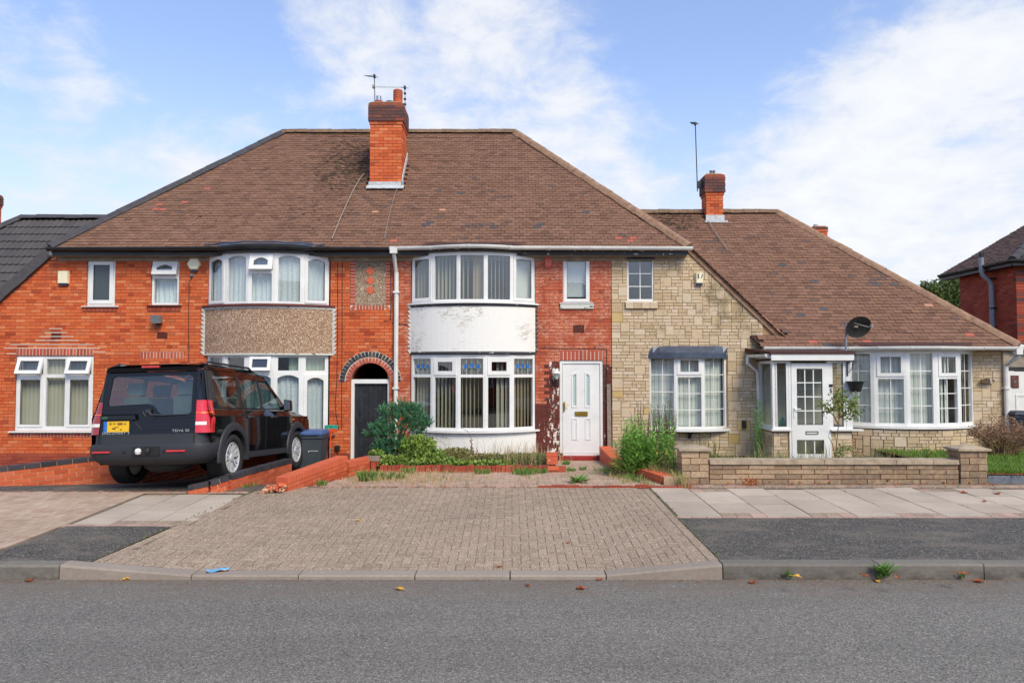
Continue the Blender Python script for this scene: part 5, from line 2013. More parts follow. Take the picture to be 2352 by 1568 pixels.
def light(x0, x1, z0, z1, nu=1, nv=1, edge=.045, y=PY, yd=.07):
    ring_boxes(fr, x0, x1, z0, z1, edge, y, y + yd)
    gls.append([(x0 + edge, y + .035, z0 + edge), (x1 - edge, y + .035, z0 + edge), (x1 - edge, y + .035, z1 - edge), (x0 + edge, y + .035, z1 - edge)])
    ring_boxes(dk, x0 + edge, x1 - edge, z0 + edge, z1 - edge, .010, y + .018, y + .03)
    for k in range(1, nu):
        u = x0 + edge + (x1 - x0 - 2 * edge) * k / nu
        bars.box(u - .011, u + .011, y + .026, y + .042, z0 + edge, z1 - edge)
    for k in range(1, nv):
        v = z0 + edge + (z1 - z0 - 2 * edge) * k / nv
        bars.box(x0 + edge, x1 - edge, y + .0255, y + .0425, v - .011, v + .011)
X_ = lambda px: P(px, 930, PY).x
light(X_(1780), X_(1812), pz0, PZT, edge=.05)
light(X_(1908), X_(1943), pz0, PZT, edge=.05)
fr.box(X_(1812) + .002, X_(1817), PY - .005, PY + .09, .1, PZT)
fr.box(X_(1903) - .02, X_(1908) - .002, PY - .005, PY + .09, .1, PZT)
fr.box(xj - .015, X_(1780) - .002, PY - .01, PY + .09, pz0, PZT)
fr.box(X_(1943) + .002, PXR2 - .02, PY - .01, PY + .09, pz0, PZT)
mb = MB(frame_xf((xj, F - .05, pz0), (0, -1, 0)))     # left return
sw = F - .05 - PY
ring_boxes(mb, .0, sw, .0, PZT - pz0, .06, 0, .07)
mb.build('side_frame', 'white_upvc', po)
mb = MB(frame_xf((xj, F - .05, pz0), (0, -1, 0)))
mb.poly([(.06, .035, .06), (sw - .06, .035, .06), (sw - .06, .035, PZT - pz0 - .06), (.06, .035, PZT - pz0 - .06)])
mb.build('pane', 'glass', po)
mb = MB(frame_xf((PXR2 - .03, PY + .08, pz0), (0, 1, 0)))
ring_boxes(mb, .0, sw, .0, PZT - pz0, .06, 0, .07)
mb.build('side_frame', 'white_upvc', po)
mb = MB(frame_xf((PXR2 - .03, PY + .08, pz0), (0, 1, 0)))
mb.poly([(.06, .035, .06), (sw - .06, .035, .06), (sw - .06, .035, PZT - pz0 - .06), (.06, .035, PZT - pz0 - .06)])
mb.build('pane', 'glass', po)
def panes(par):
    for q in gls:
        mb = MB()
        mb.poly(q)
        mb.build('pane', 'glass', par)
for o_, nm, mt in ((fr, 'frame', 'white_upvc'), (dk, 'gasket', 'black_plastic')):
    o_.build(nm, mt, po)
panes(po)
fr, gls, dk, bars = MB(), [], MB(), MB()
pd = part('porch_door', h3)
dx0, dx1 = X_(1818), X_(1902)
dzb = P(1860, 1053, PY).z
light(dx0, dx1, P(1860, 988, PY).z, P(1860, 834, PY).z, 3, 4, edge=.115, y=PY - .01)
light(dx0, dx1, dzb, P(1860, 1001, PY).z + .02, 3, 1, edge=.10, y=PY - .0105)
fr.box(dx0, dx1, PY - .0085, PY + .06, P(1860, 1001, PY).z + .02, P(1860, 988, PY).z)
fr.build('leaf', 'white_upvc', pd)
panes(pd)
dk.build('gasket', 'black_plastic', pd)
bars.build('glazing_bar', 'white_upvc', pd)
mb = MB()
q = rect(1850, 990, 1879, 997, PY)
ring_boxes(mb, q[0], q[1], q[2], q[3], .012, PY - .02, PY - .0086)
mb.build('letter_plate', 'black_plastic', pd)
mb = MB()
q = rect(1822, 935, 1826, 958, PY)
mb.box(q[0], q[1], PY - .022, PY - .008, q[2], q[3])
mb.tube([(q[0] + .02, PY - .02, q[3] - .03), (q[0] + .02, PY - .06, q[3] - .03), (q[0] + .14, PY - .06, q[3] - .035)], .010, 6)
mb.build('handle', 'white_upvc', pd)
mb = MB()
for a, b_ in ((xj - .06, X_(1816)), (X_(1906), PXR2 + .18)):
    mb.box(a, b_, PY - .07, PY + .10, pz0 - .035, pz0 - .002)
mb.box(xj - .06, xj + .05, PY + .10, F - .01, pz0 - .035, pz0 - .002)
mb.build('sill', 'white_upvc', po)
zf1 = P(1860, 813, PY).z
zf0 = PZT + .004
mb = MB()
pxl = P(1771, 820, PY - .1).x
pxr = P(1961, 820, PY - .1).x
mb.box(pxl, pxr, PY - .12, PY - .09, zf0, zf1)
mb.box(pxl, pxl + .03, PY - .09, F - .03, zf0 + .04, zf1 - .03)
mb.box(pxr - .03, pxr, PY - .09, F - .4, zf0, zf1)
mb.build('fascia', 'white_upvc', po)
mb = MB()
mb.hexa([(pxl - .03, PY - .14, zf1), (pxr + .02, PY - .14, zf1), (pxr + .02, F + .1, zf1 + .09), (pxl - .22, F - .03, zf1 + .09),
         (pxl - .03, PY - .14, zf1 + .05), (pxr + .02, PY - .14, zf1 + .05), (pxr + .02, F + .1, zf1 + .13), (pxl - .22, F - .03, zf1 + .15)])
mb.box(pxl, pxr, PY - .08, F, zf0, zf0 + .01)
mb.build('porch_roof', 'brown_felt', po)
mb = MB()
mb.box(xj + .15, PXR2 - .15, F - .045, F - .035, .0, 2.3)
mb.build('inner_wall', 'beige_blind', po)
bg_ = MB()          # things on the porch window board
c = P(1799, 973, PY + .25)
rn = random.Random(8)
pts = []
for k in range(14):
    a, b_ = rn.uniform(0, 6.28), rn.uniform(0, 1.4)
    pts.append((c.x + .10 * math.cos(a) * math.cos(b_), c.y + .1 * math.sin(a) * math.cos(b_), pz0 + .02 + .22 * math.sin(b_)))
bm = bmesh.new()
for p in pts + [(c.x - .1, c.y, pz0), (c.x + .1, c.y, pz0), (c.x, c.y + .1, pz0)]:
    bm.verts.new(p)
bmesh.ops.convex_hull(bm, input=bm.verts)
me = bpy.data.meshes.new('carrier_bag')
bm.to_mesh(me)
bm.free()
me.materials.append(MATS['bag_green'])
tag(link('carrier_bag', me), 'green plastic bag standing inside the glazed porch window', 'bag')
# lettering
def letters(parent, text, size, loc, rot, mat, depth=.004, name='lettering', extra=None, local=False):
    cu = bpy.data.curves.new('tmp', 'FONT')
    cu.body = text
    cu.size = size
    cu.extrude = depth
    cu.align_x = 'CENTER'
    cu.align_y = 'CENTER'
    if extra:
        cu.space_character = extra.get('space', 1)
    ob = bpy.data.objects.new('tmp', cu)
    COL.objects.link(ob)
    dg = bpy.context.evaluated_depsgraph_get()
    me = bpy.data.meshes.new_from_object(ob.evaluated_get(dg))
    bpy.data.objects.remove(ob)
    me.materials.clear()
    me.materials.append(MATS[mat])
    from mathutils import Euler
    M_ = Matrix.Translation(loc) @ Euler(rot).to_matrix().to_4x4()
    if extra and extra.get('sx'):
        M_ = M_ @ Matrix.Diagonal((extra['sx'], 1, 1, 1))
    me.transform(M_)
    return link(name, me, parent)
c = P(1908, 897, PY)
letters(po, '5', .125, (c.x, PY - .014, c.z), (R(90), 0, 0), 'black_plastic', name='house_number')
mb = MB()
q = rect(1904, 882, 1912, 888, PY)
mb.box(q[0], q[1], PY - .02, PY - .006, q[2], q[3])
mb.build('bell_push', 'black_plastic', po)
c = P(2261, 875, F)
mb = MB()
o = [(-.17, 0), (-.12, .035), (-.03, .065), (.07, .05), (.15, .03), (.17, .0), (.12, -.035), (.04, -.06), (-.06, -.05), (-.14, -.03)]
mb.prism([(c.x + a, F - .11, c.z + b_) for a, b_ in o][::-1], (0, .03, 0))
pq = mb.build('number_plaque', 'bark', None)
tag(pq, 'rough slice of wood with the number 5 on the stone wall', 'house number')
letters(pq, '5', .13, (c.x + .08, F - .113, c.z), (R(90), 0, 0), 'white_paint', name='digit')
# ------------------------------------------------------------------ roofs, eaves, chimneys
HL = P(112, 570, EY)          # left and right ends of the eaves
HR = P(1585, 560, EY)
RL = P(650, 303, RIDGE_Y)
RR = P(1183, 299, RIDGE_Y)
CH_X0, CH_X1, CH_Y0, CH_Y1 = -3.535, -2.74, 18.20, 19.10
def in_roof(x, z):
    t = (z - EZ) / (RIDGE_Z - EZ)
    return HL.x + (RL.x - HL.x) * t + .04 < x < HR.x + (RR.x - HR.x) * t - .04
SPECIAL = [(360, 482, 'new_red_tile'), (372, 482, 'new_red_tile'), (366, 488, 'dark_tile'), (362, 470, 'new_red_tile'), (420, 468, 'new_red_tile'), (470, 436, 'new_red_tile'),
           (1010, 483, 'pale_tile'), (1060, 443, 'slate_tile'), (1352, 485, 'slate_tile'), (1238, 518, 'slate_tile'), (1228, 521, 'slate_tile'), (1140, 524, 'slate_tile'),
           (972, 514, 'slate_tile'), (984, 511, 'slate_tile'), (1070, 514, 'dark_tile'), (1082, 514, 'dark_tile'), (1094, 514, 'dark_tile'), (1106, 517, 'dark_tile'), (1070, 524, 'dark_tile'),
           (1084, 524, 'dark_tile'), (1096, 524, 'dark_tile'), (1118, 516, 'dark_tile'), (1130, 516, 'dark_tile'), (1152, 516, 'dark_tile'), (1060, 545, 'dark_tile'), (1092, 545, 'dark_tile'),
           (1412, 546, 'new_red_tile'), (1424, 546, 'new_red_tile'), (1438, 551, 'new_red_tile'), (1448, 546, 'new_red_tile'), (1425, 541, 'dark_tile'), (866, 490, 'pale_tile'),
           (905, 552, 'new_red_tile'), (1080, 410, 'dark_tile'), (1090, 414, 'dark_tile'), (1125, 440, 'dark_tile'), (1160, 452, 'dark_tile')]
rf1 = part('roof', h1)
rf2 = part('roof', h2)
notch = lambda x, z: CH_X0 - .05 < x < CH_X1 + .05 and CH_Y0 - .02 < EY + (z - EZ) / PITCH_T < CH_Y1
XS = -2.97
tile_slope(rf1, HL.x, XS, EZ, RIDGE_Z, lambda x, z: in_roof(x, z) and x < XS and not notch(x, z), SPECIAL, seed=1)
tile_slope(rf2, XS, HR.x, EZ, RIDGE_Z, lambda x, z: in_roof(x, z) and x >= XS and not notch(x, z), SPECIAL, seed=2)
dd = .02
def slope_bed(parent, pts, mat='tile_bed', th=.04):
    mb = MB()
    mb.prism(pts, (0, 0, -th))
    return mb.build('roof_deck', mat, parent)
xs_t = XS
slope_bed(rf1, [(HL.x, EY, EZ), (XS, EY, EZ), (XS, RIDGE_Y, RIDGE_Z), (RL.x, RIDGE_Y, RIDGE_Z)])
slope_bed(rf2, [(XS, EY, EZ), (HR.x, EY, EZ), (RR.x, RIDGE_Y, RIDGE_Z), (XS, RIDGE_Y, RIDGE_Z)])
BYk = RIDGE_Y * 2 - EY
mb = MB()
mb.poly([(HL.x, EY, EZ - .01), (RL.x, RIDGE_Y, RIDGE_Z - .01), (HL.x, BYk, EZ - .01)])
mb.poly([(HL.x, BYk, EZ - .01), (RL.x, RIDGE_Y, RIDGE_Z - .01), (XS, RIDGE_Y, RIDGE_Z - .01), (XS, BYk, EZ - .01)])
mb.build('rear_slope', 'brown_tile', rf1)
mb = MB()
mb.poly([(HR.x, BYk, EZ - .01), (RR.x, RIDGE_Y, RIDGE_Z - .01), (HR.x, EY, EZ - .01)])
mb.poly([(XS, BYk, EZ - .01), (XS, RIDGE_Y, RIDGE_Z - .01), (RR.x, RIDGE_Y, RIDGE_Z - .01), (HR.x, BYk, EZ - .01)])
mb.build('rear_slope', 'brown_tile', rf2)
up = Vector((0, 0, .05))
ridge_run(rf1, 'ridge_tile', Vector((XS, RIDGE_Y, RIDGE_Z)) + up, Vector((RL.x, RIDGE_Y, RIDGE_Z)) + up, 'mossy_ridge')
ridge_run(rf2, 'ridge_tile', Vector((XS, RIDGE_Y, RIDGE_Z)) + up, Vector((RR.x, RIDGE_Y, RIDGE_Z)) + up, 'mossy_ridge')
ridge_run(rf1, 'hip_tile', Vector((HL.x, EY, EZ)) + up, Vector((RL.x, RIDGE_Y, RIDGE_Z)) + up, 'hip_tile_grey', .12, .42, True)
ridge_run(rf2, 'hip_tile', Vector((HR.x, EY, EZ)) + up, Vector((RR.x, RIDGE_Y, RIDGE_Z)) + up, 'hip_tile_brown', .115, .33)
# house shells behind the fronts
for hh, xa, xb, zt in ((h1, dl0.x + .1, XPARTY - .05, EZ - .1), (h2, XPARTY + .05, XST, EZ - .1)):
    mb = MB()
    mb.box(xa, xa + .1, F + .23, F + 7.6, ZBOT, zt)
    mb.box(xb - .1, xb, F + .23, F + 7.6, ZBOT, zt)
    mb.box(xa, xb, F + 7.6, F + 7.8, ZBOT, zt)
    mb.build('inner_walls', 'room_wall', hh)
    mb = MB()
    if hh is h1:
        mb.box(xa + .1, arc_c.x - AR0 - .16, F + .23, F + 7.6, 2.62, 2.80)
        mb.box(xa + .1, arc_c.x - AR0 - .16, F + .23, F + 7.6, ZBOT, .2)
    else:
        mb.box(xa + .1, xb - .1, F + .23, F + 7.6, 2.62, 2.80)
        mb.box(xa + .1, xb - .1, F + .23, F + 7.6, ZBOT, .2)
    mb.box(xa + .1, xb - .1, F + .23, F + 7.6, EZ - .17, EZ - .12)
    mb.build('floor', 'room_floor', hh)
mb = MB()
mb.box(XST, XEND, F + 5.0, F + 5.2, ZBOT, 4.7)
mb.box(dr0.x + 1.3, dr0.x + 1.4, F + .23, F + 5.0, ZBOT, 2.6)
mb.build('inner_walls', 'room_wall', h3)
mb = MB()
mb.box(XST, XEND, F + .23, F + 5.0, ZBOT, .2)
mb.box(XST, XEND - .2, F + .23, F + 5.0, 2.40, 2.52)
mb.box(XST, dr0.x, F + .23, F + 5.0, EZ - .2, EZ - .15)
mb.build('floor', 'room_floor', h3)
# sofa seen through the lower bow window
mb = MB()
c = P(1090, 970, F + .6)
mb.box(c.x - .85, c.x + .85, F + .45, F + 1.2, .2, 1.0)
for k in range(3):
    mb.box(c.x - .8 + k * .54, c.x - .3 + k * .54, F + .36, F + .6, .75, 1.12)
tag(mb.build('sofa', 'sofa'), 'tan sofa just inside the lower bow window of the red brick house', 'sofa')
# eaves: fascia, soffit, gutters
XG = P(900, 565, EY).x
for hh, xa, xb, mt in ((h1, HL.x + .05, XG, 'black_gutter'), (h2, XG, HR.x - .05, 'peeling_black')):
    mb = MB()
    mb.box(xa, xb, EY + .05, EY + .075, EZ - .16, EZ - .015)
    mb.build('fascia', mt, hh)
    mb = MB()
    mb.box(xa, xb, EY + .075, F + .01, EZ - .165, EZ - .15)
    mb.box(xa, xb, F - .035, F + .05, EZ - .25, EZ - .166)
    mb.build('soffit', 'soffit_board', hh)
def bay_eaves(hh, x0, x1, sag, ez, gut, fascia, lead, gx0, gx1, gmat, ztop_win, deck='lead'):
    a = bay_vertices(x0 - .05, x1 + .05, sag + .10, 20)
    arc_wall(hh, 'bay_fascia', fascia, x0 - .06, x1 + .06, sag + .06, ztop_win + .003, ez - .012, th=.03)
    arc_sheet(hh, 'bay_soffit', 'soffit_board', x0, x1, sag + .03, ztop_win + .004, F + .05, th=.012)
    mb = MB()
    b_ = bay_vertices(x0 - .05, x1 + .05, sag + .13, 20)
    for k in range(20):
        p, q = b_[k], b_[k + 1]
        if p.y > EY + .05 and q.y > EY + .05:
            continue
        yb = EY + .10
        zb_ = ez + .10 * PITCH_T + .045
        py, qy = min(p.y, EY + .05), min(q.y, EY + .05)
        mb.poly([(p.x, py, ez + .045), (q.x, qy, ez + .045), (q.x, yb, zb_), (p.x, yb, zb_)])
    mb.build('bay_roof', deck, hh)
    pts = [(gx0, EY - .02, ez)]
    for v in a:
        if v.y < EY - .02:
            pts.append((v.x, v.y - .04, ez))
    pts.append((gx1, EY - .02, ez))
    if gut:
        gutter(hh, pts, gmat)
    return pts
B1X0, B1X1 = P(480, 640, F).x, P(756, 640, F).x
B2X0, B2X1 = P(946, 640, F).x, P(1228, 640, F).x
bay_eaves(h1, B1X0, B1X1, SAG, EZ - .01, True, 'black_gutter', True, HL.x, XG - .05, 'black_gutter', gz(588), 'lead')
bay_eaves(h2, B2X0, B2X1, SAG, EZ, True, 'peeling_black', True, XG - .02, HR.x + .05, 'white_plastic', gz(586), 'brown_felt')
a = bay_vertices(B1X0 - .10, B1X1 + .10, SAG + .18, 20)
mb = MB()
mb.tube([(v.x, min(v.y, EY) - .02, EZ + .075 + .01 * math.sin(k * 1.7)) for k, v in enumerate(a) if v.y < EY + .2], .018, 6)
mb.build('lead_roll', 'lead', h1)
# downpipe between the two brick houses
xp = P(910, 750, F - .08).x
pts = [(XG + .05, EY - .02, EZ - .05), (XG + .05, EY - .02, EZ - .14), (xp, F - .08, EZ - .52), (xp, F - .08, .2)]
mb = MB()
mb.box(XG - .03, XG + .13, EY - .09, EY + .05, EZ - .13, EZ + .02)
mb.build('gutter_outlet', 'white_plastic', h2)
downpipe(h2, pts, 'white_plastic', .050, 8, brackets=[(xp, F - .08, 3.9), (xp, F - .08, 1.75)])
# ---- low roof of the stone house
R3Z = 6.485
R3Y = EY + (R3Z - ZE3) / PITCH_T
H3R = P(2342, 800, EY)
R3R = P(1785, 487, R3Y)
def in_roof3(x, z):
    t = (z - ZE3) / (R3Z - ZE3)
    if x > H3R.x + (R3R.x - H3R.x) * t - .04:
        return False
    zz = min(z, 4.88)
    lim = dr0.x + (dr1.x - dr0.x) * (zz - dr0.z) / (dr1.z - dr0.z) + .06
    if z > 4.88:
        lim = HR.x + (RR.x - HR.x) * (z - EZ) / (RIDGE_Z - EZ) - .1
    if z < P(1780, 775, F).z + .02:
        lim = P(1752, 790, EY).x
    return x > lim and not (5.22 < x < 5.75 and z > 6.15 and 20.0 < EY + (z - ZE3) / PITCH_T)
SP3 = [(1835, 605, 'dark_tile'), (1871, 650, 'slate_tile'), (1893, 712, 'slate_tile'), (1799, 606, 'slate_tile'), (1893, 793, 'slate_tile'), (1940, 740, 'dark_tile'), (1932, 744, 'dark_tile'),
       (1990, 787, 'new_red_tile'), (2233, 771, 'new_red_tile'), (2124, 700, 'pale_tile'), (1988, 652, 'dark_tile'), (2003, 648, 'dark_tile'), (2010, 655, 'dark_tile'), (2000, 642, 'dark_tile'),
       (2012, 628, 'dark_tile'), (2022, 633, 'dark_tile'), (2024, 640, 'dark_tile'), (2032, 640, 'dark_tile'), (2008, 652, 'slate_tile'), (2044, 652, 'slate_tile'), (1640, 548, 'dark_tile'), (1655, 550, 'dark_tile'),
       (1628, 556, 'dark_tile'), (1640, 558, 'dark_tile'), (1652, 572, 'dark_tile'), (1668, 576, 'dark_tile'), (1755, 543, 'dark_tile'), (1868, 664, 'dark_tile'), (1862, 687, 'dark_tile'), (1837, 720, 'slate_tile'), (1876, 788, 'new_red_tile'), (1800, 713, 'dark_tile')]
rf3 = part('roof', h3)
tile_slope(rf3, 2.0, H3R.x, ZE3, R3Z, in_roof3, SP3, seed=3, tw=.20, gauge=.115)
mb = MB()
mb.prism([(P(1752, 790, EY).x, EY, ZE3), (H3R.x, EY, ZE3), (R3R.x, R3Y, R3Z), (2.2, R3Y, R3Z), (3.9, EY + 2.25, ZE3 + 2.19)], (0, 0, -.04))
mb.build('roof_deck', 'tile_bed', rf3)
R3B = 2 * R3Y - EY
mb = MB()
mb.poly([(H3R.x, R3B, ZE3), (R3R.x, R3Y, R3Z - .01), (H3R.x, EY, ZE3)])
mb.poly([(2.2, R3B, ZE3), (2.2, R3Y, R3Z - .01), (R3R.x, R3Y, R3Z - .01), (H3R.x, R3B, ZE3)])
mb.build('rear_slope', 'brown_tile', rf3)
ridge_run(rf3, 'ridge_tile', (2.4, R3Y, R3Z + .04), (R3R.x, R3Y, R3Z + .05), 'mossy_ridge')
ridge_run(rf3, 'hip_tile', Vector((H3R.x, EY, ZE3)) + up, Vector((R3R.x, R3Y, R3Z)) + up, 'hip_tile_brown', .115, .33)
# side slope over the gable and its raking verge
mb = MB()
yv = EY + (dr0.z - ZE3) / PITCH_T
yv1 = EY + (dr1.z - ZE3) / PITCH_T
mb.poly([(dr0.x, F - .1, dr0.z), (dr1.x, F - .1, dr1.z), (dr1.x, yv1, dr1.z), (dr0.x, yv, dr0.z)])
mb.poly([(XST, F + .1, dr0.z), (dr0.x, F + .1, dr0.z), (dr0.x, yv, dr0.z), (XST, yv, dr0.z)])
mb.build('side_slope', 'brown_tile', rf3)
d_ = (dr1 - dr0)
Lr = d_.length
d_.normalize()
nr_ = Vector((-d_.z, 0, d_.x))
if nr_.z < 0:
    nr_ = -nr_
mb = MB()
a, b_ = Vector((dr0.x, F - .06, dr0.z)), Vector((dr1.x, F - .06, dr1.z))
mb.prism([a - nr_ * .10, b_ - nr_ * .10, b_ + nr_ * .0, a + nr_ * .0], (0, .05, 0))
mb.build('barge_board', 'hip_tile_brown', rf3)
nt_ = int(Lr / .115)
its = []
ang = math.atan2(-d_.z, d_.x)
for k in range(nt_):
    p = a + d_ * ((k + .5) * Lr / nt_) + nr_ * (.025 + random.uniform(-.004, .004))
    its.append(dict(c=(p.x, F - .03, p.z), s=(.19, .16, .016), mat='pale_tile' if k > nt_ - 7 and k % 3 else 'brown_tile', rot=(0, ang - .12, 0)))
lay(rf3, 'verge_tile', 'verge_tiles', its, 300)
mb = MB()
c = P(1775, 782, F)
mb.hexa([(c.x - .28, F - .10, c.z - .12), (c.x + .16, F - .10, c.z - .12), (c.x + .30, F + .3, c.z + .02), (c.x - .28, F + .1, c.z + .02),
         (c.x - .14, F - .06, c.z + .02), (c.x + .22, F - .06, c.z + .02), (c.x + .34, F + .3, c.z + .12), (c.x - .14, F + .1, c.z + .12)])
mb.build('lead_apron', 'lead', rf3)
# gutter of the low eaves
A3 = bay_vertices(BX0 - .12, BX1 + .10, SAG3 + .12, 20)
gp = [(P(1754, 800, EY).x, EY - .04, ZE3 - .015), (BX0 - .15, EY - .04, ZE3 - .015)] + [(v.x, v.y - .04, ZE3 - .015) for v in A3 if v.y < EY - .02] + [(H3R.x + .10, EY - .04, ZE3 - .015)]
gutter(h3, gp, 'white_plastic', joints=.62)
mb = MB()
mb.box(P(1752, 800, EY).x, BX0 - .1, EY + .04, EY + .07, ZE3 - .14, ZE3 - .02)
mb.build('fascia', 'maroon_board', h3)
mb = MB()
for k in range(20):
    p, q = A3[k], A3[k + 1]
    if p.y > EY + .02 and q.y > EY + .02:
        continue
    mb.poly([(p.x, min(p.y, EY), ZE3 + .02), (q.x, min(q.y, EY), ZE3 + .02), (q.x, EY + .06, ZE3 + .06 * PITCH_T + .05), (p.x, EY + .06, ZE3 + .06 * PITCH_T + .05)])
mb.build('bay_roof', 'brown_felt', h3)
xq = P(2310, 880, F - .08).x
mb = MB()
mb.box(xq + .05, xq + .19, EY - .10, EY + .03, ZE3 - .17, ZE3)
mb.build('gutter_outlet', 'white_plastic', h3)
downpipe(h3, [(xq + .12, EY - .04, ZE3 - .1), (xq + .12, EY - .04, ZE3 - .2), (xq, F - .10, ZE3 - .42), (xq, F - .10, .3)], 'white_plastic', .05, 8, brackets=[(xq, F - .10, 1.75)])
xq = P(1742, 900, F - .12).x
gp = [(P(1736, 828, F - .1).x, F - .12, PZT + .10), (pxl - .02, PY + .02, PZT + .10)]
gutter(po, [(pxl - .16, F - .1, PZT + .12), (pxl - .06, PY - .05, PZT + .12)], 'white_plastic', r=.05)
downpipe(po, [(pxl - .20, F - .14, PZT + .08), (pxl - .20, F - .14, PZT - .05), (xq, F - .10, PZT - .25), (xq + .02, F - .12, .25)], 'white_plastic', .040, 8, brackets=[(xq, F - .11, 1.25)])
# ---- chimneys
def chimney(hh, x0, x1, y0, y1, z0, zcap, ztop, body='orange_brick', cap_over=.045):
    ch = part('chimney', hh)
    mb = MB()
    mb.box(x0 + .012, x1 - .012, y0 + .012, y1 - .012, z0 - .8, zcap)
    mb.box(x0 - cap_over + .012, x1 + cap_over - .012, y0 - cap_over + .012, y1 + cap_over - .012, zcap, ztop - .03)
    mb.build('core', 'mortar_orange', ch)
    its = []
    def face_ring(a0, a1, b0, b1, z, h, mt, k):
        t = .1
        for (p0, p1, fixed, axis) in ((a0, a1, b0, 'f'), (a0, a1, b1, 'b'), (b0 + t, b1 - t, a0, 'l'), (b0 + t, b1 - t, a1, 'r')):
            x = p0 - (.11 if (k + (axis in 'lr')) % 2 else 0)
            while x < p1:
                a, b_ = max(x, p0), min(x + .225, p1)
                if b_ - a > .03:
                    m_ = (a + b_) / 2
                    if axis == 'f':
                        its.append(dict(c=(m_, fixed + t / 2, z + h / 2), s=(round(b_ - a - .01, 3), t, h - .01), mat=mt))
                    elif axis == 'b':
                        its.append(dict(c=(m_, fixed - t / 2, z + h / 2), s=(round(b_ - a - .01, 3), t, h - .01), mat=mt))
                    elif axis == 'l':
                        its.append(dict(c=(fixed + t / 2, m_, z + h / 2), s=(t, round(b_ - a - .01, 3), h - .01), mat=mt))
                    else:
                        its.append(dict(c=(fixed - t / 2, m_, z + h / 2), s=(t, round(b_ - a - .01, 3), h - .01), mat=mt))
                x += .225
    h = .078
    n = round((zcap - z0) / h)
    h = (zcap - z0) / n
    for k in range(n):
        o = .018 if k == n - 1 else 0
        face_ring(x0 - o, x1 + o, y0 - o, y1 + o, z0 + k * h, h, body, k)
    n = max(3, round((ztop - zcap) / .085))
    h = (ztop - zcap) / n
    for k in range(n):
        o = cap_over if k < n - 1 else cap_over * .25
        face_ring(x0 - o, x1 + o, y0 - o, y1 + o, zcap + k * h, h, 'chimney_cap_brick', k)
    lay(ch, 'brick', 'bricks', its, 300, near)
    mb = MB()
    mb.box(x0 + .04, x1 - .04, y0 + .04, y1 - .04, ztop - .02, ztop + .03)
    mb.build('flaunching', 'mortar_buff', ch)
    return ch
zc0 = P(882, 418, CH_Y0).z
c1 = chimney(h2, CH_X0, CH_X1, CH_Y0, CH_Y1, zc0, P(882, 279, CH_Y0).z, P(882, 235, CH_Y0).z)
zt = P(882, 235, CH_Y0).z
mb = MB()
mb.box(CH_X0 - .02, CH_X1 + .02, CH_Y0 - .03, CH_Y0 - .003, zc0 - .12, zc0)
mb.box(CH_X1 + .003, CH_X1 + .03, CH_Y0 - .03, CH_Y1, zc0 - .1, zc0 + .06)
mb.prism([(CH_X1 + .004, CH_Y0, zc0 - .05), (CH_X1 + .004, CH_Y1, zc0 + .90 * PITCH_T - .05), (CH_X1 + .004, CH_Y1, zc0 + .90 * PITCH_T + .12), (CH_X1 + .004, CH_Y0, zc0 + .12)], (.02, 0, 0))
mb.prism([(CH_X0 - .05, CH_Y0 - .03, zc0 - .11), (CH_X1 + .06, CH_Y0 - .03, zc0 - .11), (CH_X1 + .07, CH_Y0 - .16, zc0 - .20), (CH_X0 - .06, CH_Y0 - .16, zc0 - .20)], (0, 0, .02))
mb.build('flashing', 'pale_lead', c1)
cy = (CH_Y0 + CH_Y1) / 2 - .15
mb = MB()
p1_ = (P(870, 230, cy).x, cy, zt)
mb.lathe([(.115, -.03), (.118, .06), (.105, .13), (.09, .135)], 18, mat=Matrix.Translation(p1_))
mb.lathe([(.066, .13), (.066, .26), (.05, .26)], 16, 1, mat=Matrix.Translation(p1_))
mb.build('chimney_pot', ['dull_brick', 'steel'], c1, smooth=40)
p2_ = (P(914, 230, cy).x, cy, zt)
mb = MB()
mb.lathe([(.115, -.03), (.112, .12), (.118, .15), (.118, .40), (.105, .415), (.0, .42)], 20, mat=Matrix.Translation(p2_))
sl = MB()
for k in range(4):
    for j in range(10):
        a0, a1 = 2 * math.pi * (j + .12 + .5 * (k % 2)) / 10, 2 * math.pi * (j + .82 + .5 * (k % 2)) / 10
        z_ = .19 + k * .055
        sl.hexa([(p2_[0] + rr * math.cos(a), p2_[1] + rr * math.sin(a), p2_[2] + z_ + dz_) for dz_ in (0, .022) for rr, a in ((.119, a0), (.1205, a0), (.1205, a1), (.119, a1))])
mb.build('chimney_pot', 'fence_brick', c1, smooth=40)
sl.build('louvre', 'dark_metal', c1)
mb = MB()
mb.lathe([(.10, -.02), (.10, .085), (.07, .09)], 14, mat=Matrix.Translation((P(897, 230, cy).x, cy - .1, zt)))
mb.build('chimney_pot', 'dark_metal', c1, smooth=40)
Y2 = 20.0
x0, x1 = P(1622, 470, Y2).x, P(1662, 470, Y2).x
c2_ = chimney(h3, x0, x1, Y2, Y2 + .5, P(1640, 494, Y2).z, P(1640, 442, Y2).z, P(1640, 400, Y2).z, 'orange_brick', .05)
mb = MB()
zc = P(1640, 494, Y2).z
mb.box(x0 - .015, x1 + .015, Y2 - .02, Y2 - .003, zc - .20, zc)
mb.box(x0 - .06, x1 + .08, Y2 - .1, Y2 - .02, zc - .22, zc - .17)
mb.build('flashing', 'pale_lead', c2_)
mb = MB()
zz = P(1640, 400, Y2).z
for dx_ in (-.03, .05):
    for k in range(4):
        mb.lathe([(.05, zz + .03 + k * .035), (.035, zz + .045 + k * .035)], 10, mat=Matrix.Translation((x0 + .22 + dx_, Y2 + .2, 0)))
    mb.tube([(x0 + .22 + dx_, Y2 + .2, zz - .02), (x0 + .22 + dx_, Y2 + .2, zz + .16)], .008, 5)
mb.build('chimney_cowl', 'steel', c2_)
Y3 = 23.0
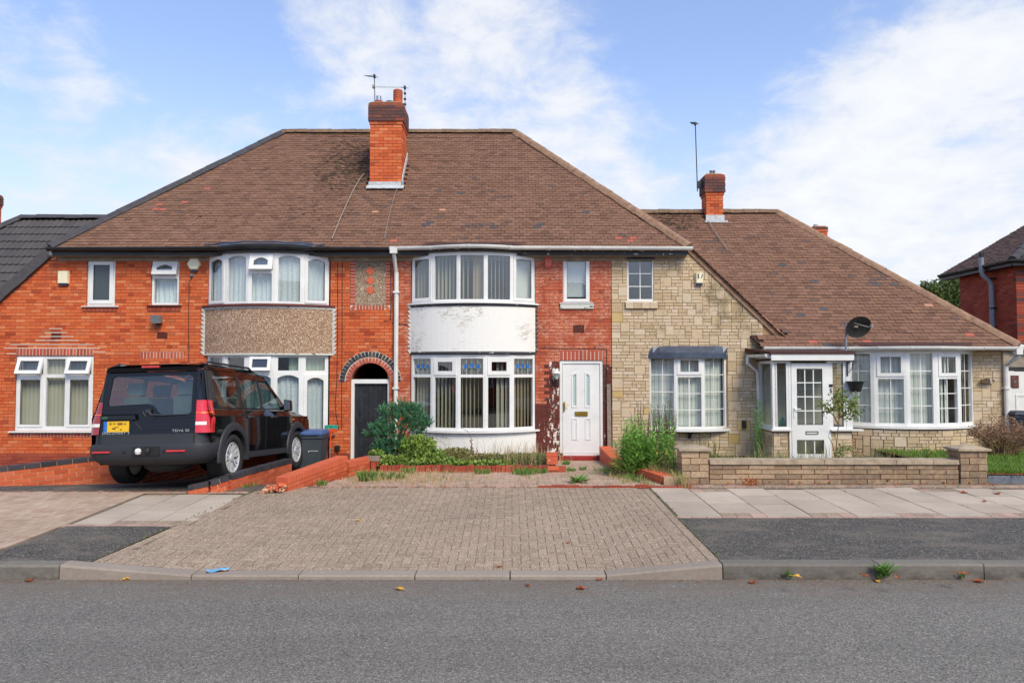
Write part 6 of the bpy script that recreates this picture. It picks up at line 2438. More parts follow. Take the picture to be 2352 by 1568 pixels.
x0, x1 = P(1869, 530, Y3).x, P(1901, 530, Y3).x
c3_ = chimney(h3, x0, x1, Y3, Y3 + .5, P(1885, 560, Y3).z, P(1885, 527, Y3).z, P(1885, 520, Y3).z, 'fence_brick', .02)
mb = MB()
mb.box(x0, x1, Y3 + .02, Y3 + .48, ZE3, P(1885, 560, Y3).z)
mb.build('stack_base', 'mortar_orange', c3_)
mb = MB()
zz = P(1885, 519, Y3).z
mb.lathe([(.07, zz), (.07, zz + .08), (.03, zz + .09)], 12, mat=Matrix.Translation((x0 + .14, Y3 + .2, 0)))
mb.build('chimney_cowl', 'steel', c3_)
# ------------------------------------------------------------------ neighbours at the edges
h0 = thing('neighbour_house', 'low house with a dark grey interlocking tile roof at the far end of the terrace', 'house', (-13, 18, 0), 'houses of the terrace')
Z0E, Y0E = ZE3, EY
Y0R = 20.2
Z0R = P(140, 500, Y0R).z
T0 = (Z0R - Z0E) / (Y0R - Y0E)
PH0 = math.atan(T0)
R0L = P(50, 498, Y0R).x
rf0 = part('roof', h0)
# one corrugated tile mesh shared by all
tw, tg = .30, .345
mb = MB()
nn = 12
ra, rb = [], []
for i in range(nn + 1):
    u = -tw / 2 + tw * i / nn
    v = .012 * math.cos(4 * math.pi * i / nn)
    ra.append((u, -tg * .55, v + .03))
    rb.append((u, tg * .55, v))
i0 = mb.add(ra)
i1 = mb.add(rb)
i2 = mb.add([(p[0], p[1], p[2] - .03) for p in ra])
for i in range(nn):
    mb.face((i0 + i, i0 + i + 1, i1 + i + 1, i1 + i))
    mb.face((i2 + i, i2 + i + 1, i0 + i + 1, i0 + i))
tile_me = mb.mesh('tile', 'grey_tile')
tile_me.polygons.foreach_set('use_smooth', [True] * len(tile_me.polygons))
tile_me.set_sharp_from_angle(angle=R(50))
rows = int((Z0R - Z0E) / math.sin(PH0) / tg)
for r in range(rows + 1):
    s = (r + .5) * tg
    z, y = Z0E + s * math.sin(PH0), Y0E + s * math.cos(PH0)
    if z > Z0R - .05:
        continue
    t = (z - Z0E) / (Z0R - Z0E)
    for k in range(22):
        x = -15.6 + k * tw
        lim = HL.x + (RL.x - HL.x) * (z - EZ) / (RIDGE_Z - EZ) + .25 if z > EZ else dl0.x + (dl1.x - dl0.x) * (z - dl0.z) / (dl1.z - dl0.z) - .05
        if x > lim or x < R0L - (1 - t) * 3.9 - .05:
            continue
        o = bpy.data.objects.new('tile', tile_me)
        COL.objects.link(o)
        o.location = (x, y, z + random.uniform(-.004, .004))
        o.rotation_euler = (PH0, 0, 0)
        o.parent = rf0
        o.matrix_parent_inverse = Matrix.Translation(-LOC[h0.name]) if False else Matrix()
        o.matrix_parent_inverse = Matrix()
mb = MB()
zof = lambda z: Y0E + (z - Z0E) / T0
xof = lambda z: dl0.x + (dl1.x - dl0.x) * (z - dl0.z) / (dl1.z - dl0.z) - .06
mb.poly([(R0L - 3.9, Y0E, Z0E - .03), (xof(Z0E), Y0E, Z0E - .03), (xof(4.8), zof(4.8), 4.77), (-8.6, Y0R, Z0R - .03), (R0L, Y0R, Z0R - .03)])
mb.poly([(R0L - 3.9, 2 * Y0R - Y0E, Z0E - .03), (R0L - 3.9, Y0E, Z0E - .03), (R0L, Y0R, Z0R - .03)])
mb.poly([(-8.6, Y0R, Z0R - .03), (-8.6, 2 * Y0R - Y0E, Z0E - .03), (R0L - 3.9, 2 * Y0R - Y0E, Z0E - .03), (R0L, Y0R, Z0R - .03)])
mb.build('roof_deck', 'slate_bed', rf0)
ridge_run(rf0, 'ridge_tile', (R0L, Y0R, Z0R + .03), (-8.4, Y0R, Z0R + .03), 'hip_tile_grey', .12, .42, True)
ridge_run(rf0, 'hip_tile', (R0L - 3.9, Y0E, Z0E + .04), (R0L, Y0R, Z0R + .04), 'hip_tile_grey', .12, .42, True)
# raking verge shared with the orange brick house
d_ = (dl1 - dl0)
Lr = d_.length * 1.35
d_.normalize()
n_ = Vector((-d_.z, 0, d_.x))
if n_.z < 0:
    n_ = -n_
k = 0
s = 0
while s < Lr:
    p, q = dl0 + d_ * s, dl0 + d_ * (s + .335)
    o = n_ * random.uniform(-.004, .006)
    mb = MB()
    y0_ = F - .07 - .012 * (k % 2)
    a = [p - n_ * .02 + o, q - n_ * .02 + o, q + n_ * .20 + o, p + n_ * .20 + o]
    mb.prism([(v.x, y0_, v.z) for v in a][::-1], (0, .30, 0))
    mb.build('verge_tile', 'dark_blue' if False else 'slate_tile', rf0)
    s += .335
    k += 1
yv = EY + (dl0.z - ZE3) / PITCH_T
mb = MB()
mb.poly([(dl0.x, F, dl0.z), (dl1.x, F, dl1.z), (dl1.x, EY + (dl1.z - ZE3) / PITCH_T, dl1.z), (dl0.x, yv, dl0.z)])
mb.build('side_slope', 'slate_bed', rf0)
Yc = 20.4
xc1 = P(7, 480, Yc + .6).x
xc0 = xc1 - .6
chimney(h0, xc0, xc1 - .04, Yc, Yc + .6, P(0, 530, Yc).z, P(0, 462, Yc).z, P(0, 437, Yc).z, 'orange_brick', .035)
mb = MB()
mb.box(-18, -13.25, F + .2, F + .4, ZBOT, 2.6)
mb.build('wall', 'mortar_orange', h0)
# red brick house on the far right
h4 = thing('detached_house', 'red brick two-storey house at the right edge with a grey flue pipe on its side', 'house', (13.4, 20, 0))
XW = 13.33
YN, YB = 19.5, 21.95
zE4 = 5.05
mb = MB()
mb.box(XW + .012, XW + 7, YN + .012, YB, ZBOT, zE4)
w4 = mb.build('wall', 'mortar_brown', h4)
its = []
n = int((zE4 - 1.8) / .075)
rn = random.Random(4)
for r in range(n):
    z = 1.8 + (r + .5) * .075
    y = YN + (0 if r % 2 else .11)
    while y < YB:
        b_ = min(y + .225, YB)
        its.append(dict(c=(XW + .05, (y + b_) / 2, z), s=(.1, round(b_ - y - .01, 3), .065), mat='dull_brick'))
        y += .225
    x = XW
    while x < XW + 6.8:
        its.append(dict(c=(x + .1125, YN + .05, z), s=(.215, .1, .065), mat='dull_brick' if rn.random() < .7 else 'chimney_cap_brick'))
        x += .225
mb = MB()
lay(w4, 'brick', 'bricks', its, 300, near)
mb = MB()
e0 = .28
q = [(XW - e0, YN - e0, zE4 - .02), (XW - e0, YB + .35, zE4 - .02)]
rx, rz = XW + 3.2, zE4 + 2.05
mb.poly([(XW - e0, YB + .35, zE4 - .02), (XW - e0, YN - e0, zE4 - .02), (rx, YN + 2.4, rz), (rx, YB + .2, rz)])
mb.poly([(XW - e0, YB + .35, zE4 - .02), (rx, YB + .2, rz), (XW + 7, YB + .35, zE4 - .02)])
mb.poly([(XW - e0, YN - e0, zE4 - .02), (XW + 7, YN - e0, zE4 - .02), (rx + .5, YN + 2.4, rz), (rx, YN + 2.4, rz)])
mb.build('roof_deck', 'slate_bed', h4)
rf4 = part('roof', h4)
sl_len = math.hypot(rx - XW + e0, rz - zE4 + .02)
pa = math.atan2(rz - zE4 + .02, rx - XW + e0)
its = []
r = 0
s = .08
while s < sl_len - .05:
    x, z = XW - e0 + s * math.cos(pa), zE4 - .02 + s * math.sin(pa)
    t = s / sl_len
    y = YN - e0 + t * 2.6 + (.08 if r % 2 else 0)
    while y < YB + .34 - t * .2:
        its.append(dict(c=(x - .012, y + .08, z + .02 + rn.uniform(-.006, .006)), s=(.18, .158, .018), mat='old_dark_tile', rot=(rn.uniform(-.03, .03), -pa + .09, 0)))
        y += .166
    s += .12
    r += 1
lay(rf4, 'tile', 'tiles', its, 300, near)
ridge_run(rf4, 'hip_tile', (XW - e0, YN - e0, zE4 + .02), (rx, YN + 2.4, rz + .04), 'hip_tile_grey')
mb = MB()
mb.box(XW - e0, XW - e0 + .03, YN - e0, YB + .5, zE4 - .17, zE4 - .03)
mb.box(XW - e0, XW + 7, YN - e0 - .001, YN - e0 + .03, zE4 - .17, zE4 - .031)
mb.box(XW - e0 + .03, XW, YN - e0 + .03, YB + .5, zE4 - .17, zE4 - .15)
mb.build('fascia', 'black_gutter', h4)
gutter(h4, [(XW - e0 - .05, YB + .45, zE4 - .03), (XW - e0 - .05, YN - e0 - .05, zE4 - .03), (XW + 2, YN - e0 - .05, zE4 - .03)], 'black_gutter')
yf = 20.35
zf = lambda py: P(2285, py, yf).z
pts = [(XW - .36, yf, zf(588)), (XW - .36, yf, zf(622)), (XW - .33, yf, zf(632)), (XW - .15, yf, zf(645)), (XW - .10, yf, zf(655)), (XW - .10, yf, zf(790))]
mb = MB()
mb.tube(pts, .062, 12)
for z in (640, 708):
    mb.box(XW - .17, XW, yf - .075, yf + .075, zf(z) - .02, zf(z) + .02, 1)
mb.lathe([(.07, 0), (.07, .12), (.05, .13)], 12, 1, mat=Matrix.Translation((XW - .36, yf, zf(591))))
mb.build('flue_pipe', ['grey_pipe', 'black_plastic'], h4, smooth=40)
# lean-to garage beside the stone house
gr = thing('lean_to_garage', 'white garage door under a small lean-to roof past the right end of the stone house', 'garage', (12.4, 18, 0))
YG = 18.0
xg0 = P(2307, 900, YG).x
zt_ = P(2340, 852, YG).z
mb = MB()
mb.box(xg0, xg0 + .25, YG, YG + .1, .3, zt_)
mb.box(xg0, xg0 + 3.2, YG + .0, YG + .1, zt_, zt_ + .10, 1)
mb.prism([(xg0, YG + .01, zt_ + .1), (xg0 + 3.2, YG + .01, zt_ + .1), (xg0 + 3.2, YG + .01, zt_ + .16), (xg0, YG + .01, zt_ + .55)], (0, .08, 0), 2)
mb.build('wall', ['white_paint', 'black_gutter', 'soffit_board'], gr)
mb = MB()
a, b_ = Vector((xg0 - .1, YG - .12, zt_ + .62)), Vector((xg0 + 3.3, YG - .12, zt_ + .10))
mb.prism([a, b_, b_ + Vector((0, 0, .10)), a + Vector((0, 0, .10))], (0, .03, 0))
mb.prism([a + Vector((0, .04, -.09)), b_ + Vector((0, .04, -.09)), b_ + Vector((0, .04, -.002)), a + Vector((0, .04, -.002))], (0, .03, 0), 1)
mb.prism([a + Vector((0, .0, .101)), b_ + Vector((0, .0, .101)), b_ + Vector((0, .0, .13)), a + Vector((0, .0, .13))], (0, 3.0, 0), 1)
mb.build('lean_to_roof', ['white_paint', 'black_gutter'], gr)
gdo = part('garage_door', gr)
gx0 = xg0 + .02
mb = MB()
mb.box(gx0, gx0 + 2.4, YG - .04, YG - .003, .3, zt_ - .01)
for k in range(3):
    x = gx0 + .22 + k * .72
    ring_boxes(mb, x, x + .42, .6, P(2330, 906, YG).z, .035, YG - .055, YG - .0405)
mb.build('leaf', 'white_paint', gdo)
mb = MB()
for k in range(3):
    q = rect(2322, 862, 2340, 891, YG - .05)
    mb.box(q[0] + k * .72, q[1] + k * .72, YG - .052, YG - .0405, q[2], q[3])
mb.build('pane', 'lens_dark_red' if False else 'maroon_board', gdo)
mb = MB()
for k in range(3):
    cx_, cz_ = (q[0] + q[1]) / 2 + k * .72, (q[2] + q[3]) / 2
    for a in range(8):
        an = a * math.pi / 4
        p = (cx_ + .05 * math.cos(an), YG - .056, cz_ + .08 * math.sin(an))
        mb.tube([(cx_, YG - .056, cz_), p], .006, 4)
    mb.tube([(cx_ + .07 * math.cos(t_ * math.pi / 4), YG - .056, cz_ + .11 * math.sin(t_ * math.pi / 4)) for t_ in range(9)], .005, 4)
mb.build('glass_pattern', 'cable_grey', gdo)
# houses across the road, behind the camera; the windows and the car mirror them
for i, (xx, lab) in enumerate(((-10.5, 'brick house across the road with a hipped roof, mirrored in the windows'), (3.5, 'pale rendered house across the road, mirrored in the windows'), (15.5, 'brick house across the road furthest along, mirrored in the windows'))):
    o = thing('opposite_house', lab, 'house', (xx, -15, 0), 'houses across the road')
    mb = MB()
    mb.box(xx - 4, xx + 4, -19, -13, -.3, 5.0)
    for wx in (-2.6, .4, 2.4):
        for wz in (1.0, 3.4):
            mb.box(xx + wx - .7, xx + wx + .7, -13.0, -12.97, wz, wz + 1.2, 1)
            mb.box(xx + wx - .6, xx + wx + .6, -12.97, -12.96, wz + .08, wz + 1.12, 2)
    mb.build('wall', ['dull_brick' if i != 1 else 'white_render', 'white_upvc', 'frosted_glass'], o)
    mb = MB()
    b4 = [(xx - 4.3, -19.3, 5.0), (xx + 4.3, -19.3, 5.0), (xx + 4.3, -12.7, 5.0), (xx - 4.3, -12.7, 5.0)]
    k0 = mb.add(b4 + [(xx - 1.2, -16, 8.0), (xx + 1.2, -16, 8.0)])
    for f in ((0, 1, 5, 4), (1, 2, 5), (2, 3, 4, 5), (3, 0, 4), (3, 2, 1, 0)):
        mb.face([k0 + j for j in f])
    mb.build('roof', 'old_dark_tile', o)
# ------------------------------------------------------------------ things fixed to the fronts
def boxed(name, r, dep, mat, label, cat, mat2=None, cap=.03, Y=F, group=None, extra=None):
    mb = MB()
    b = .012
    mb.hexa([(r[0], Y - .003, r[2]), (r[0] + b, Y - dep, r[2] + b), (r[1] - b, Y - dep, r[2] + b), (r[1], Y - .003, r[2]),
             (r[0], Y - .003, r[3]), (r[0] + b, Y - dep, r[3] - b), (r[1] - b, Y - dep, r[3] - b), (r[1], Y - .003, r[3])][:0] or
            [(r[0] + b, Y - dep, r[2] + b), (r[1] - b, Y - dep, r[2] + b), (r[1], Y - .003, r[2]), (r[0], Y - .003, r[2]),
             (r[0] + b, Y - dep, r[3] - b), (r[1] - b, Y - dep, r[3] - b), (r[1], Y - .003, r[3]), (r[0], Y - .003, r[3])])
    t = thing(name, label, cat, ((r[0] + r[1]) / 2, Y, r[2]), group)
    mb.build('case', mat, t)
    if mat2:
        mb = MB()
        mb.box(r[0] + .02, r[1] - .02, Y - dep + .015, Y - .003, r[2] - cap, r[2] + .005)
        mb.build('base', mat2, t)
    return t
boxed('alarm_box', rect(136, 622, 160, 652), .07, 'cream_plastic', 'cream alarm box with a dark blue base on the orange brick wall', 'alarm box', 'dark_blue', .035, group='alarm boxes on the house fronts')
boxed('alarm_box', rect(1250, 583, 1268, 612), .08, 'red_plastic', 'plain red alarm box under the eaves of the red brick house', 'alarm box', 'red_plastic', .02, group='alarm boxes on the house fronts')
t = boxed('alarm_box', rect(1596, 627, 1613, 652), .08, 'cream_plastic', 'cream alarm box with dark marks on the stone clad gable', 'alarm box', 'dark_blue', .04, Y=F - .03, group='alarm boxes on the house fronts')
c = P(1601, 635, F)
mb = MB()
mb.box(c.x - .012, c.x + .012, F - .118, F - .1095, c.z - .06, c.z + .05)
mb.prism([(c.x + .06, F - .118, c.z - .05), (c.x + .085, F - .118, c.z - .04), (c.x + .105, F - .118, c.z + .04), (c.x + .09, F - .118, c.z + .04)], (0, .0085, 0))
mb.build('mark', 'dark_metal', t)
t = thing('alarm_box', 'six-sided cream alarm box left of the upper bow window', 'alarm box', P(448, 607, F), 'alarm boxes on the house fronts')
c = P(447.5, 607, F)
mb = MB()
r_ = .155
hx_ = [(c.x + r_ * math.cos(R(60 * k)), c.z + r_ * .98 * math.sin(R(60 * k))) for k in range(6)]
h2x = [(c.x + r_ * .86 * math.cos(R(60 * k)), c.z + r_ * .84 * math.sin(R(60 * k))) for k in range(6)]
i = mb.add([(a, F - .003, b_) for a, b_ in hx_] + [(a, F - .06, b_) for a, b_ in hx_] + [(a, F - .085, b_) for a, b_ in h2x])
for k in range(6):
    k2 = (k + 1) % 6
    mb.face((i + k, i + k2, i + 6 + k2, i + 6 + k))
    mb.face((i + 6 + k, i + 6 + k2, i + 12 + k2, i + 12 + k))
mb.face([i + 12 + k for k in range(6)])
mb.build('case', 'cream_plastic', t)
mb = MB()
mb.box(c.x - .07, c.x + .07, F - .06, F - .003, c.z - .175, c.z - .136)
mb.build('base', 'dark_blue', t)
t = boxed('junction_box', rect(437, 628, 446, 636), .04, 'grey_plastic', 'small grey junction box under the six-sided alarm box', 'junction box')
t = thing('security_light', 'grey floodlight with a sensor on the orange brick wall', 'floodlight', P(364, 735, F))
r_ = rect(354, 725, 376, 743)
mb = MB()
mb.hexa([(r_[0], F - .16, r_[2]), (r_[1], F - .16, r_[2]), (r_[1], F - .05, r_[2] + .03), (r_[0], F - .05, r_[2] + .03),
         (r_[0] + .01, F - .20, r_[3]), (r_[1] - .01, F - .20, r_[3]), (r_[1] - .01, F - .05, r_[3]), (r_[0] + .01, F - .05, r_[3])])
mb.build('lamp_head', 'grey_plastic', t)
mb = MB()
mb.tube([((r_[0] + r_[1]) / 2, F, r_[2] - .03), ((r_[0] + r_[1]) / 2, F - .07, r_[2] - .02), ((r_[0] + r_[1]) / 2, F - .1, r_[2] + .03)], .02, 6)
mb.lathe([(.0, -.03), (.03, -.02), (.03, .02), (.0, .03)], 10, mat=Matrix.Translation(((r_[0] + r_[1]) / 2 + .01, F - .09, r_[2] - .06)))
mb.build('sensor', 'dark_metal', t)
def airbrick(hh, r):
    ab = part('air_brick', hh)
    mb = MB()
    mb.box(r[0], r[1], F + .03, F + .08, r[2], r[3])
    mb.build('backing', 'dark_metal', ab)
    mb = MB()
    nx, nz = 8, 6
    ring_boxes(mb, r[0], r[1], r[2], r[3], .012, F - .004, F + .029)
    for k in range(1, nx):
        x = r[0] + (r[1] - r[0]) * k / nx
        mb.box(x - .006, x + .006, F - .002, F + .027, r[2] + .012, r[3] - .012)
    for k in range(1, nz):
        z = r[2] + (r[3] - r[2]) * k / nz
        mb.box(r[0] + .012, r[1] - .012, F - .001, F + .026, z - .005, z + .005)
    mb.build('grille', 'maroon_brick', ab)
airbrick(h1, rect(118, 765, 140, 780))
airbrick(h1, rect(361, 763, 384, 778))
airbrick(h2, AIR2)
boxed('wall_vent', rect(1703, 965, 1713, 983), .06, 'black_plastic', 'small black vent low on the stone wall beside the porch downpipe', 'vent', Y=F - .03)
# coach lamp beside the white door
c = P(1277, 858, F - .12)
t = thing('wall_lamp', 'black and white coach lantern beside the white front door', 'lantern', c)
mb = MB()
mb.lathe([(.03, -.12), (.065, .0), (.068, .005), (.055, .005)], 6, 1, mat=Matrix.Translation((c.x + .01, c.y - .02, c.z)))
mb.build('glass', ['glass', 'pale_frosted'], t)
mb = MB()
mb.lathe([(.10, .005), (.10, .02), (.05, .06), (.015, .09), (.0, .12)], 6, mat=Matrix.Translation((c.x + .01, c.y - .02, c.z)))
mb.build('hood', 'white_paint', t)
mb = MB()
mb.tube([(c.x + .01, c.y - .02, c.z - .12), (c.x + .01, c.y, c.z - .19), (c.x + .02, c.y + .08, c.z - .20), (c.x + .02, F, c.z - .16)], .018, 6)
mb.box(c.x - .03, c.x + .06, F - .02, F - .003, c.z - .27, c.z - .08)
mb.lathe([(.028, -.145), (.028, -.12)], 8, mat=Matrix.Translation((c.x + .01, c.y - .02, c.z)))
mb.build('bracket', 'dark_metal', t)
mb = MB()
q = rect(1394, 882, 1403, 1036)
mb.hexa([(q[0], F - .10, .40), (q[1], F - .10, .40), (q[1], F - .02, .40), (q[0], F - .02, .40), (q[0] - .005, F - .06, q[3]), (q[1] - .01, F - .06, q[3] + .01), (q[1] - .01, F - .012, q[3] + .01), (q[0] - .005, F - .012, q[3])])
tag(mb.build('timber_plank', 'bare_timber'), 'weathered grey timber upright leaning on the wall right of the white front door', 'plank')
def cable(px, label, mat='cable_black', r=.007, Y=F - .012, name='wall_cable'):
    mb = MB()
    mb.tube([P(a, b, Y) for a, b in px], r, 5)
    tag(mb.build(name, mat), label, 'cable', 'cables clipped to the house fronts')
cable([(441, 637), (439, 640), (434, 646), (435, 655), (433, 720), (433, 828)], 'thin black cable running down from the six-sided alarm box')
cable([(775, 585), (776, 700), (775, 800), (774, 870), (770, 925), (772, 950), (778, 985)], 'left one of two black cables beside the passage arch')
cable([(786, 585), (786, 760), (785, 860), (785, 985)], 'right one of two black cables beside the passage arch')
cable([(897, 585), (898, 690), (897, 735), (882, 737)], 'black cable dropping beside the white downpipe to the right of the diamond panel')
cable([(1240, 799), (1290, 800), (1377, 800), (1394, 802), (1393, 880), (1391, 900)], 'black cable over the soldier course above the white front door')
cable([(900, 742), (920, 744), (936, 745)], 'short black cable between downpipe and rendered bow')
mb = MB()
pts = []
for k in range(22):
    t_ = k / 21
    px, py = 838 - 74 * t_ ** 0.8, 405 + 150 * t_
    d = ray(px, py)
    tt = (EZ - PITCH_T * EY - EYE.z) / (d.z - PITCH_T * d.y)
    pts.append(EYE + d * tt + Vector((0, -.06, .06)))
mb.tube(pts, .011, 5)
tag(mb.build('roof_cable', 'cable_grey'), 'pale cable hanging down the tiles left of the big chimney', 'cable')
mb = MB()
pts = []
for k in range(22):
    t_ = k / 21
    px, py = 932 - 48 * t_ ** 1.2 - 8 * math.sin(math.pi * t_) , 385 + 168 * t_
    d = ray(px, py)
    tt = (EZ - PITCH_T * EY - EYE.z) / (d.z - PITCH_T * d.y)
    pts.append(EYE + d * tt + Vector((0, -.06, .06)))
mb.tube(pts, .006, 5)
tag(mb.build('roof_cable', 'cable_grey'), 'grey cable hanging down the tiles right of the big chimney', 'cable')
mb = MB()
pts = []
for k in range(16):
    t_ = k / 15
    px, py = 1626 + 44 * t_, 512 + 66 * t_ ** .9
    d = ray(px, py)
    tt = (ZE3 - PITCH_T * EY - EYE.z) / (d.z - PITCH_T * d.y)
    pts.append(EYE + d * tt + Vector((0, -.06, .06)))
mb.tube(pts, .010, 5)
tag(mb.build('roof_cable', 'cable_grey'), 'grey cable running down from the smaller chimney on the stone house roof', 'cable')
# television aerials
def yagi(t, a, b, n, el, r=.006):
    a, b = Vector(a), Vector(b)
    mb = MB()
    mb.tube([a, b], r, 5)
    side = Vector((0, 0, 1)).cross(b - a).normalized()
    for k in range(n):
        p = a + (b - a) * (k / (n - 1))
        L = el * (1.0 - .35 * k / n)
        mb.tube([p - side * L, p + side * L], r * .7, 4)
    mb.box(a.x - .025, a.x + .025, a.y - .05, a.y + .05, a.z - .03, a.z + .04)
    return mb
Ya = CH_Y0 + .35
t = thing('tv_aerial', 'aerial on a short mast behind the left pot of the big chimney', 'aerial', P(860, 230, Ya), 'television aerials')
mb = MB()
mb.tube([P(861, 235, Ya), P(860, 176, Ya)], .011, 6)
mb.build('mast', 'dark_metal', t)
yagi(t, P(860, 176, Ya), P(842, 175, Ya + .5), 8, .10, .009).build('aerial_head', 'dark_metal', t)
yagi(t, P(858, 200, Ya), P(914, 201, Ya + .3), 10, .10, .005).build('aerial_boom', 'cable_grey', t)
t = thing('tv_aerial', 'aerial on a dark mast behind the louvred pot of the big chimney', 'aerial', P(930, 250, Ya), 'television aerials')
mb = MB()
mb.tube([P(931, 290, Ya + .3), P(930, 202, Ya + .3)], .009, 6)
for py in (215, 228, 240, 258):
    p = P(930, py, Ya + .3)
    mb.box(p.x - .03, p.x + .03, p.y - .03, p.y + .03, p.z - .02, p.z + .02)
mb.build('mast', 'dark_metal', t)
yagi(t, P(930, 202, Ya + .3), P(922, 201, Ya + .9), 7, .10, .009).build('aerial_head', 'dark_metal', t)
Yb_ = Y2 + .15
t = thing('tv_aerial', 'tall thin aerial mast bracketed to the smaller chimney', 'aerial', P(1601, 430, Yb_), 'television aerials')
mb = MB()
mb.tube([P(1602, 440, Yb_), P(1597, 284, Yb_)], .014, 6)
mb.build('mast', 'dark_metal', t)
mb = MB()
p, q = P(1603, 421, Yb_), P(1611, 429, Yb_)
mb.box(p.x - .03, q.x + .1, p.y - .02, p.y + .02, q.z - .05, p.z + .06)
mb.build('bracket', 'dark_metal', t)
yagi(t, P(1597, 285, Yb_), P(1590, 281, Yb_ + .4), 7, .10, .010).build('aerial_head', 'dark_metal', t)
# satellite dish on its pole in front of the low eaves
Yd = EY - .25
t = thing('satellite_dish', 'dark oval satellite dish on a pole in front of the low gutter', 'satellite dish', P(1944, 830, Yd))
mb = MB()
mb.tube([P(1943, 812, Yd), P(1943, 744, Yd)], .024, 8)
mb.build('pole', 'grey_pipe', t)
c = P(1972, 751, Yd - .1)
M_ = Matrix.Translation(c) @ Matrix.Rotation(R(14), 4, 'Z') @ Matrix.Rotation(R(90 + 28), 4, 'X') @ Matrix.Rotation(R(-8), 4, 'Z') @ Matrix.Diagonal((1.12, .90, 1, 1))
mb = MB()
prof = [(.0, -.055), (.08, -.052), (.16, -.040), (.23, -.018), (.275, .0), (.283, .004), (.275, -.010), (.16, -.050), (.0, -.066)]
mb.lathe(prof, 28, mat=M_)
mb.build('dish', 'black_plastic', t, smooth=40)
mb = MB()
p0 = P(1943, 748, Yd)
mb.tube([p0, p0 + Vector((.10, -.08, .06)), c + Vector((.06, -.34, -.02)), c + Vector((.07, -.42, .0))], .012, 6)
mb.tube([p0, c + Vector((0, .03, 0))], .025, 6)
mb.lathe([(.0, -.04), (.03, -.035), (.03, .035), (.0, .04)], 10, mat=Matrix.Translation(c + Vector((.07, -.44, .0))))
mb.build('feed_arm', 'cable_grey', t)
# hanging basket on its bracket
Yh = PY - .12
t = thing('hanging_basket', 'empty black hanging basket at the right corner of the porch', 'hanging basket', P(1964, 880, Yh))
c = P(1965, 875, Yh)
mb = MB()
mb.lathe([(.0, -.26 + .03), (.10, -.225), (.11, -.20), (.145, -.08), (.165, -.02), (.19, -.012), (.19, .0), (.16, .0), (.15, -.05), (.0, -.08)], 20, mat=Matrix.Translation((c.x, c.y, c.z)))
mb.build('bowl', 'black_plastic', t, smooth=35)
mb = MB()
top = P(1964, 836, Yh)
for k in range(3):
    a = R(90 + 120 * k)
    mb.tube([(c.x + .17 * math.cos(a), c.y + .17 * math.sin(a), c.z), top], .005, 4)
mb.build('hanging_wire', 'cable_grey', t)
mb = MB()
wb = P(1946, 850, PY - .02)
mb.box(wb.x - .015, wb.x + .015, PY - .03, PY - .012, wb.z - .12, wb.z + .18)
mb.tube([(wb.x, PY - .03, wb.z - .06), (wb.x + .08, PY - .06, wb.z + .02), (top.x - .03, top.y, top.z + .09)], .010, 5)
mb.tube([(wb.x, PY - .03, wb.z + .15), (top.x, top.y, top.z + .10), (top.x + .01, top.y, top.z + .03), top], .009, 5)
mb.build('bracket', 'dark_metal', t)
# security camera and insulator at the left eaves corner
t = thing('eaves_camera', 'small white camera with a coiled cable at the left corner of the black gutter', 'camera', P(120, 580, EY))
c = P(119, 579, EY + .1)
mb = MB()
mb.lathe([(.045, -.07), (.05, .06), (.03, .065)], 12, mat=Matrix.Translation(c))
mb.build('case', 'white_plastic', t)
mb = MB()
mb.tube([c + Vector((.03 + .07 * math.cos(a / 3), 0, -.10 + .06 * math.sin(a / 3))) for a in range(-6, 8)], .012, 5)
mb.build('cable', 'cable_grey', t)
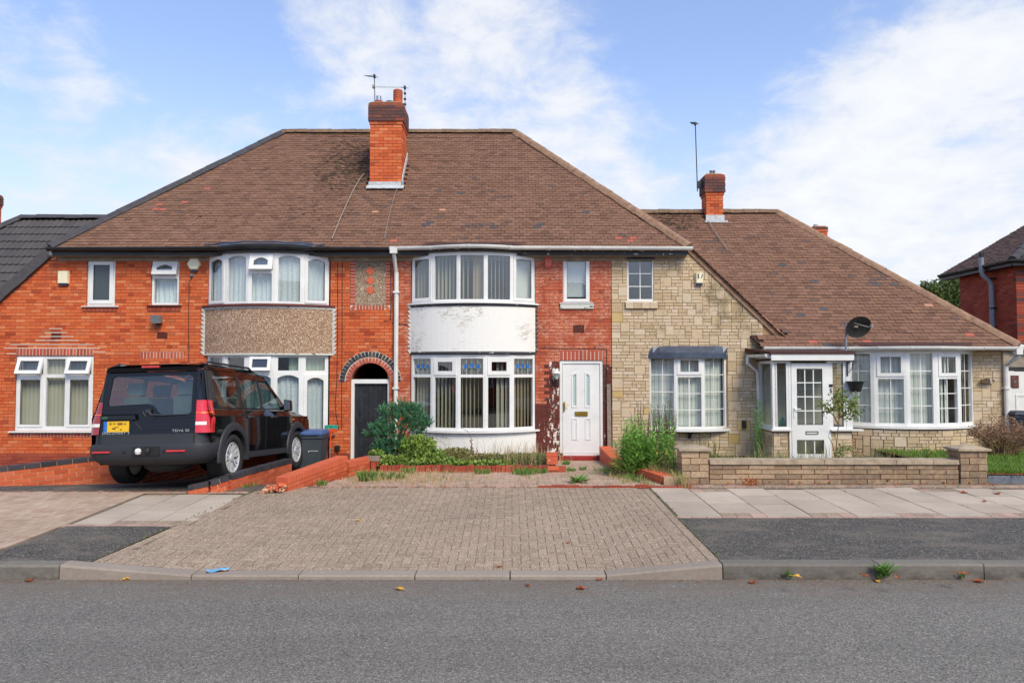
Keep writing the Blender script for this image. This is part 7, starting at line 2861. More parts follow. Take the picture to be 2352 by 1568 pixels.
# wheelie bin, broom, dark bin on the right
def wheelie(loc, w, d, h, body, lid, label, logo=False, rz=0.0):
    t = thing('wheelie_bin', label, 'wheelie bin', loc, 'wheelie bins')
    x, y, z = loc
    mb = MB()
    b, u = .76, 1.0
    q = lambda k, zz, yo=0: [(x - w / 2 * k, y - d / 2 * k + yo, zz), (x + w / 2 * k, y - d / 2 * k + yo, zz), (x + w / 2 * k, y + d / 2 * k + yo, zz), (x - w / 2 * k, y + d / 2 * k + yo, zz)]
    i = mb.add(q(b, z) + q(.97, z + h * .84) + q(1.04, z + h * .845) + q(1.04, z + h * .90) + q(.98, z + h * .905))
    for r in range(4):
        for k in range(4):
            k2 = (k + 1) % 4
            mb.face((i + r * 4 + k, i + r * 4 + k2, i + r * 4 + 4 + k2, i + r * 4 + 4 + k))
    mb.face((i + 3, i + 2, i + 1, i))
    mb.face([i + 16 + k for k in range(4)])
    mb.build('body', body, t)
    mb = MB()
    i = mb.add(q(1.03, z + h * .912) + q(1.03, z + h * .94) + q(.93, z + h * .985) + q(.85, z + h * 1.0))
    for r in range(3):
        for k in range(4):
            k2 = (k + 1) % 4
            mb.face((i + r * 4 + k, i + r * 4 + k2, i + r * 4 + 4 + k2, i + r * 4 + 4 + k))
    mb.face([i + 12 + k for k in range(4)])
    mb.face((i + 3, i + 2, i + 1, i))
    mb.box(x - w * .35, x + w * .35, y - d / 2 * 1.12, y - d / 2 * 1.031, z + h * .915, z + h * .94)
    mb.build('lid', lid, t)
    mb = MB()
    for sg in (-1, 1):
        mb.lathe([(.0, -.03), (.095, -.03), (.095, .03), (.0, .03)], 14, mat=Matrix.Translation((x + sg * w * .44, y + d * .40, z + .09)) @ Matrix.Rotation(R(90), 4, 'Y'))
    mb.build('wheel', 'black_plastic', t)
    if logo:
        mb = MB()
        yy = lambda zz: y - d / 2 * (b + (.97 - b) * (zz - z) / (h * .84)) - .004
        zl = z + h * .58
        x0 = x - .02
        mb.prism([(x0, yy(zl), zl), (x0 + .035, yy(zl), zl + .004), (x0 + .018, yy(zl), zl - .03)][::-1], (0, .003, 0))
        for k in range(9):
            mb.box(x0 + .045 + k * .019, x0 + .058 + k * .019, yy(zl), yy(zl) + .003, zl - .006, zl + .005)
        mb.build('logo', 'white_paint', t)
    return t
bl = P(716, 1030, 15.7)
wheelie((bl.x, 15.75, -.10), .56, .60, .99, 'bin_grey', 'bin_blue', 'grey wheelie bin with a blue lid beyond the front of the parked car', True)
bl = P(2338, 960, 16.6)
wheelie((bl.x + .02, 16.6, .38), .58, .64, .86, 'bin_dark', 'bin_dark', 'dark wheelie bin behind the brown shrub by the garage')
Yb2 = 16.25
t = thing('broom', 'upright broom with an orange head and teal bristles against the brick wall', 'broom', P(755, 1060, Yb2))
a, b_ = P(757, 1062, Yb2 - .15), P(760, 990, Yb2)
m_ = a + (b_ - a) * .45
mb = MB()
mb.tube([a, m_], .011, 7)
mb.build('handle', 'steel', t)
mb = MB()
mb.tube([m_, b_], .015, 7)
mb.build('grip', 'broom_orange', t)
mb = MB()
mb.box(b_.x - .135, b_.x + .135, b_.y - .03, b_.y + .03, b_.z - .02, b_.z + .055)
mb.box(b_.x - .03, b_.x + .03, b_.y - .02, b_.y + .02, b_.z - .09, b_.z - .02)
mb.build('head', 'broom_orange', t)
mb = MB()
rn = random.Random(5)
for k in range(130):
    x = b_.x - .13 + .27 * rn.random()
    y = b_.y + rn.uniform(-.03, .03)
    mb.poly([(x - .008, y, b_.z + .056), (x + .008, y, b_.z + .056), (x + .008 + rn.uniform(-.015, .02), y + rn.uniform(-.02, .02), b_.z + .056 + rn.uniform(.06, .09)), (x - .006, y, b_.z + .056 + .07)])
mb.build('bristle', 'broom_teal', t)
t = boxed('outdoor_socket', rect(769, 1022, 781, 1035), .05, 'black_plastic', 'black outdoor socket low on the wall beside the broom', 'socket')
mb = MB()
c = P(775, 1036, F - .02)
mb.tube([c, c + Vector((.01, -.01, -.06)), c + Vector((-.01, -.01, -.13)), c + Vector((.0, -.01, -.2))], .012, 5)
mb.build('lead', 'cable_black', t)
mb = MB()
mb.tube([P(1262, 1058, 14.4), P(1276, 1030, 14.7)], .012, 5)
mb.tube([P(1258, 1060, 14.4), P(1271, 1031, 14.6)], .010, 5)
tag(mb.build('white_sticks', 'white_paint'), 'two pale sticks poking out of the weeds below the peeling maroon paint', 'sticks')
# ------------------------------------------------------------------ the parked car (local axes: x right, y forward, z up; origin on the ground under the rear axle)
car = thing('parked_car', 'black four-wheel drive car with a stepped tailgate parked nose-in on the drive', 'car', (0, 0, 0))
CAR_AT = Vector((-5.54, 12.32, .295))
car.location = CAR_AT
CARX = Matrix.Translation(CAR_AT) @ Matrix.Rotation(R(-4.0), 4, 'Z') @ Matrix.Rotation(R(-3.6), 4, 'X') @ Matrix.Rotation(R(-1.6), 4, 'Y') @ Matrix.Scale(1.015, 4)
car.matrix_world = CARX
del LOC[car.name]
HW = .945        # half width of the body side
ZS = .44         # sill
WB = 2.885       # wheelbase
AR = .46         # arch radius
WZ = .385        # wheel centre height
def tw_(z):
    """half width of the body at height z"""
    if z < .62:
        return HW - .03 + .03 * max(0, (z - .30) / .32)
    if z < 1.06:
        return HW
    if z < 1.16:
        return HW - .045 * (z - 1.06) / .10
    return HW - .045 - .145 * ((z - 1.16) / .62) ** 1.15
def arc2(cy, r, a0, a1, n=16):
    return [(cy + r * math.cos(a0 + (a1 - a0) * k / n), WZ + r * math.sin(a0 + (a1 - a0) * k / n)) for k in range(n + 1)]
def y_rear(z):
    return -.915 + max(0, z - .80) * .13
# lower sides: sheet metal from sill to shoulder with arch cut-outs
a_s = math.asin((ZS - WZ) / AR)
outline = [(-.80, .62), (-.80, ZS + .10)]
outline += [(-.46, ZS + .05)] if False else []
outline += arc2(0, AR, math.pi - a_s - .25, a_s, 18)
outline += [(AR + .05, ZS), (WB - AR - .05, ZS)]
outline += arc2(WB, AR, math.pi - a_s, a_s, 18)
outline += [(WB + AR + .06, ZS + .06), (WB + .66, .62), (WB + .70, .80), (WB + .66, .98), (WB + .50, 1.06), (-.82, 1.06)]
body = MB()
for sg in (-1, 1):
    body.tess([outline], lambda y, z: (sg * tw_(z), y, z), 0, 0, flip=(sg < 0))
# shoulder band up to the belt line, bonnet edge falls forward
def band(mb, zs, ys, m=0):
    for sg in (-1, 1):
        for (za, zb_) in zip(zs[:-1], zs[1:]):
            for (ya, yb) in zip(ys[:-1], ys[1:]):
                q = [(sg * tw_(za), ya, za), (sg * tw_(za), yb, za), (sg * tw_(zb_), yb, zb_), (sg * tw_(zb_), ya, zb_)]
                mb.poly(q if sg > 0 else q[::-1], m)
band(body, [1.06, 1.10, 1.16], [-.82, 0, 1.0, 2.0, 2.50])
# bonnet, wings, nose
bon = [(2.50, 1.16, .90), (2.9, 1.135, .885), (3.25, 1.10, .865), (3.50, 1.06, .84)]
for (ya, za, xa), (yb, zb_, xb) in zip(bon[:-1], bon[1:]):
    body.poly([(-xa, ya, za), (xa, ya, za), (xb, yb, zb_), (-xb, yb, zb_)][::-1][::-1])
    for sg in (-1, 1):
        q = [(sg * HW, ya, 1.06), (sg * (HW - (.0 if yb < 3.4 else .02)), yb, min(1.06, zb_)), (sg * xb, yb, zb_), (sg * xa, ya, za)]
        body.poly(q if sg > 0 else q[::-1])
nose = [(3.50, 1.06, .84), (3.60, .98, .86), (3.66, .80, .88), (3.60, .62, .88)]
for (ya, za, xa), (yb, zb_, xb) in zip(nose[:-1], nose[1:]):
    body.poly([(-xa, ya, za), (xa, ya, za), (xb, yb, zb_), (-xb, yb, zb_)])
    for sg in (-1, 1):
        q = [(sg * HW, WB + .60, za), (sg * xa, ya, za), (sg * xb, yb, zb_), (sg * HW, WB + .60, zb_)]
        body.poly(q)
# roof: a little crowned, with the raised rear
rp_ = [(-.80, 1.775, .775), (-.55, 1.80, .770), (.4, 1.81, .765), (1.05, 1.80, .765), (1.25, 1.765, .765), (1.62, 1.72, .755)]
for (ya, za, xa), (yb, zb_, xb) in zip(rp_[:-1], rp_[1:]):
    for s0, s1 in ((-1, -.5), (-.5, .5), (.5, 1)):
        c0, c1 = (.022 if abs(s0) < 1 else 0), (.022 if abs(s1) < 1 else 0)
        body.poly([(s0 * xa, ya, za + c0), (s1 * xa, ya, za + c1), (s1 * xb, yb, zb_ + c1), (s0 * xb, yb, zb_ + c0)])
# windscreen surround
for sg in (-1, 1):
    q = [(sg * .755, 1.62, 1.72), (sg * .70, 1.66, 1.71), (sg * .80, 2.46, 1.18), (sg * .90, 2.50, 1.16)]
    body.poly(q if sg < 0 else q[::-1])
body.poly([(-.755, 1.62, 1.72), (.755, 1.62, 1.72), (.70, 1.68, 1.69), (-.70, 1.68, 1.69)])
body.build('body', 'car_paint', car, smooth=28)
# greenhouse sides with window holes
gside = [(-.81, 1.165), (2.46, 1.165), (2.30, 1.27), (1.70, 1.655), (1.56, 1.70), (1.2, 1.725), (.9, 1.745), (-.56, 1.755), (-.70, 1.74)]
w_q = [(-.50, 1.30), (-.44, 1.235), (-.30, 1.20), (.32, 1.195), (.34, 1.21), (.34, 1.63), (.30, 1.655), (-.42, 1.665), (-.50, 1.64)]
w_r = [(.47, 1.195), (1.18, 1.195), (1.18, 1.635), (.47, 1.645)]
w_f = [(1.28, 1.195), (2.16, 1.195), (2.10, 1.26), (1.66, 1.59), (1.58, 1.62), (1.28, 1.63)]
green = MB()
for sg in (-1, 1):
    green.tess([gside, w_q, w_r, w_f], lambda y, z: (sg * tw_(z), y, z), 0, 0, flip=(sg < 0))
green.build('window_surround', 'car_paint', car)
for sg in (-1, 1):
    for nm, wq in (('side_window', w_q), ('side_window', w_r), ('side_window', w_f)):
        g = MB()
        g.tess([wq], lambda y, z: (sg * (tw_(z) - .006), y, z), 0, 0, flip=(sg < 0))
        g.build(nm, 'car_glass', car)
g = MB()
g.poly([(-.70, 1.67, 1.70), (.70, 1.67, 1.70), (.80, 2.46, 1.18), (-.80, 2.46, 1.18)])
g.build('windscreen', 'car_glass', car)
# gutter strip and pillar trims on the near side
tr = MB()
for sg in (-1, 1):
    for yv in (.40, 1.23):
        q = [(sg * (tw_(z) + .004), yv + dy_, z) for z in (1.17, 1.70) for dy_ in (-.055, .055)]
        tr.poly([q[0], q[1], q[3], q[2]] if sg > 0 else [q[0], q[2], q[3], q[1]])
    tr.tube([(sg * (tw_(1.172) + .004), -.45, 1.178), (sg * (tw_(1.172) + .004), 2.2, 1.178)], .008, 5)
tr.build('pillar_trim', 'car_black', car)
rail = MB()
for sg in (-1, 1):
    rail.tube([(sg * .74, -.60, 1.79), (sg * .74, -.50, 1.835), (sg * .735, 1.0, 1.835), (sg * .735, 1.12, 1.79)], .018, 6)
rail.build('roof_rail', 'car_trim', car, smooth=40)
# pale reflective side strip over the rear quarter window
st = MB()
for sg in (-1, 1):
    q = [(sg * (tw_(1.70) + .006), -.66, 1.715), (sg * (tw_(1.75) - .0), -.70, 1.775), (sg * (tw_(1.75) - .0), .36, 1.785), (sg * (tw_(1.70) + .006), .36, 1.735)]
    st.poly(q if sg < 0 else q[::-1])
st.build('roof_side', 'car_paint', car)
# tailgate: flat panel leaning forward, with the stepped window
XB = .755
tg_out = [(-XB, .80), (XB, .80), (XB - .030, 1.70), (-XB + .030, 1.70)]
win_r = [(-.66, 1.235), (-.02, 1.255), (.07, 1.225), (.13, 1.15), (.20, 1.095), (.62, 1.095), (.665, 1.125), (.66, 1.60), (.62, 1.64), (-.59, 1.64), (-.63, 1.61)]
tail = MB()
tail.tess([tg_out, win_r], lambda x, z: (x, y_rear(z), z), 0, 0)
tg = tail.build('tailgate', 'car_paint', car)
g = MB()
g.tess([win_r], lambda x, z: (x, y_rear(z) + .004, z), 0, 0)
g.build('glass', 'car_glass', tg)
sm = MB()          # gloss glass border and shut line that steps down to the right
path = [(-.735, 1.195), (-.20, 1.185), (-.10, 1.15), (-.05, 1.07), (.03, 1.035), (.735, 1.04)]
sm.tube([(x, y_rear(z) - .002, z) for x, z in path], .006, 5)
path = [(-.20, .93), (-.14, 1.02), (-.08, .93), (.03, .885), (.745, .90)]
sm.tube([(x, y_rear(z) - .001, z) for x, z in [(-.24, 1.02), (-.17, .95), (-.10, .885), (.0, .868), (.745, .88)]], .006, 5)
sm.build('shut_line', 'car_black', tg)
bord = MB()
bord.tess([[(x * 1.07, 1.345 + (z - 1.345) * 1.10) for x, z in win_r], win_r], lambda x, z: (x, y_rear(z) - .0035, z), 0, 0)
bord.build('glass_border', 'car_paint', tg)
wp = MB()
wp.tube([(-.0, y_rear(1.14) - .03, 1.15), (.06, y_rear(1.09) - .035, 1.095), (.20, y_rear(1.08) - .03, 1.085), (.56, y_rear(1.09) - .015, 1.09)], [.022, .018, .012, .006], 6)
wp.box(-.04, .04, y_rear(1.14) - .035, y_rear(1.14) - .004, 1.12, 1.18)
wp.build('wiper', 'car_trim', tg)
pl = MB()
pl.hexa([(-.735, y_rear(1.06) - .055, 1.03), (-.17, y_rear(1.06) - .055, 1.03), (-.15, y_rear(1.06) - .003, 1.02), (-.745, y_rear(1.06) - .003, 1.02),
         (-.735, y_rear(1.06) - .05, 1.095), (-.19, y_rear(1.06) - .05, 1.095), (-.17, y_rear(1.11) - .003, 1.115), (-.745, y_rear(1.11) - .003, 1.115)])
pl.build('plate_hood', 'car_paint', tg, smooth=30)
bd = MB()
bd.prism([(-.66 + .055 * math.cos(a * math.pi / 8), y_rear(1.06) - .060, 1.062 + .020 * math.sin(a * math.pi / 8)) for a in range(16)], (0, .004, 0))
bd.build('badge', 'badge_green', tg)
npl = MB()
npl.box(-.69, -.29, y_rear(.92) - .012, y_rear(.92) - .002, .845, 1.01)
no = npl.build('number_plate', 'number_plate', tg)
npb = MB()
npb.box(-.69, -.635, y_rear(.92) - .015, y_rear(.92) - .0121, .845, 1.01)
npb.build('plate_band', 'plate_blue', tg)
pm_ = MB()          # the characters are blurred beyond reading in the photograph: soft blocks only
for (a, b_, c_, d_) in ((-.60, -.565, .955, .985), (-.545, -.50, .965, .98), (-.47, -.39, .95, .985), (-.37, -.335, .955, .975), (-.555, -.50, .885, .91), (-.52, -.455, .915, .925), (-.43, -.40, .872, .89)):
    pm_.box(a, b_, y_rear(.92) - .0145, y_rear(.92) - .0121, c_, d_)
pm_.build('plate_mark', 'plate_mark', tg)
o = letters(tg, 'DISCOVERY 3', .052, (-.49, y_rear(.825) - .004, .826), (R(90), 0, 0), 'chrome', name='lettering', extra=dict(space=1.12, sx=1.25))
o = letters(tg, 'TDV6 SE', .052, (.53, y_rear(.845) - .004, .846), (R(90), 0, 0), 'chrome', name='lettering', extra=dict(space=1.12, sx=1.3))
# spoiler with the third brake light
sp = MB()
sp.hexa([(-.72, -.84, 1.70), (.72, -.84, 1.70), (.75, -.60, 1.76), (-.75, -.60, 1.76), (-.70, -.855, 1.755), (.70, -.855, 1.755), (.72, -.60, 1.82), (-.72, -.60, 1.82)])
spo = sp.build('spoiler', 'car_paint', car, smooth=30)
bl_ = MB()
bl_.box(-.14, .14, -.872, -.84, 1.752, 1.778)
bl_.build('brake_light', 'lens_red', spo)
# rear corners: pillar above, tail light in the middle, trim below
def corner(mb, zs, m=0, out=0.0):
    for sg in (-1, 1):
        pr = []
        for z in zs:
            xs_ = tw_(z)
            xb = XB - .030 * (z - .80) / .9
            yr = y_rear(z)
            pts = [(xb + .004, yr - .002 - out), (xb + (xs_ - xb) * .45, yr + .006 - out * .9), (xs_ - .045 + out * .6, yr + .035 - out * .5), (xs_ - .012 + out, yr + .085), (xs_ + out * .9, yr + .16), (xs_ + out * .6, min(yr + .26, -.70 + (z - .8) * .13))]
            pr.append([(sg * x, y, z) for x, y in pts])
        ids = [mb.add(p) for p in pr]
        for a, b_ in zip(ids[:-1], ids[1:]):
            for k in range(5):
                q = (a + k, a + k + 1, b_ + k + 1, b_ + k)
                mb.face(q if sg > 0 else q[::-1], m)
for sg_ in (1, -1):
    cr, keep = MB(), MB()
    corner(cr, [1.285, 1.40, 1.52, 1.63, 1.72])
    for f in cr.f:
        if all(cr.v[i][0] * sg_ > 0 for i in f):
            keep.poly([cr.v[i] for i in f])
    keep.build('rear_pillar', 'car_paint', car, smooth=50, fix=True)
for sg_ in (1, -1):
    tl = MB()
    corner(tl, [.808, .90, 1.02, 1.12, 1.22, 1.288], 0, .010)
    # keep one side only
    keep = MB()
    for f in tl.f:
        if all(tl.v[i][0] * sg_ > 0 for i in f):
            keep.poly([tl.v[i] for i in f])
    lt = keep.build('tail_light', 'lens_red' if sg_ > 0 else 'lens_dark_red', car, smooth=60, fix=True)
    for (za, zb_, mt, nm) in ((.925, .975, 'lens_white', 'reversing_lens'), (1.105, 1.120, 'amber', 'indicator_lens')):
        tl = MB()
        corner(tl, [za, zb_], 0, .0135)
        keep = MB()
        fs = [f for f in tl.f if all(tl.v[i][0] * sg_ > 0 for i in f)]
        for f in (fs[:2] if nm == 'reversing_lens' else fs[:4]):
            keep.poly([tl.v[i] for i in f])
        keep.build(nm, mt, lt, fix=True)
# bumper: rings swept round the tail
def bring(z, ins, yfront=-.40):
    w = HW + .012 - ins
    yb = -1.0 + ins * .9
    r = .20
    pts = [(w, yfront), (w, yb + r * 1.4)]
    for k in range(1, 6):
        a = (math.pi / 2) * k / 6
        pts.append((w - r * (1 - math.cos(a)), yb + r * 1.4 * (1 - math.sin(a)) * .9 + .02))
    pts += [(w - r, yb + .012), (.40, yb), (0, yb - .006)]
    full = [(x, y, z) for x, y in pts] + [(-x, y, z) for x, y in pts[-2::-1]]
    return full
bp = MB()
zz_ = [(.335, .20), (.37, .10), (.43, .035), (.52, .004), (.62, .0), (.655, .008), (.665, .05), (.70, .055), (.80, .055), (.805, .085)]
ids = [bp.add([(x, (y if abs(x) < HW - ins - .05 or y < -.5 else (-.46 if z < .66 else -.60)), z) for x, y, z in bring(z, ins)]) for z, ins in zz_]
n = len(bring(.5, 0))
for a, b_ in zip(ids[:-1], ids[1:]):
    for k in range(n - 1):
        bp.face((a + k + 1, a + k, b_ + k, b_ + k + 1))
bpo = bp.build('bumper', 'car_trim', car, smooth=32)
rf_ = MB()
for a, b_ in ((-.80, -.52), (.36, .65)):
    rf_.box(a, b_, -1.012, -.985, .535, .56)
rf_.build('reflector', 'lens_red', bpo)
tow = MB()
tow.box(-.17, .25, -1.010, -.98, .49, .62)
tow.build('tow_recess', 'car_black', bpo)
tb = MB()
tb.lathe([(.0, -.05), (.035, -.04), (.05, .0), (.035, .04), (.0, .05)], 12, mat=Matrix.Translation((-.07, -1.02, .55)))
tb.build('tow_cover', 'lens_white', bpo)
tb = MB()
tb.lathe([(.0, -.05), (.03, -.04), (.04, .0), (.03, .04), (.0, .05)], 12, mat=Matrix.Translation((.08, -1.02, .555)))
tb.build('tow_ball', 'car_black', bpo)
se = MB()
for x in (-.86, -.30, .32, .74):
    yy = -1.0 if abs(x) < .7 else -.93
    se.lathe([(.018, 0), (.016, .012), (.0, .014)], 10, mat=Matrix.Translation((x, yy - .003, .545)) @ Matrix.Rotation(R(90), 4, 'X'))
se.build('parking_sensor', 'car_black', bpo)
for x in (-XB + .02, XB - .0):
    sl_ = MB()
    sl_.box(x - .003, x + .003, -.956, -.94, .667, .80)
    sl_.build('shut_line', 'car_black', bpo)
# plastic arches
for cy, nm in ((0, 'wheel_arch'), (WB, 'wheel_arch')):
    for sg in (-1, 1):
        fl_ = MB()
        nn = 22
        rows_ = []
        for k in range(nn + 1):
            a = math.pi + .22 - (math.pi + .42) * k / nn
            ring = []
            for (r_, x_) in ((AR - .03, HW - .10), (AR - .03, HW + .028), (AR + .02, HW + .036), (AR + .085, HW + .022), (AR + .10, HW - .004)):
                ring.append((sg * x_, cy + r_ * math.cos(a) * 1.03, max(.33, WZ + .015 + r_ * math.sin(a))))
            rows_.append(fl_.add(ring))
        for a, b_ in zip(rows_[:-1], rows_[1:]):
            for k in range(4):
                q = (a + k, b_ + k, b_ + k + 1, a + k + 1)
                fl_.face(q if sg < 0 else q[::-1])
        fl_.build(nm, 'car_trim', car, smooth=40)
# wells and underside
un = MB()
for cy in (0, WB):
    for sg in (-1, 1):
        pts = arc2(cy, AR + .012, math.pi, 0, 14)
        for (y0_, z0_), (y1_, z1_) in zip(pts[:-1], pts[1:]):
            un.poly([(sg * (HW - .05), y0_, z0_), (sg * (HW - .05), y1_, z1_), (sg * .58, y1_, z1_), (sg * .58, y0_, z0_)])
        un.poly([(sg * .58, cy - AR, WZ)] + [(sg * .58, y_, z_) for y_, z_ in pts] + [(sg * .58, cy + AR, WZ)])
un.box(-.56, .56, -.85, 3.45, .40, .62)
un.box(-.86, .86, AR + .05, WB - AR - .05, .34, .46)
un.box(-.60, -.30, -.55, .9, .30, .40)
un.build('underside', 'car_black', car)
spw = MB()
spw.lathe([(.0, -.06), (.30, -.09), (.375, -.03), (.38, .04), (.33, .09), (.0, .09)], 26, mat=Matrix.Translation((.10, -.40, .345)) @ Matrix.Rotation(R(8), 4, 'X'))
spw.build('spare_wheel', 'tyre', car, smooth=40)
ax = MB()
ax.tube([(-.66, 0, WZ), (.66, 0, WZ)], .06, 8)
ax.tube([(-.45, -.75, .36), (-.45, -.2, .37)], .05, 8)
ax.build('axle', 'car_black', car)
sls = MB()
for sg in (-1, 1):
    sls.hexa([(sg * .80, AR + .08, .34), (sg * (HW + .01), AR + .08, .36), (sg * (HW + .01), WB - AR - .08, .36), (sg * .80, WB - AR - .08, .34),
              (sg * .80, AR + .08, .46), (sg * (HW + .012), AR + .08, .455), (sg * (HW + .012), WB - AR - .08, .455), (sg * .80, WB - AR - .08, .46)])
sls.build('side_sill', 'car_trim', car)
# wheels
tyre = MB()
RY = Matrix.Rotation(R(90), 4, 'Y')
tyre.lathe([(.245, -.14), (.30, -.17), (.355, -.17), (.378, -.145), (.383, -.08), (.383, .05), (.378, .10), (.355, .125), (.30, .125), (.245, .10)], 36, mat=RY, closed=True)
tyre_me = tyre.mesh('tyre', 'tyre')
tyre_me.polygons.foreach_set('use_smooth', [True] * len(tyre_me.polygons))
rim = MB()
rim.lathe([(.248, -.10), (.252, .095), (.238, .110), (.226, .100), (.222, .03), (.05, .02), (.0, .02)], 36, mat=RY)
for k in range(7):
    a = 2 * math.pi * k / 7
    for off in (-.10, .10):
        ca, sa = math.cos(a + off * .55), math.sin(a + off * .55)
        cb, sb = math.cos(a + off * 1.9), math.sin(a + off * 1.9)
        p0, p1 = Vector((.085, .055 * ca, .055 * sa)), Vector((.10, .232 * cb, .232 * sb))
        d = Vector((0, -sa, ca)) * .016
        d1 = Vector((0, -sb, cb)) * .022
        b_ = Vector((-.05, 0, 0))
        rim.hexa([p0 - d + b_, p0 + d + b_, p1 + d1 + b_, p1 - d1 + b_, p0 - d, p0 + d, p1 + d1, p1 - d1])
rim.lathe([(.07, .02), (.07, .085), (.055, .10), (.0, .103)], 16, mat=RY)
rim_me = rim.mesh('rim', 'alloy')
rim_me.polygons.foreach_set('use_smooth', [True] * len(rim_me.polygons))
rim_me.set_sharp_from_angle(angle=R(35))
dk_ = MB()
dk_.lathe([(.222, .032), (.0, .032)], 24, mat=RY)
dk_.lathe([(.25, -.09), (.0, -.085)], 24, mat=RY)
dk_me = dk_.mesh('brake_disc', 'car_black')
for sg in (-1, 1):
    for cy in (0, WB):
        w = bpy.data.objects.new('wheel', None)
        w.empty_display_size = .1
        COL.objects.link(w)
        w.parent = car
        w.location = (sg * .825, cy, WZ)
        w.rotation_euler = (R(20 + 40 * cy), 0, 0 if sg > 0 else R(180))
        for nm, me in (('tyre', tyre_me), ('rim', rim_me), ('brake_disc', dk_me)):
            o = bpy.data.objects.new(nm, me)
            COL.objects.link(o)
            o.parent = w
# fittings on the sides
for sg in (-1, 1):
    mr = MB()
    mr.tube([(sg * .90, 2.08, 1.20), (sg * 1.02, 2.06, 1.215)], .035, 6)
    mr.hexa([(sg * 1.00, 2.0, 1.14), (sg * 1.15, 1.98, 1.15), (sg * 1.13, 2.12, 1.16), (sg * 1.00, 2.14, 1.15), (sg * 1.00, 2.0, 1.35), (sg * 1.14, 1.98, 1.335), (sg * 1.12, 2.12, 1.32), (sg * 1.00, 2.14, 1.34)])
    mo = mr.build('door_mirror', 'car_paint', car, smooth=30)
    mg = MB()
    mg.poly([(sg * 1.012, 1.990, 1.165), (sg * 1.135, 1.973, 1.17), (sg * 1.13, 1.973, 1.32), (sg * 1.012, 1.990, 1.335)])
    mg.build('mirror_glass', 'chrome', mo)
    for yh in (.62, 1.62):
        dh = MB()
        dh.tube([(sg * (HW - .002), yh - .10, 1.035), (sg * (HW + .035), yh - .07, 1.04), (sg * (HW + .035), yh + .09, 1.04), (sg * (HW - .002), yh + .12, 1.035)], .016, 6)
        dh.build('door_handle', 'car_trim', car, smooth=40)
    ln = MB()
    for yy in (.43, 1.30, 2.36):
        pts = [(sg * (tw_(z) + .001), yy + (0 if z > .6 else .0), z) for z in (.47, .62, .80, 1.06, 1.16)]
        ln.tube(pts, .0045, 4)
    ln.tube([(sg * (HW + .001), -.78, 1.06), (sg * (HW + .001), 3.3, 1.055)], .0035, 4)
    ln.build('door_line', 'car_black', car)
    rp2 = MB()
    rp2.hexa([(sg * (HW - .01), 2.62, .985), (sg * (HW + .012), 2.62, .985), (sg * (HW + .012), 2.70, .985), (sg * (HW - .01), 2.70, .985), (sg * (HW - .01), 2.62, 1.01), (sg * (HW + .012), 2.63, 1.008), (sg * (HW + .012), 2.69, 1.008), (sg * (HW - .01), 2.70, 1.01)])
    rp2.build('side_repeater', 'amber', car)
    vt = MB()
    vt.box(sg * HW - .008, sg * HW + .008, 2.50, 2.66, .78, .93)
    vo = vt.build('side_vent', 'car_trim', car)
    v2 = MB()
    for k in range(3):
        v2.box(sg * HW - .012, sg * HW + .012, 2.52, 2.64, .80 + k * .04, .82 + k * .04)
    v2.build('vent_bar', 'chrome', vo)
    hl_ = MB()
    hl_.box(sg * .68 - .17, sg * .68 + .17, 3.52, 3.63, .83, 1.0)
    hl_.build('headlight', 'lens_white', car)
# cabin seen through the glass
se_ = []
for (yy, xs_) in ((1.35, (-.40, .40)), (.45, (-.45, 0, .45)), (-.35, (-.40, .40))):
    for x in xs_:
        s_ = MB()
        s_.hexa([(x - .24, yy, .62), (x + .24, yy, .62), (x + .24, yy + .45, .66), (x - .24, yy + .45, .66), (x - .24, yy, .84), (x + .24, yy, .84), (x + .24, yy + .5, .86), (x - .24, yy + .5, .86)])
        s_.hexa([(x - .22, yy - .12, .84), (x + .22, yy - .12, .84), (x + .22, yy + .06, .84), (x - .22, yy + .06, .84), (x - .19, yy - .22, 1.36), (x + .19, yy - .22, 1.36), (x + .19, yy - .12, 1.36), (x - .19, yy - .12, 1.36)])
        so = s_.build('seat', 'seat_cloth', car)
        s_ = MB()
        s_.box(x - .12, x + .12, yy - .23, yy - .13, 1.385, 1.56)
        s_.build('head_restraint', 'seat_cloth', so)
ds = MB()
ds.box(-.80, .80, 2.0, 2.4, .70, 1.14)
ds.box(-.80, .80, -.80, -.70, .62, .82)
ds.build('dashboard', 'car_black', car)
fl_ = MB()
fl_.box(-.85, .85, -.82, 2.4, .60, .625)
fl_.build('cabin_floor', 'car_black', car)
# the cabin stands a little taller than drawn above
for o in car.children_recursive:
    if o.type == 'MESH' and o.name.split('.')[0] not in ('tyre', 'rim', 'brake_disc'):
        for v in o.data.vertices:
            if v.co.z > 1.16:
                v.co.z = 1.16 + (v.co.z - 1.16) * 1.11
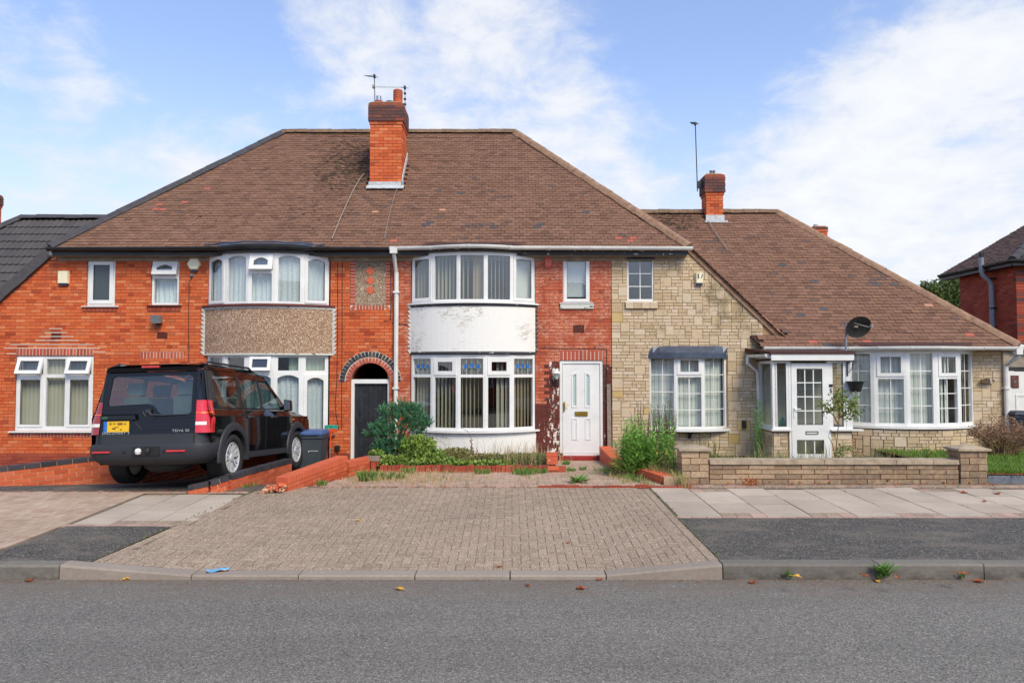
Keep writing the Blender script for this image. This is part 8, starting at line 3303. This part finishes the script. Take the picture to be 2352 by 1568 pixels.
# ------------------------------------------------------------------ plants
def rand_dir(rn):
    z = rn.uniform(-1, 1)
    a = rn.uniform(0, 2 * math.pi)
    r = math.sqrt(1 - z * z)
    return Vector((r * math.cos(a), r * math.sin(a), z))
def leaf(mb, p, d, nrm, L, Wd, m=0, t=0.0, fold=.2):
    """one pointed leaf from p along d"""
    d = d.normalized()
    s = d.cross(nrm)
    if s.length < 1e-3:
        s = d.cross(Vector((1, 0, 0)))
    s.normalize()
    n2 = s.cross(d)
    mid = p + d * L * .5
    a = mb.add([p, mid + s * Wd * .5 + n2 * fold * Wd, p + d * L, mid - s * Wd * .5 + n2 * fold * Wd])
    mb.face((a, a + 1, a + 2), m, t)
    mb.face((a, a + 2, a + 3), m, t)
def cloud(mb, blobs, n, size, rn, up=.3, out=.6, m=0, shell=.45, t0=0, aspect=.5):
    """leaves through ellipsoids (centre, radii), denser near the surface"""
    vol = [b[1][0] * b[1][1] * b[1][2] for b in blobs]
    tot = sum(vol)
    for b, v in zip(blobs, vol):
        for _ in range(int(n * v / tot)):
            d = rand_dir(rn)
            r = rn.random() ** (shell)
            p = Vector(b[0]) + Vector((d.x * b[1][0], d.y * b[1][1], d.z * b[1][2])) * r
            if p.z < .05:
                continue
            g = (d * out + rand_dir(rn) * .7 + Vector((0, 0, up))).normalized()
            s = size * rn.uniform(.6, 1.3)
            leaf(mb, p, g, rand_dir(rn), s, s * aspect, m, rn.uniform(.001, .999))
def blades(mb, c, rad, n, h, rn, w=.006, lean=.5, m=0, t=None):
    for _ in range(n):
        a = rn.uniform(0, 2 * math.pi)
        r = rad * math.sqrt(rn.random())
        p = Vector((c[0] + r * math.cos(a), c[1] + r * math.sin(a), c[2]))
        hh = h * rn.uniform(.4, 1.15)
        l = Vector((math.cos(a) * rn.random(), math.sin(a) * rn.random(), 0)) * lean * hh + Vector((rn.uniform(-.15, .15), rn.uniform(-.15, .15), 0)) * hh
        s = Vector((rn.uniform(-1, 1), rn.uniform(-1, 1), 0))
        s = (s.normalized() if s.length > .01 else Vector((1, 0, 0))) * w
        q = p + l * .4 + Vector((0, 0, hh * .6))
        e = p + l + Vector((0, 0, hh * rn.uniform(.75, 1.0)))
        i = mb.add([p - s, p + s, q + s * .7, q - s * .7, e])
        tt = rn.uniform(.001, .999) if t is None else t
        mb.face((i, i + 1, i + 2, i + 3), m, tt)
        mb.face((i + 3, i + 2, i + 4), m, tt)
# juniper by the passage door
rn = random.Random(31)
bx = P(912, 1000, 14.9)
t = thing('juniper_bush', 'ragged blue-green juniper bush in front of the black passage door', 'bush', (bx.x, 14.9, .3))
q = lambda px, py, Y=14.85: P(px, py, Y)
lobes = [(q(925, 968), (.34, .30, .30)), (q(900, 950), (.22, .22, .18)), (q(945, 960), (.24, .22, .22)), (q(880, 990), (.20, .2, .16)), (q(896, 1012), (.26, .26, .24)), (q(925, 940), (.16, .16, .12)),
         (q(962, 982), (.20, .2, .14)), (q(978, 972), (.09, .1, .06)), (q(862, 985), (.12, .12, .08)), (q(884, 1030), (.22, .22, .16)), (q(920, 1020), (.2, .2, .14)), (q(846, 1003), (.05, .05, .04)), (q(955, 940), (.12, .12, .08)), (q(895, 1050), (.2, .2, .14))]
mb = MB()
for c, r in lobes:
    for _ in range(int(20 + 1350 * (r[0] * r[1] * r[2]) ** .66)):
        d = rand_dir(rn)
        p = c + Vector((d.x * r[0], d.y * r[1], d.z * r[2])) * rn.random() ** .35
        ax = (Vector((d.x * .8, d.y * .8, .8)) + rand_dir(rn) * .35).normalized()
        L = rn.uniform(.07, .17)
        tt = rn.uniform(.05, .95)
        for j in range(30):
            u = rn.random()
            s = rn.uniform(.03, .055) * (1.2 - .6 * u)
            leaf(mb, p + ax * L * u, ax + rand_dir(rn) * .75, rand_dir(rn), s, s * .34, 0, min(.99, max(.01, tt + rn.uniform(-.2, .2))), .1)
mb.build('foliage', 'conifer_leaf', t)
mb = MB()
base = Vector((bx.x + .0, 14.95, .30))
for c, r in lobes:
    m_ = base.lerp(c, .5) + Vector((rn.uniform(-.06, .06), rn.uniform(-.05, .05), .05))
    mb.tube([base + Vector((rn.uniform(-.08, .08), rn.uniform(-.05, .05), 0)), m_, c], [.022, .014, .006], 5)
mb.build('trunk', 'bark', t)
# ivy and variegated growth along the bed
rn = random.Random(32)
t = thing('ivy', 'bright yellow-green ivy sprawling beside the foot of the juniper', 'ivy', (-1.7, 14.7, .31))
mb = MB()
cloud(mb, [(q(960, 1030, 14.7), (.36, .28, .26)), (q(985, 1050, 14.6), (.36, .26, .16)), (q(905, 1062, 14.5), (.5, .22, .12)), (q(1000, 1062, 14.4), (.5, .18, .08)), (q(1100, 1066, 14.35), (.75, .12, .06)), (q(865, 1050, 14.6), (.14, .15, .16))], 4600, .07, rn, .4, .5, aspect=.8)
mb.build('foliage', 'ivy_leaf', t)
mb = MB()
for k in range(16):
    a = q(rn.uniform(900, 1010), 1072, 14.55)
    mb.tube([a, a + Vector((rn.uniform(-.1, .1), .03, .15)), a + Vector((rn.uniform(-.2, .25), .05, rn.uniform(.2, .4)))], [.006, .005, .002], 4)
mb.build('stem', 'twig', t)
rn = random.Random(33)
t = thing('variegated_shrub', 'low cream-edged shrub in the middle of the planting bed', 'shrub', (-.6, 14.8, .31))
mb = MB()
cloud(mb, [(q(1048, 1050, 14.8), (.42, .3, .18)), (q(1085, 1056, 14.7), (.36, .26, .12)), (q(1020, 1056, 14.6), (.3, .2, .14)), (q(1125, 1056, 14.7), (.3, .24, .12))], 4200, .05, rn, .4, .5, aspect=.7)
mb.build('foliage', 'variegated_leaf', t)
mb = MB()
for k in range(14):
    a = q(rn.uniform(1010, 1120), 1070, 14.7)
    mb.tube([a, a + Vector((rn.uniform(-.05, .05), .0, .2)), a + Vector((rn.uniform(-.15, .15), .05, rn.uniform(.25, .42)))], [.006, .005, .002], 4)
mb.build('stem', 'twig', t)
rn = random.Random(34)
t = thing('weed_clump', 'dry seeding weeds at the right end of the planting bed below the rendered bow', 'weeds', (.2, 14.8, .31))
mb = MB()
cloud(mb, [(q(1185, 1056, 14.8), (.42, .3, .14)), (q(1230, 1058, 14.7), (.30, .26, .14)), (q(1150, 1058, 14.6), (.3, .2, .12))], 3000, .045, rn, .6, .4, aspect=.45)
mb.build('foliage', 'privet_leaf', t)
mb = MB()
for k in range(260):
    a = q(rn.gauss(1185, 48), 1068, rn.uniform(14.4, 15.1))
    a.z = .3
    blades(mb, a, .03, 2, rn.uniform(.25, .62), rn, .004, .35)
mb.build('dry_stem', 'straw', t)
t = thing('bramble_stem', 'single dark bramble stem against the white rendered wall', 'stem', q(1082, 1065, 15.6))
mb = MB()
pts = [q(1083, 1065, 15.7), q(1084, 1035, 15.8), q(1082, 1005, 15.9), q(1074, 990, 16.0), q(1058, 982, 15.9)]
mb.tube(pts, [.010, .009, .008, .006, .003], 5)
for k in range(26):
    p = pts[1].lerp(pts[2], rn.random()) if k % 2 else pts[0].lerp(pts[1], rn.random())
    leaf(mb, p, rand_dir(rn), rand_dir(rn), .05, .03, 0, 0)
mb.build('stem', 'twig', t)
# tall weeds between the red wall and the stone pillar
rn = random.Random(41)
def herb(mb, mbs, base, h, rn, lf, spread=.10, n=26, taper=True, m=0, up=.55):
    top = base + Vector((rn.uniform(-.12, .12) * h, rn.uniform(-.1, .1) * h, h))
    mid = base.lerp(top, .5) + Vector((rn.uniform(-.04, .04), rn.uniform(-.04, .04), 0))
    mbs.tube([base, mid, top], [.008, .006, .002], 4)
    for k in range(n):
        u = (k + rn.random()) / n
        if u < .08:
            continue
        p = (base.lerp(mid, u * 2) if u < .5 else mid.lerp(top, u * 2 - 1))
        a = k * 2.4 + rn.uniform(-.4, .4)
        d = Vector((math.cos(a), math.sin(a), up + rn.uniform(-.3, .3)))
        s = lf * (1.15 - .55 * u) * rn.uniform(.7, 1.2)
        leaf(mb, p, d, Vector((0, 0, 1)), s, s * .34, m, rn.uniform(.001, .999), .15)
        if rn.random() < .6:
            leaf(mb, p + d.normalized() * s * .35, d + rand_dir(rn) * .6, Vector((0, 0, 1)), s * .7, s * .22, m, rn.uniform(.001, .999), .15)
t = thing('tall_weed', 'bright green feathery tall weeds at the corner of the stone house behind the red wall', 'weeds', (2.75, 13.6, .26))
mb, ms = MB(), MB()
for k in range(80):
    px = rn.choice((rn.gauss(1462, 14), rn.gauss(1492, 14), rn.gauss(1520, 18), rn.gauss(1445, 10)))
    Y = rn.uniform(13.2, 14.3)
    b_ = q(px, 1060, Y)
    b_.z = .26
    hgt = {0: .95, 1: .75, 2: .6}[k % 3] * rn.uniform(.75, 1.1)
    herb(mb, ms, b_, hgt, rn, .16, n=34)
mb.build('foliage', 'weed_leaf', t)
ms.build('stem', 'twig', t)
t = thing('privet_bush', 'spindly dark green privet shoots rising in front of the stone house window', 'bush', (2.95, 14.6, .26))
mb, ms = MB(), MB()
for k in range(58):
    px = rn.choice((rn.gauss(1527, 11), rn.gauss(1500, 22), rn.gauss(1462, 12), rn.gauss(1535, 8)))
    Y = rn.uniform(14.5, 15.4)
    b_ = q(px, 1060, Y)
    b_.z = .26
    herb(mb, ms, b_, rn.uniform(.85, 1.32) * (1.0 if px > 1490 else .98), rn, .065, n=60, up=.5)
mb.build('foliage', 'privet_leaf', t)
ms.build('stem', 'twig', t)
t = thing('weed_clump', 'low mixed weeds with small yellow flowers beside the left stone pillar', 'weeds', (2.8, 13.1, .26))
mb, ms = MB(), MB()
for k in range(34):
    b_ = q(rn.gauss(1538, 16), 1090, rn.uniform(12.75, 13.6))
    b_.z = .26
    b_.x = min(b_.x, 2.80) if b_.y < 13.0 else b_.x
    herb(mb, ms, b_, rn.uniform(.25, .6), rn, .07, n=26)
for k in range(9):
    p = q(rn.gauss(1535, 14), rn.uniform(1030, 1075), 12.9)
    for j in range(5):
        a = j * 1.256
        leaf(mb, p, Vector((math.cos(a), -.3, math.sin(a))), Vector((0, -1, 0)), .018, .014, 1, .5)
mb.build('foliage', ['privet_leaf', 'yellow_flower'], t)
ms.build('stem', 'twig', t)
mb = MB()
for k in range(240):
    b_ = Vector((rn.uniform(2.35, 2.80), 0, .255))
    b_.y = 14.5 - (b_.x - 2.0) * 3.2 + rn.uniform(-.1, .5)
    blades(mb, b_, .05, 3, .3, rn, .005, .5, m=0 if rn.random() < .5 else 1)
tag(mb.build('rough_grass', ['weed_blade', 'straw'], kind='stuff'), 'rough grass behind the red wall', 'grass', kind='stuff')
# behind the stone wall
rn = random.Random(51)
t = thing('rose_bush', 'leggy young rose bush in front of the porch door', 'rose', (6.0, 14.2, .26))
mb, ms = MB(), MB()
Yr = 14.2
b0 = q(1918, 1060, Yr)
b0.z = .27
br = [[(1918, 1053), (1922, 1015), (1926, 975), (1930, 935), (1936, 918)], [(1926, 975), (1915, 955), (1898, 935), (1886, 925), (1878, 934)], [(1928, 960), (1945, 945), (1962, 925)],
      [(1930, 940), (1922, 918), (1918, 908)], [(1928, 955), (1948, 950), (1958, 958)], [(1921, 1030), (1935, 1025), (1945, 1030)], [(1918, 1048), (1912, 1020), (1902, 1000)], [(1930, 935), (1945, 915), (1950, 908)]]
tips = []
for b_ in br:
    pts = [q(x, y, Yr + rn.uniform(-.05, .05)) for x, y in b_]
    ms.tube(pts, [.012 - .008 * k / (len(pts) - 1) for k in range(len(pts))], 5)
    tips += [p for p in pts[-2:]]
ms.build('stem', 'twig', t)
cl = [(1935, 920, 30, 22), (1955, 935, 24, 22), (1925, 905, 18, 12), (1890, 928, 18, 12), (1905, 942, 18, 14), (1945, 955, 22, 14), (1960, 925, 12, 12), (1940, 1030, 20, 14), (1925, 1045, 14, 10), (1925, 935, 16, 14), (1968, 950, 8, 8)]
for (px, py, rx_, ry_) in cl:
    for k in range(int(rx_ * ry_ * .22)):
        p = q(rn.gauss(px, rx_ * .45), rn.gauss(py, ry_ * .45), Yr + rn.gauss(0, .10))
        leaf(mb, p, rand_dir(rn) + Vector((0, -.2, .1)), rand_dir(rn), rn.uniform(.045, .08), .038, 0, rn.uniform(.001, .999))
mb.build('foliage', 'rose_leaf', t)
t = thing('fennel_weed', 'wispy green weed climbing round the porch downpipe', 'weeds', (5.5, 16.2, .26))
mb = MB()
for k in range(26):
    b_ = q(rn.gauss(1744, 6), 1060, rn.uniform(16.0, 16.5))
    b_.z = .26
    h_ = rn.uniform(.5, 1.35)
    for j in range(22):
        u = j / 22
        p = b_ + Vector((rn.uniform(-.05, .05), rn.uniform(-.03, .03), h_ * u))
        leaf(mb, p, Vector((rn.uniform(-.5, .5), rn.uniform(-.5, .5), .9)), rand_dir(rn), .10, .012, 0, rn.uniform(.001, .999))
mb.build('foliage', 'weed_leaf', t)
for i, (px, Y, h, lab) in enumerate(((1608, 15.2, .62, 'thin wispy weed left of the three-part stone house window bracket'), (1638, 14.6, .55, 'thin weed with a drooping head above the stone wall'), (1795, 14.0, .34, 'small dark-leaved weed left of the porch door step'), (2135, 14.2, .46, 'yellow flowered weed left of the right-hand stone pillar'), (1645, 13.6, .25, 'low yellowish weed tuft behind the left end of the stone wall coping'))):
    t = thing('garden_weed', lab, 'weed', (P(px, 1060, Y).x, Y, .26), 'weeds behind the stone wall')
    mb, ms = MB(), MB()
    for k in range(9):
        b_ = Vector((P(px, 1060, Y).x + rn.gauss(0, .06), Y + rn.gauss(0, .08), .26))
        herb(mb, ms, b_, h * rn.uniform(.6, 1.1), rn, .06, n=22)
    if i in (3, 4):
        for k in range(18):
            p = Vector((P(px, 1060, Y).x + rn.gauss(0, .10), Y + rn.gauss(0, .05), .26 + h * rn.uniform(.4, 1.1)))
            leaf(mb, p, rand_dir(rn), rand_dir(rn), .03, .028, 1, .5)
    mb.build('foliage', ['weed_leaf', 'yellow_flower'], t)
    ms.build('stem', 'twig', t)
mb = MB()
for k in range(1500):
    x = rn.uniform(3.3, 7.5)
    blades(mb, (x, rn.uniform(12.8, 15.4), .26), .05, 2, .22 if rn.random() < .8 else .5, rn, .004, .5, m=0 if rn.random() < .5 else 1)
tag(mb.build('rough_grass', ['straw', 'weed_blade'], kind='stuff'), 'dry grass in the plot behind the stone wall', 'grass', kind='stuff')
# brown shrub and lawn on the right
rn = random.Random(61)
Ys = 15.2
t = thing('dead_shrub', 'brown shrub of dead flower heads on bare stems at the edge of the lawn', 'shrub', (P(2300, 1050, Ys).x, Ys, .40))
mb, ms = MB(), MB()
b0 = P(2298, 1052, Ys)
b0.z = .40
for k in range(520):
    a = rn.uniform(0, 2 * math.pi)
    r = math.sqrt(rn.random())
    h = rn.uniform(.25, .90) * (1 - .25 * r) * (.82 + .25 * math.sin(a * 3 + 1) * math.sin(a * 5))
    e = b0 + Vector((math.cos(a) * r * .66 + .06, math.sin(a) * r * .5, h))
    m_ = b0.lerp(e, .5) + Vector((rn.uniform(-.06, .06), rn.uniform(-.05, .05), .05))
    i = b0 + Vector((math.cos(a) * r * .25, math.sin(a) * r * .2, 0))
    ms.tube([i, m_, e], [.006, .004, .002], 3, cap=False, m=0 if rn.random() < .6 else 1)
    if h > .36:
        for j in range(10):
            leaf(mb, e + rand_dir(rn) * .05, rand_dir(rn), rand_dir(rn), .04, .028, 0, rn.uniform(.001, .999))
mb.build('flower_head', 'dead_flower', t)
ms.build('stem', ['twig', 'straw'], t)
mb = MB()
for k in range(5200):
    x, y = rn.uniform(7.97, 12.2), 12.62 + rn.random() ** 1.6 * 4.2
    blades(mb, (x, y, .40), .04, 3, .11, rn, .006, .6)
tag(mb.build('lawn', 'lawn_blade', kind='stuff'), 'small lawn right of the stone wall', 'grass', kind='stuff')
mb = MB()
for k in range(400):
    x, y = rn.uniform(7.97, 11.8), rn.uniform(12.42, 12.66)
    leaf(mb, Vector((x, y, .40)), Vector((rn.uniform(-1, 1), rn.uniform(-1, 1), .2)), Vector((0, 0, 1)), .05, .03, 0, rn.uniform(.001, .999))
for k in range(70):
    x = rn.uniform(2.9, 8.0)
    leaf(mb, Vector((x, rn.uniform(12.1, 12.42), .275)), Vector((rn.uniform(-1, 1), rn.uniform(-1, 1), .25)), Vector((0, 0, 1)), .07, .045, 0, rn.uniform(.001, .999))
for k in range(420):
    x = rn.uniform(-3.3, 2.4)
    leaf(mb, Vector((x, BY + rn.gauss(-.02, .09), .275)), Vector((rn.uniform(-1, 1), rn.uniform(-1, 1), .2)), Vector((0, 0, 1)), .035, .02, 0, rn.uniform(.001, .999))
for k in range(120):
    x = rn.uniform(-9, -3.8)
    leaf(mb, Vector((x, 11.64 + rn.gauss(0, .06), zpav(x, 11.64) + .012)), Vector((rn.uniform(-1, 1), rn.uniform(-1, 1), .2)), Vector((0, 0, 1)), .04, .02, 0, rn.uniform(.001, .999))
for k in range(900):
    x, y = rn.uniform(-7, 8), KY - abs(rn.gauss(0, .09)) - .015
    leaf(mb, Vector((x, y, .004)), Vector((rn.uniform(-1, 1), rn.uniform(-1, 1), .15)), Vector((0, 0, 1)), rn.uniform(.01, .028), .012, 1 if rn.random() < .6 else 0, rn.uniform(.001, .999))
for k in range(260):
    y = rn.uniform(KY + KW, 12.0)
    x = rn.choice((XR + rn.gauss(.02, .02), XL(y) - abs(rn.gauss(0, .03)), XR + .03 + .6 * rn.randrange(9)))
    if x > XR + .2 and y < VY:
        continue
    blades(mb, (x, y, zpav(x, y)), .012, 2, .025, rn, .004, 1.0, m=2)
tag(mb.build('leaf_litter', ['autumn_leaf', 'dead_flower', 'rose_leaf'], kind='stuff'), 'brown leaf litter and grit gathered along edges and walls', 'leaf litter', kind='stuff')
# weeds in the middle garden's paving
rn = random.Random(71)
def tuft(px, Y, rad, n, h, lab, w=.010, grp='weeds in the garden paving', mats=('weed_blade', 'straw'), z=None):
    x = P(px, 1090, Y).x
    t = MB()
    z = zgard(x, Y) if z is None else z
    blades(t, (x, Y, z), rad, int(n * 1.5), h * 1.25, rn, w, .9)
    blades(t, (x, Y, z), rad * 1.2, max(2, n // 6), h * 1.2, rn, .004, .6, m=1)
    tag(t.build('weed_tuft', list(mats)), lab, 'weed', grp)
tuft(845, 12.75, .15, 110, .17, 'largest fresh green weed tuft at the left of the garden paving')
tuft(888, 12.95, .12, 70, .13, 'mid-sized green weed tuft right of the largest one')
tuft(920, 13.05, .07, 40, .10, 'small green weed tuft below the planter edging on the left')
tuft(938, 13.85, .13, 60, .12, 'grass tuft against the left part of the planter edging')
tuft(1108, 13.85, .14, 60, .10, 'grass tuft against the middle of the planter edging')
tuft(1205, 13.75, .22, 90, .13, 'wide grass clump against the right part of the planter edging')
tuft(1245, 13.9, .10, 40, .10, 'small grass tuft at the right end of the planter edging')
tuft(740, 12.2, .07, 40, .09, 'little weed against the orange wall')
tuft(1300, 15.6, .07, 36, .09, 'weed at the left corner of the red door step')
tuft(1338, 14.5, .07, 30, .07, 'weed in the middle of the path to the door')
tuft(1312, 14.3, .08, 36, .07, 'weed on the path beside the brick stub')
x = P(1326, 1108, 12.45).x
t = thing('dandelion', 'dandelion rosette with long toothed leaves at the front of the garden paving', 'weed', (x, 12.45, .265))
mb = MB()
for k in range(44):
    a = rn.uniform(0, 2 * math.pi)
    L = rn.uniform(.12, .28)
    d = Vector((math.cos(a) * 1.25, math.sin(a) * .8, rn.uniform(.25, .9)))
    leaf(mb, Vector((x + rn.uniform(-.06, .06), 12.45 + rn.uniform(-.04, .04), .268)), d, Vector((0, 0, 1)), L, L * .24, 0 if rn.random() < .93 else 1, rn.uniform(.001, .999), .2)
mb.build('leaf', ['weed_blade', 'autumn_leaf'], t)
mb = MB()
for k in range(420):          # grass in the joints and along the red wall
    x = rn.uniform(-2.9, 2.3)
    y = rn.uniform(12.1, 14.0)
    if rn.random() < .55:
        x = 2.30 - (y - 12.3) * .26 - abs(rn.gauss(0, .18))
    if x < -3.3 + (y - 11.7) * .33:
        continue
    blades(mb, (x, y, zgard(x, y)), .03, 3, rn.uniform(.04, .13), rn, .004, .7, m=0 if rn.random() < .42 else 1)
for k in range(420):
    x, y = rn.gauss(-1.9, .7), rn.uniform(12.3, 14.0)
    if x < -3.3 + (y - 11.7) * .33:
        continue
    blades(mb, (x, y, zgard(x, y)), .04, 3, rn.uniform(.06, .16), rn, .004, .8, m=1)
for k in range(100):
    y = rn.uniform(12.5, 14.4)
    x = 2.36 - (y - 12.3) * .26 - rn.random() * .25
    blades(mb, (x, y, zgard(x, y)), .05, 5, rn.uniform(.05, .22), rn, .004, .6)
tag(mb.build('joint_grass', ['weed_blade', 'straw'], kind='stuff'), 'thin grass and straw growing in the garden paving joints', 'grass', kind='stuff')
mb = MB()
for k in range(60):
    x, y = rn.uniform(-6.2, -5.0), 15.2 + rn.uniform(-.3, .3)
    blades(mb, (x, y, zdrive(x, y)), .06, 5, .12, rn, .008, .7)
for k in range(40):
    y = rn.uniform(11.9, 13.2)
    blades(mb, (-4.33 + rn.uniform(0, .06), y, zdrive(-4.3, y)), .03, 3, .08, rn, .006, .7)
tag(mb.build('drive_weeds', 'weed_blade', kind='stuff'), 'weeds at the foot of the drive wall and below the car', 'weeds', kind='stuff')
# kerb weeds
rn = random.Random(81)
for px, s, n, lab in ((1810, .09, 16, 'small weed at the foot of the kerb, left of the biggest kerb weed'), (2026, .15, 46, 'biggest weed growing from the kerb joint'), (2208, .08, 14, 'weed with brown leaves caught in it near the right end of the kerb')):
    c = P(px, 1320, KY - .02)
    t = thing('kerb_weed', lab, 'weed', (c.x, KY - .02, 0), 'weeds along the kerb')
    mb = MB()
    for k in range(n):
        a = rn.uniform(0, 2 * math.pi)
        d = Vector((math.cos(a), -abs(math.sin(a)) * .6, rn.uniform(.3, 1.4)))
        p = Vector((c.x + rn.gauss(0, s * .25), KY - .015, rn.uniform(.005, s * .6)))
        L = s * rn.uniform(.5, 1.1)
        leaf(mb, p, d, Vector((0, -.3, 1)), L, L * .28, 0, rn.uniform(.001, .999), .2)
    mb.build('leaf', 'weed_blade', t)
def fallen(px, py, lab, mat='autumn_leaf', s=.055, z=None, wide=.8):
    if z is None:
        c = G(px, py, .004)
        if c.y > KY - .01:
            z = 0
            for it in range(6):
                c = G(px, py, zpav(c.x, c.y) + .006)
    mb = MB()
    a = rn.uniform(0, 6.28)
    d = Vector((math.cos(a), math.sin(a), .05))
    sd_ = Vector((-math.sin(a), math.cos(a), .15))
    pts = []
    n = 10
    for k in range(n):
        th = 2 * math.pi * k / n
        r = s * (1.0 if k % 2 else .72) * rn.uniform(.8, 1.15)
        p = c + d * math.cos(th) * r + sd_ * math.sin(th) * r * wide
        p.z = c.z + .004 + .022 * abs(math.sin(th)) * rn.uniform(.5, 1.3)
        pts.append(p)
    i = mb.add([c + Vector((0, 0, .006))] + pts)
    for k in range(n):
        mb.face((i, i + 1 + k, i + 1 + (k + 1) % n), 0, .3)
    mb.tube([c, c + d * s * 1.0 + Vector((0, 0, .012)), c + d * s * 1.7 + Vector((0, 0, .004))], .0022, 4)
    tag(mb.build('fallen_leaf', mat), lab, 'leaf', 'fallen leaves')
fallen(917, 1353, 'flat yellow leaf on the road in front of the crossing', 'yellow_leaf', .055)
fallen(1212, 1345, 'tiny brown leaf on the road right of the yellow leaf', 'autumn_leaf', .03)
fallen(1333, 1352, 'curled orange leaf on the road right of the middle', 'autumn_leaf', .055)
fallen(1378, 1331, 'small red-brown leaf in the gutter near the right taper of the kerb', 'autumn_leaf', .04)
fallen(1729, 1337, 'orange leaf on the road in front of the left kerb weed', 'autumn_leaf', .055)
fallen(1831, 1325, 'yellow leaf in the gutter just right of the left kerb weed', 'yellow_leaf', .045)
fallen(2015, 1335, 'orange leaf on the road below the biggest kerb weed', 'yellow_leaf', .045)
fallen(2062, 1326, 'reddish leaf in the gutter right of the biggest kerb weed', 'autumn_leaf', .045)
fallen(1985, 1323, 'brown leaf in the gutter left of the biggest kerb weed', 'autumn_leaf', .05)
fallen(2248, 1336, 'orange leaf on the road near the right edge', 'autumn_leaf', .06)
fallen(2212, 1318, 'rusty curled leaf caught under the right-hand kerb weed', 'autumn_leaf', .06)
fallen(66, 1333, 'orange leaf in the gutter at the far left', 'autumn_leaf', .06)
fallen(290, 1331, 'curled leaf below the left taper of the kerb', 'yellow_leaf', .035)
fallen(2214, 1131, 'dark orange leaf on the paving flags right of centre', 'autumn_leaf', .07)
fallen(2290, 1134, 'brown leaf on the paving flags near the right edge', 'autumn_leaf', .06)
fallen(2262, 1152, 'small leaf on the paving flags below the dark orange one', 'autumn_leaf', .035)
fallen(820, 1196, 'tiny leaf on the left part of the crossing', 'yellow_leaf', .03)
fallen(1148, 1322 - 20, 'small leaf near the dropped kerb in the middle', 'autumn_leaf', .035)
fallen(1641 - 335, 1246, 'small brown leaf on the right half of the crossing', 'autumn_leaf', .035)
x = P(1725, 1112, 12.2)
mb = MB()
for k in range(70):
    leaf(mb, Vector((x.x + rn.gauss(0, .07), 12.2 + rn.gauss(0, .05), .28 + abs(rn.gauss(0, .03)))), rand_dir(rn) + Vector((0, 0, .3)), rand_dir(rn), .09, .02, 0, rn.uniform(.001, .999))
tag(mb.build('dead_weed', 'autumn_leaf'), 'withered russet weed on the pavement in front of the stone wall', 'weed')
# crumpled wrapper on the crossing
c = G(500, 1310, .05)
t = thing('wrapper', 'crumpled blue wrapper lying on the dropped crossing', 'litter', (c.x, c.y, zpav(c.x, c.y)))
mb = MB()
pts = {}
for i in range(7):
    for j in range(4):
        x, y = (i / 6 - .5) * .22, (j / 3 - .5) * .11
        xx, yy = x * math.cos(.35) - y * math.sin(.35), x * math.sin(.35) + y * math.cos(.35)
        X2, Y2_ = c.x + xx, c.y + yy
        pts[i, j] = mb.add([(X2, Y2_, zpav(X2, Y2_) + .006 + .022 * rn.random())])
for i in range(6):
    for j in range(3):
        mb.face((pts[i, j], pts[i + 1, j], pts[i + 1, j + 1], pts[i, j + 1]), 1 if (i in (3, 4) and j == 0) else 0)
mb.build('foil', ['wrapper_blue', 'wrapper_orange'], t)
# tree beyond the right-hand roof
rn = random.Random(91)
Yt = 38.0
c0 = P(2180, 690, Yt)
t = thing('broadleaf_tree', 'green tree beyond the hip of the low roof beside the dark red house', 'tree', (c0.x, Yt, -.3))
blobs = [(P(2185, 660, Yt), (1.0, 1.0, .75)), (P(2160, 672, Yt), (.6, .7, .55)), (P(2128, 664, Yt), (.5, .5, .35)), (P(2150, 690, Yt), (.9, .8, .5)), (P(2200, 690, Yt), (1.0, 1.0, .7)), (P(2192, 640, Yt), (.6, .6, .45)), (P(2240, 670, Yt), (1.3, 1.0, .9)), (P(2215, 720, Yt), (1.2, 1.0, .6)), (P(2120, 680, Yt), (.4, .4, .3))]
mb = MB()
for c, r in blobs:
    for k in range(int(75 * r[0])):
        d = rand_dir(rn)
        p = c + Vector((d.x * r[0], d.y * r[1], d.z * r[2])) * rn.random() ** .4
        for j in range(16):
            leaf(mb, p + rand_dir(rn) * .16, rand_dir(rn), rand_dir(rn), .13, .10, 0, rn.uniform(.001, .999))
mb.build('crown', 'tree_leaf', t)
mb = MB()
b0 = Vector((c0.x + .3, Yt, -.3))
fork = Vector((c0.x + .3, Yt, 3.2))
mb.tube([b0, b0.lerp(fork, .5), fork], [.24, .19, .15], 8)
for c, r in blobs:
    mb.tube([fork, fork.lerp(c, .5) + Vector((0, 0, .25)), c], [.09, .06, .02], 5)
mb.build('trunk', 'bark', t)
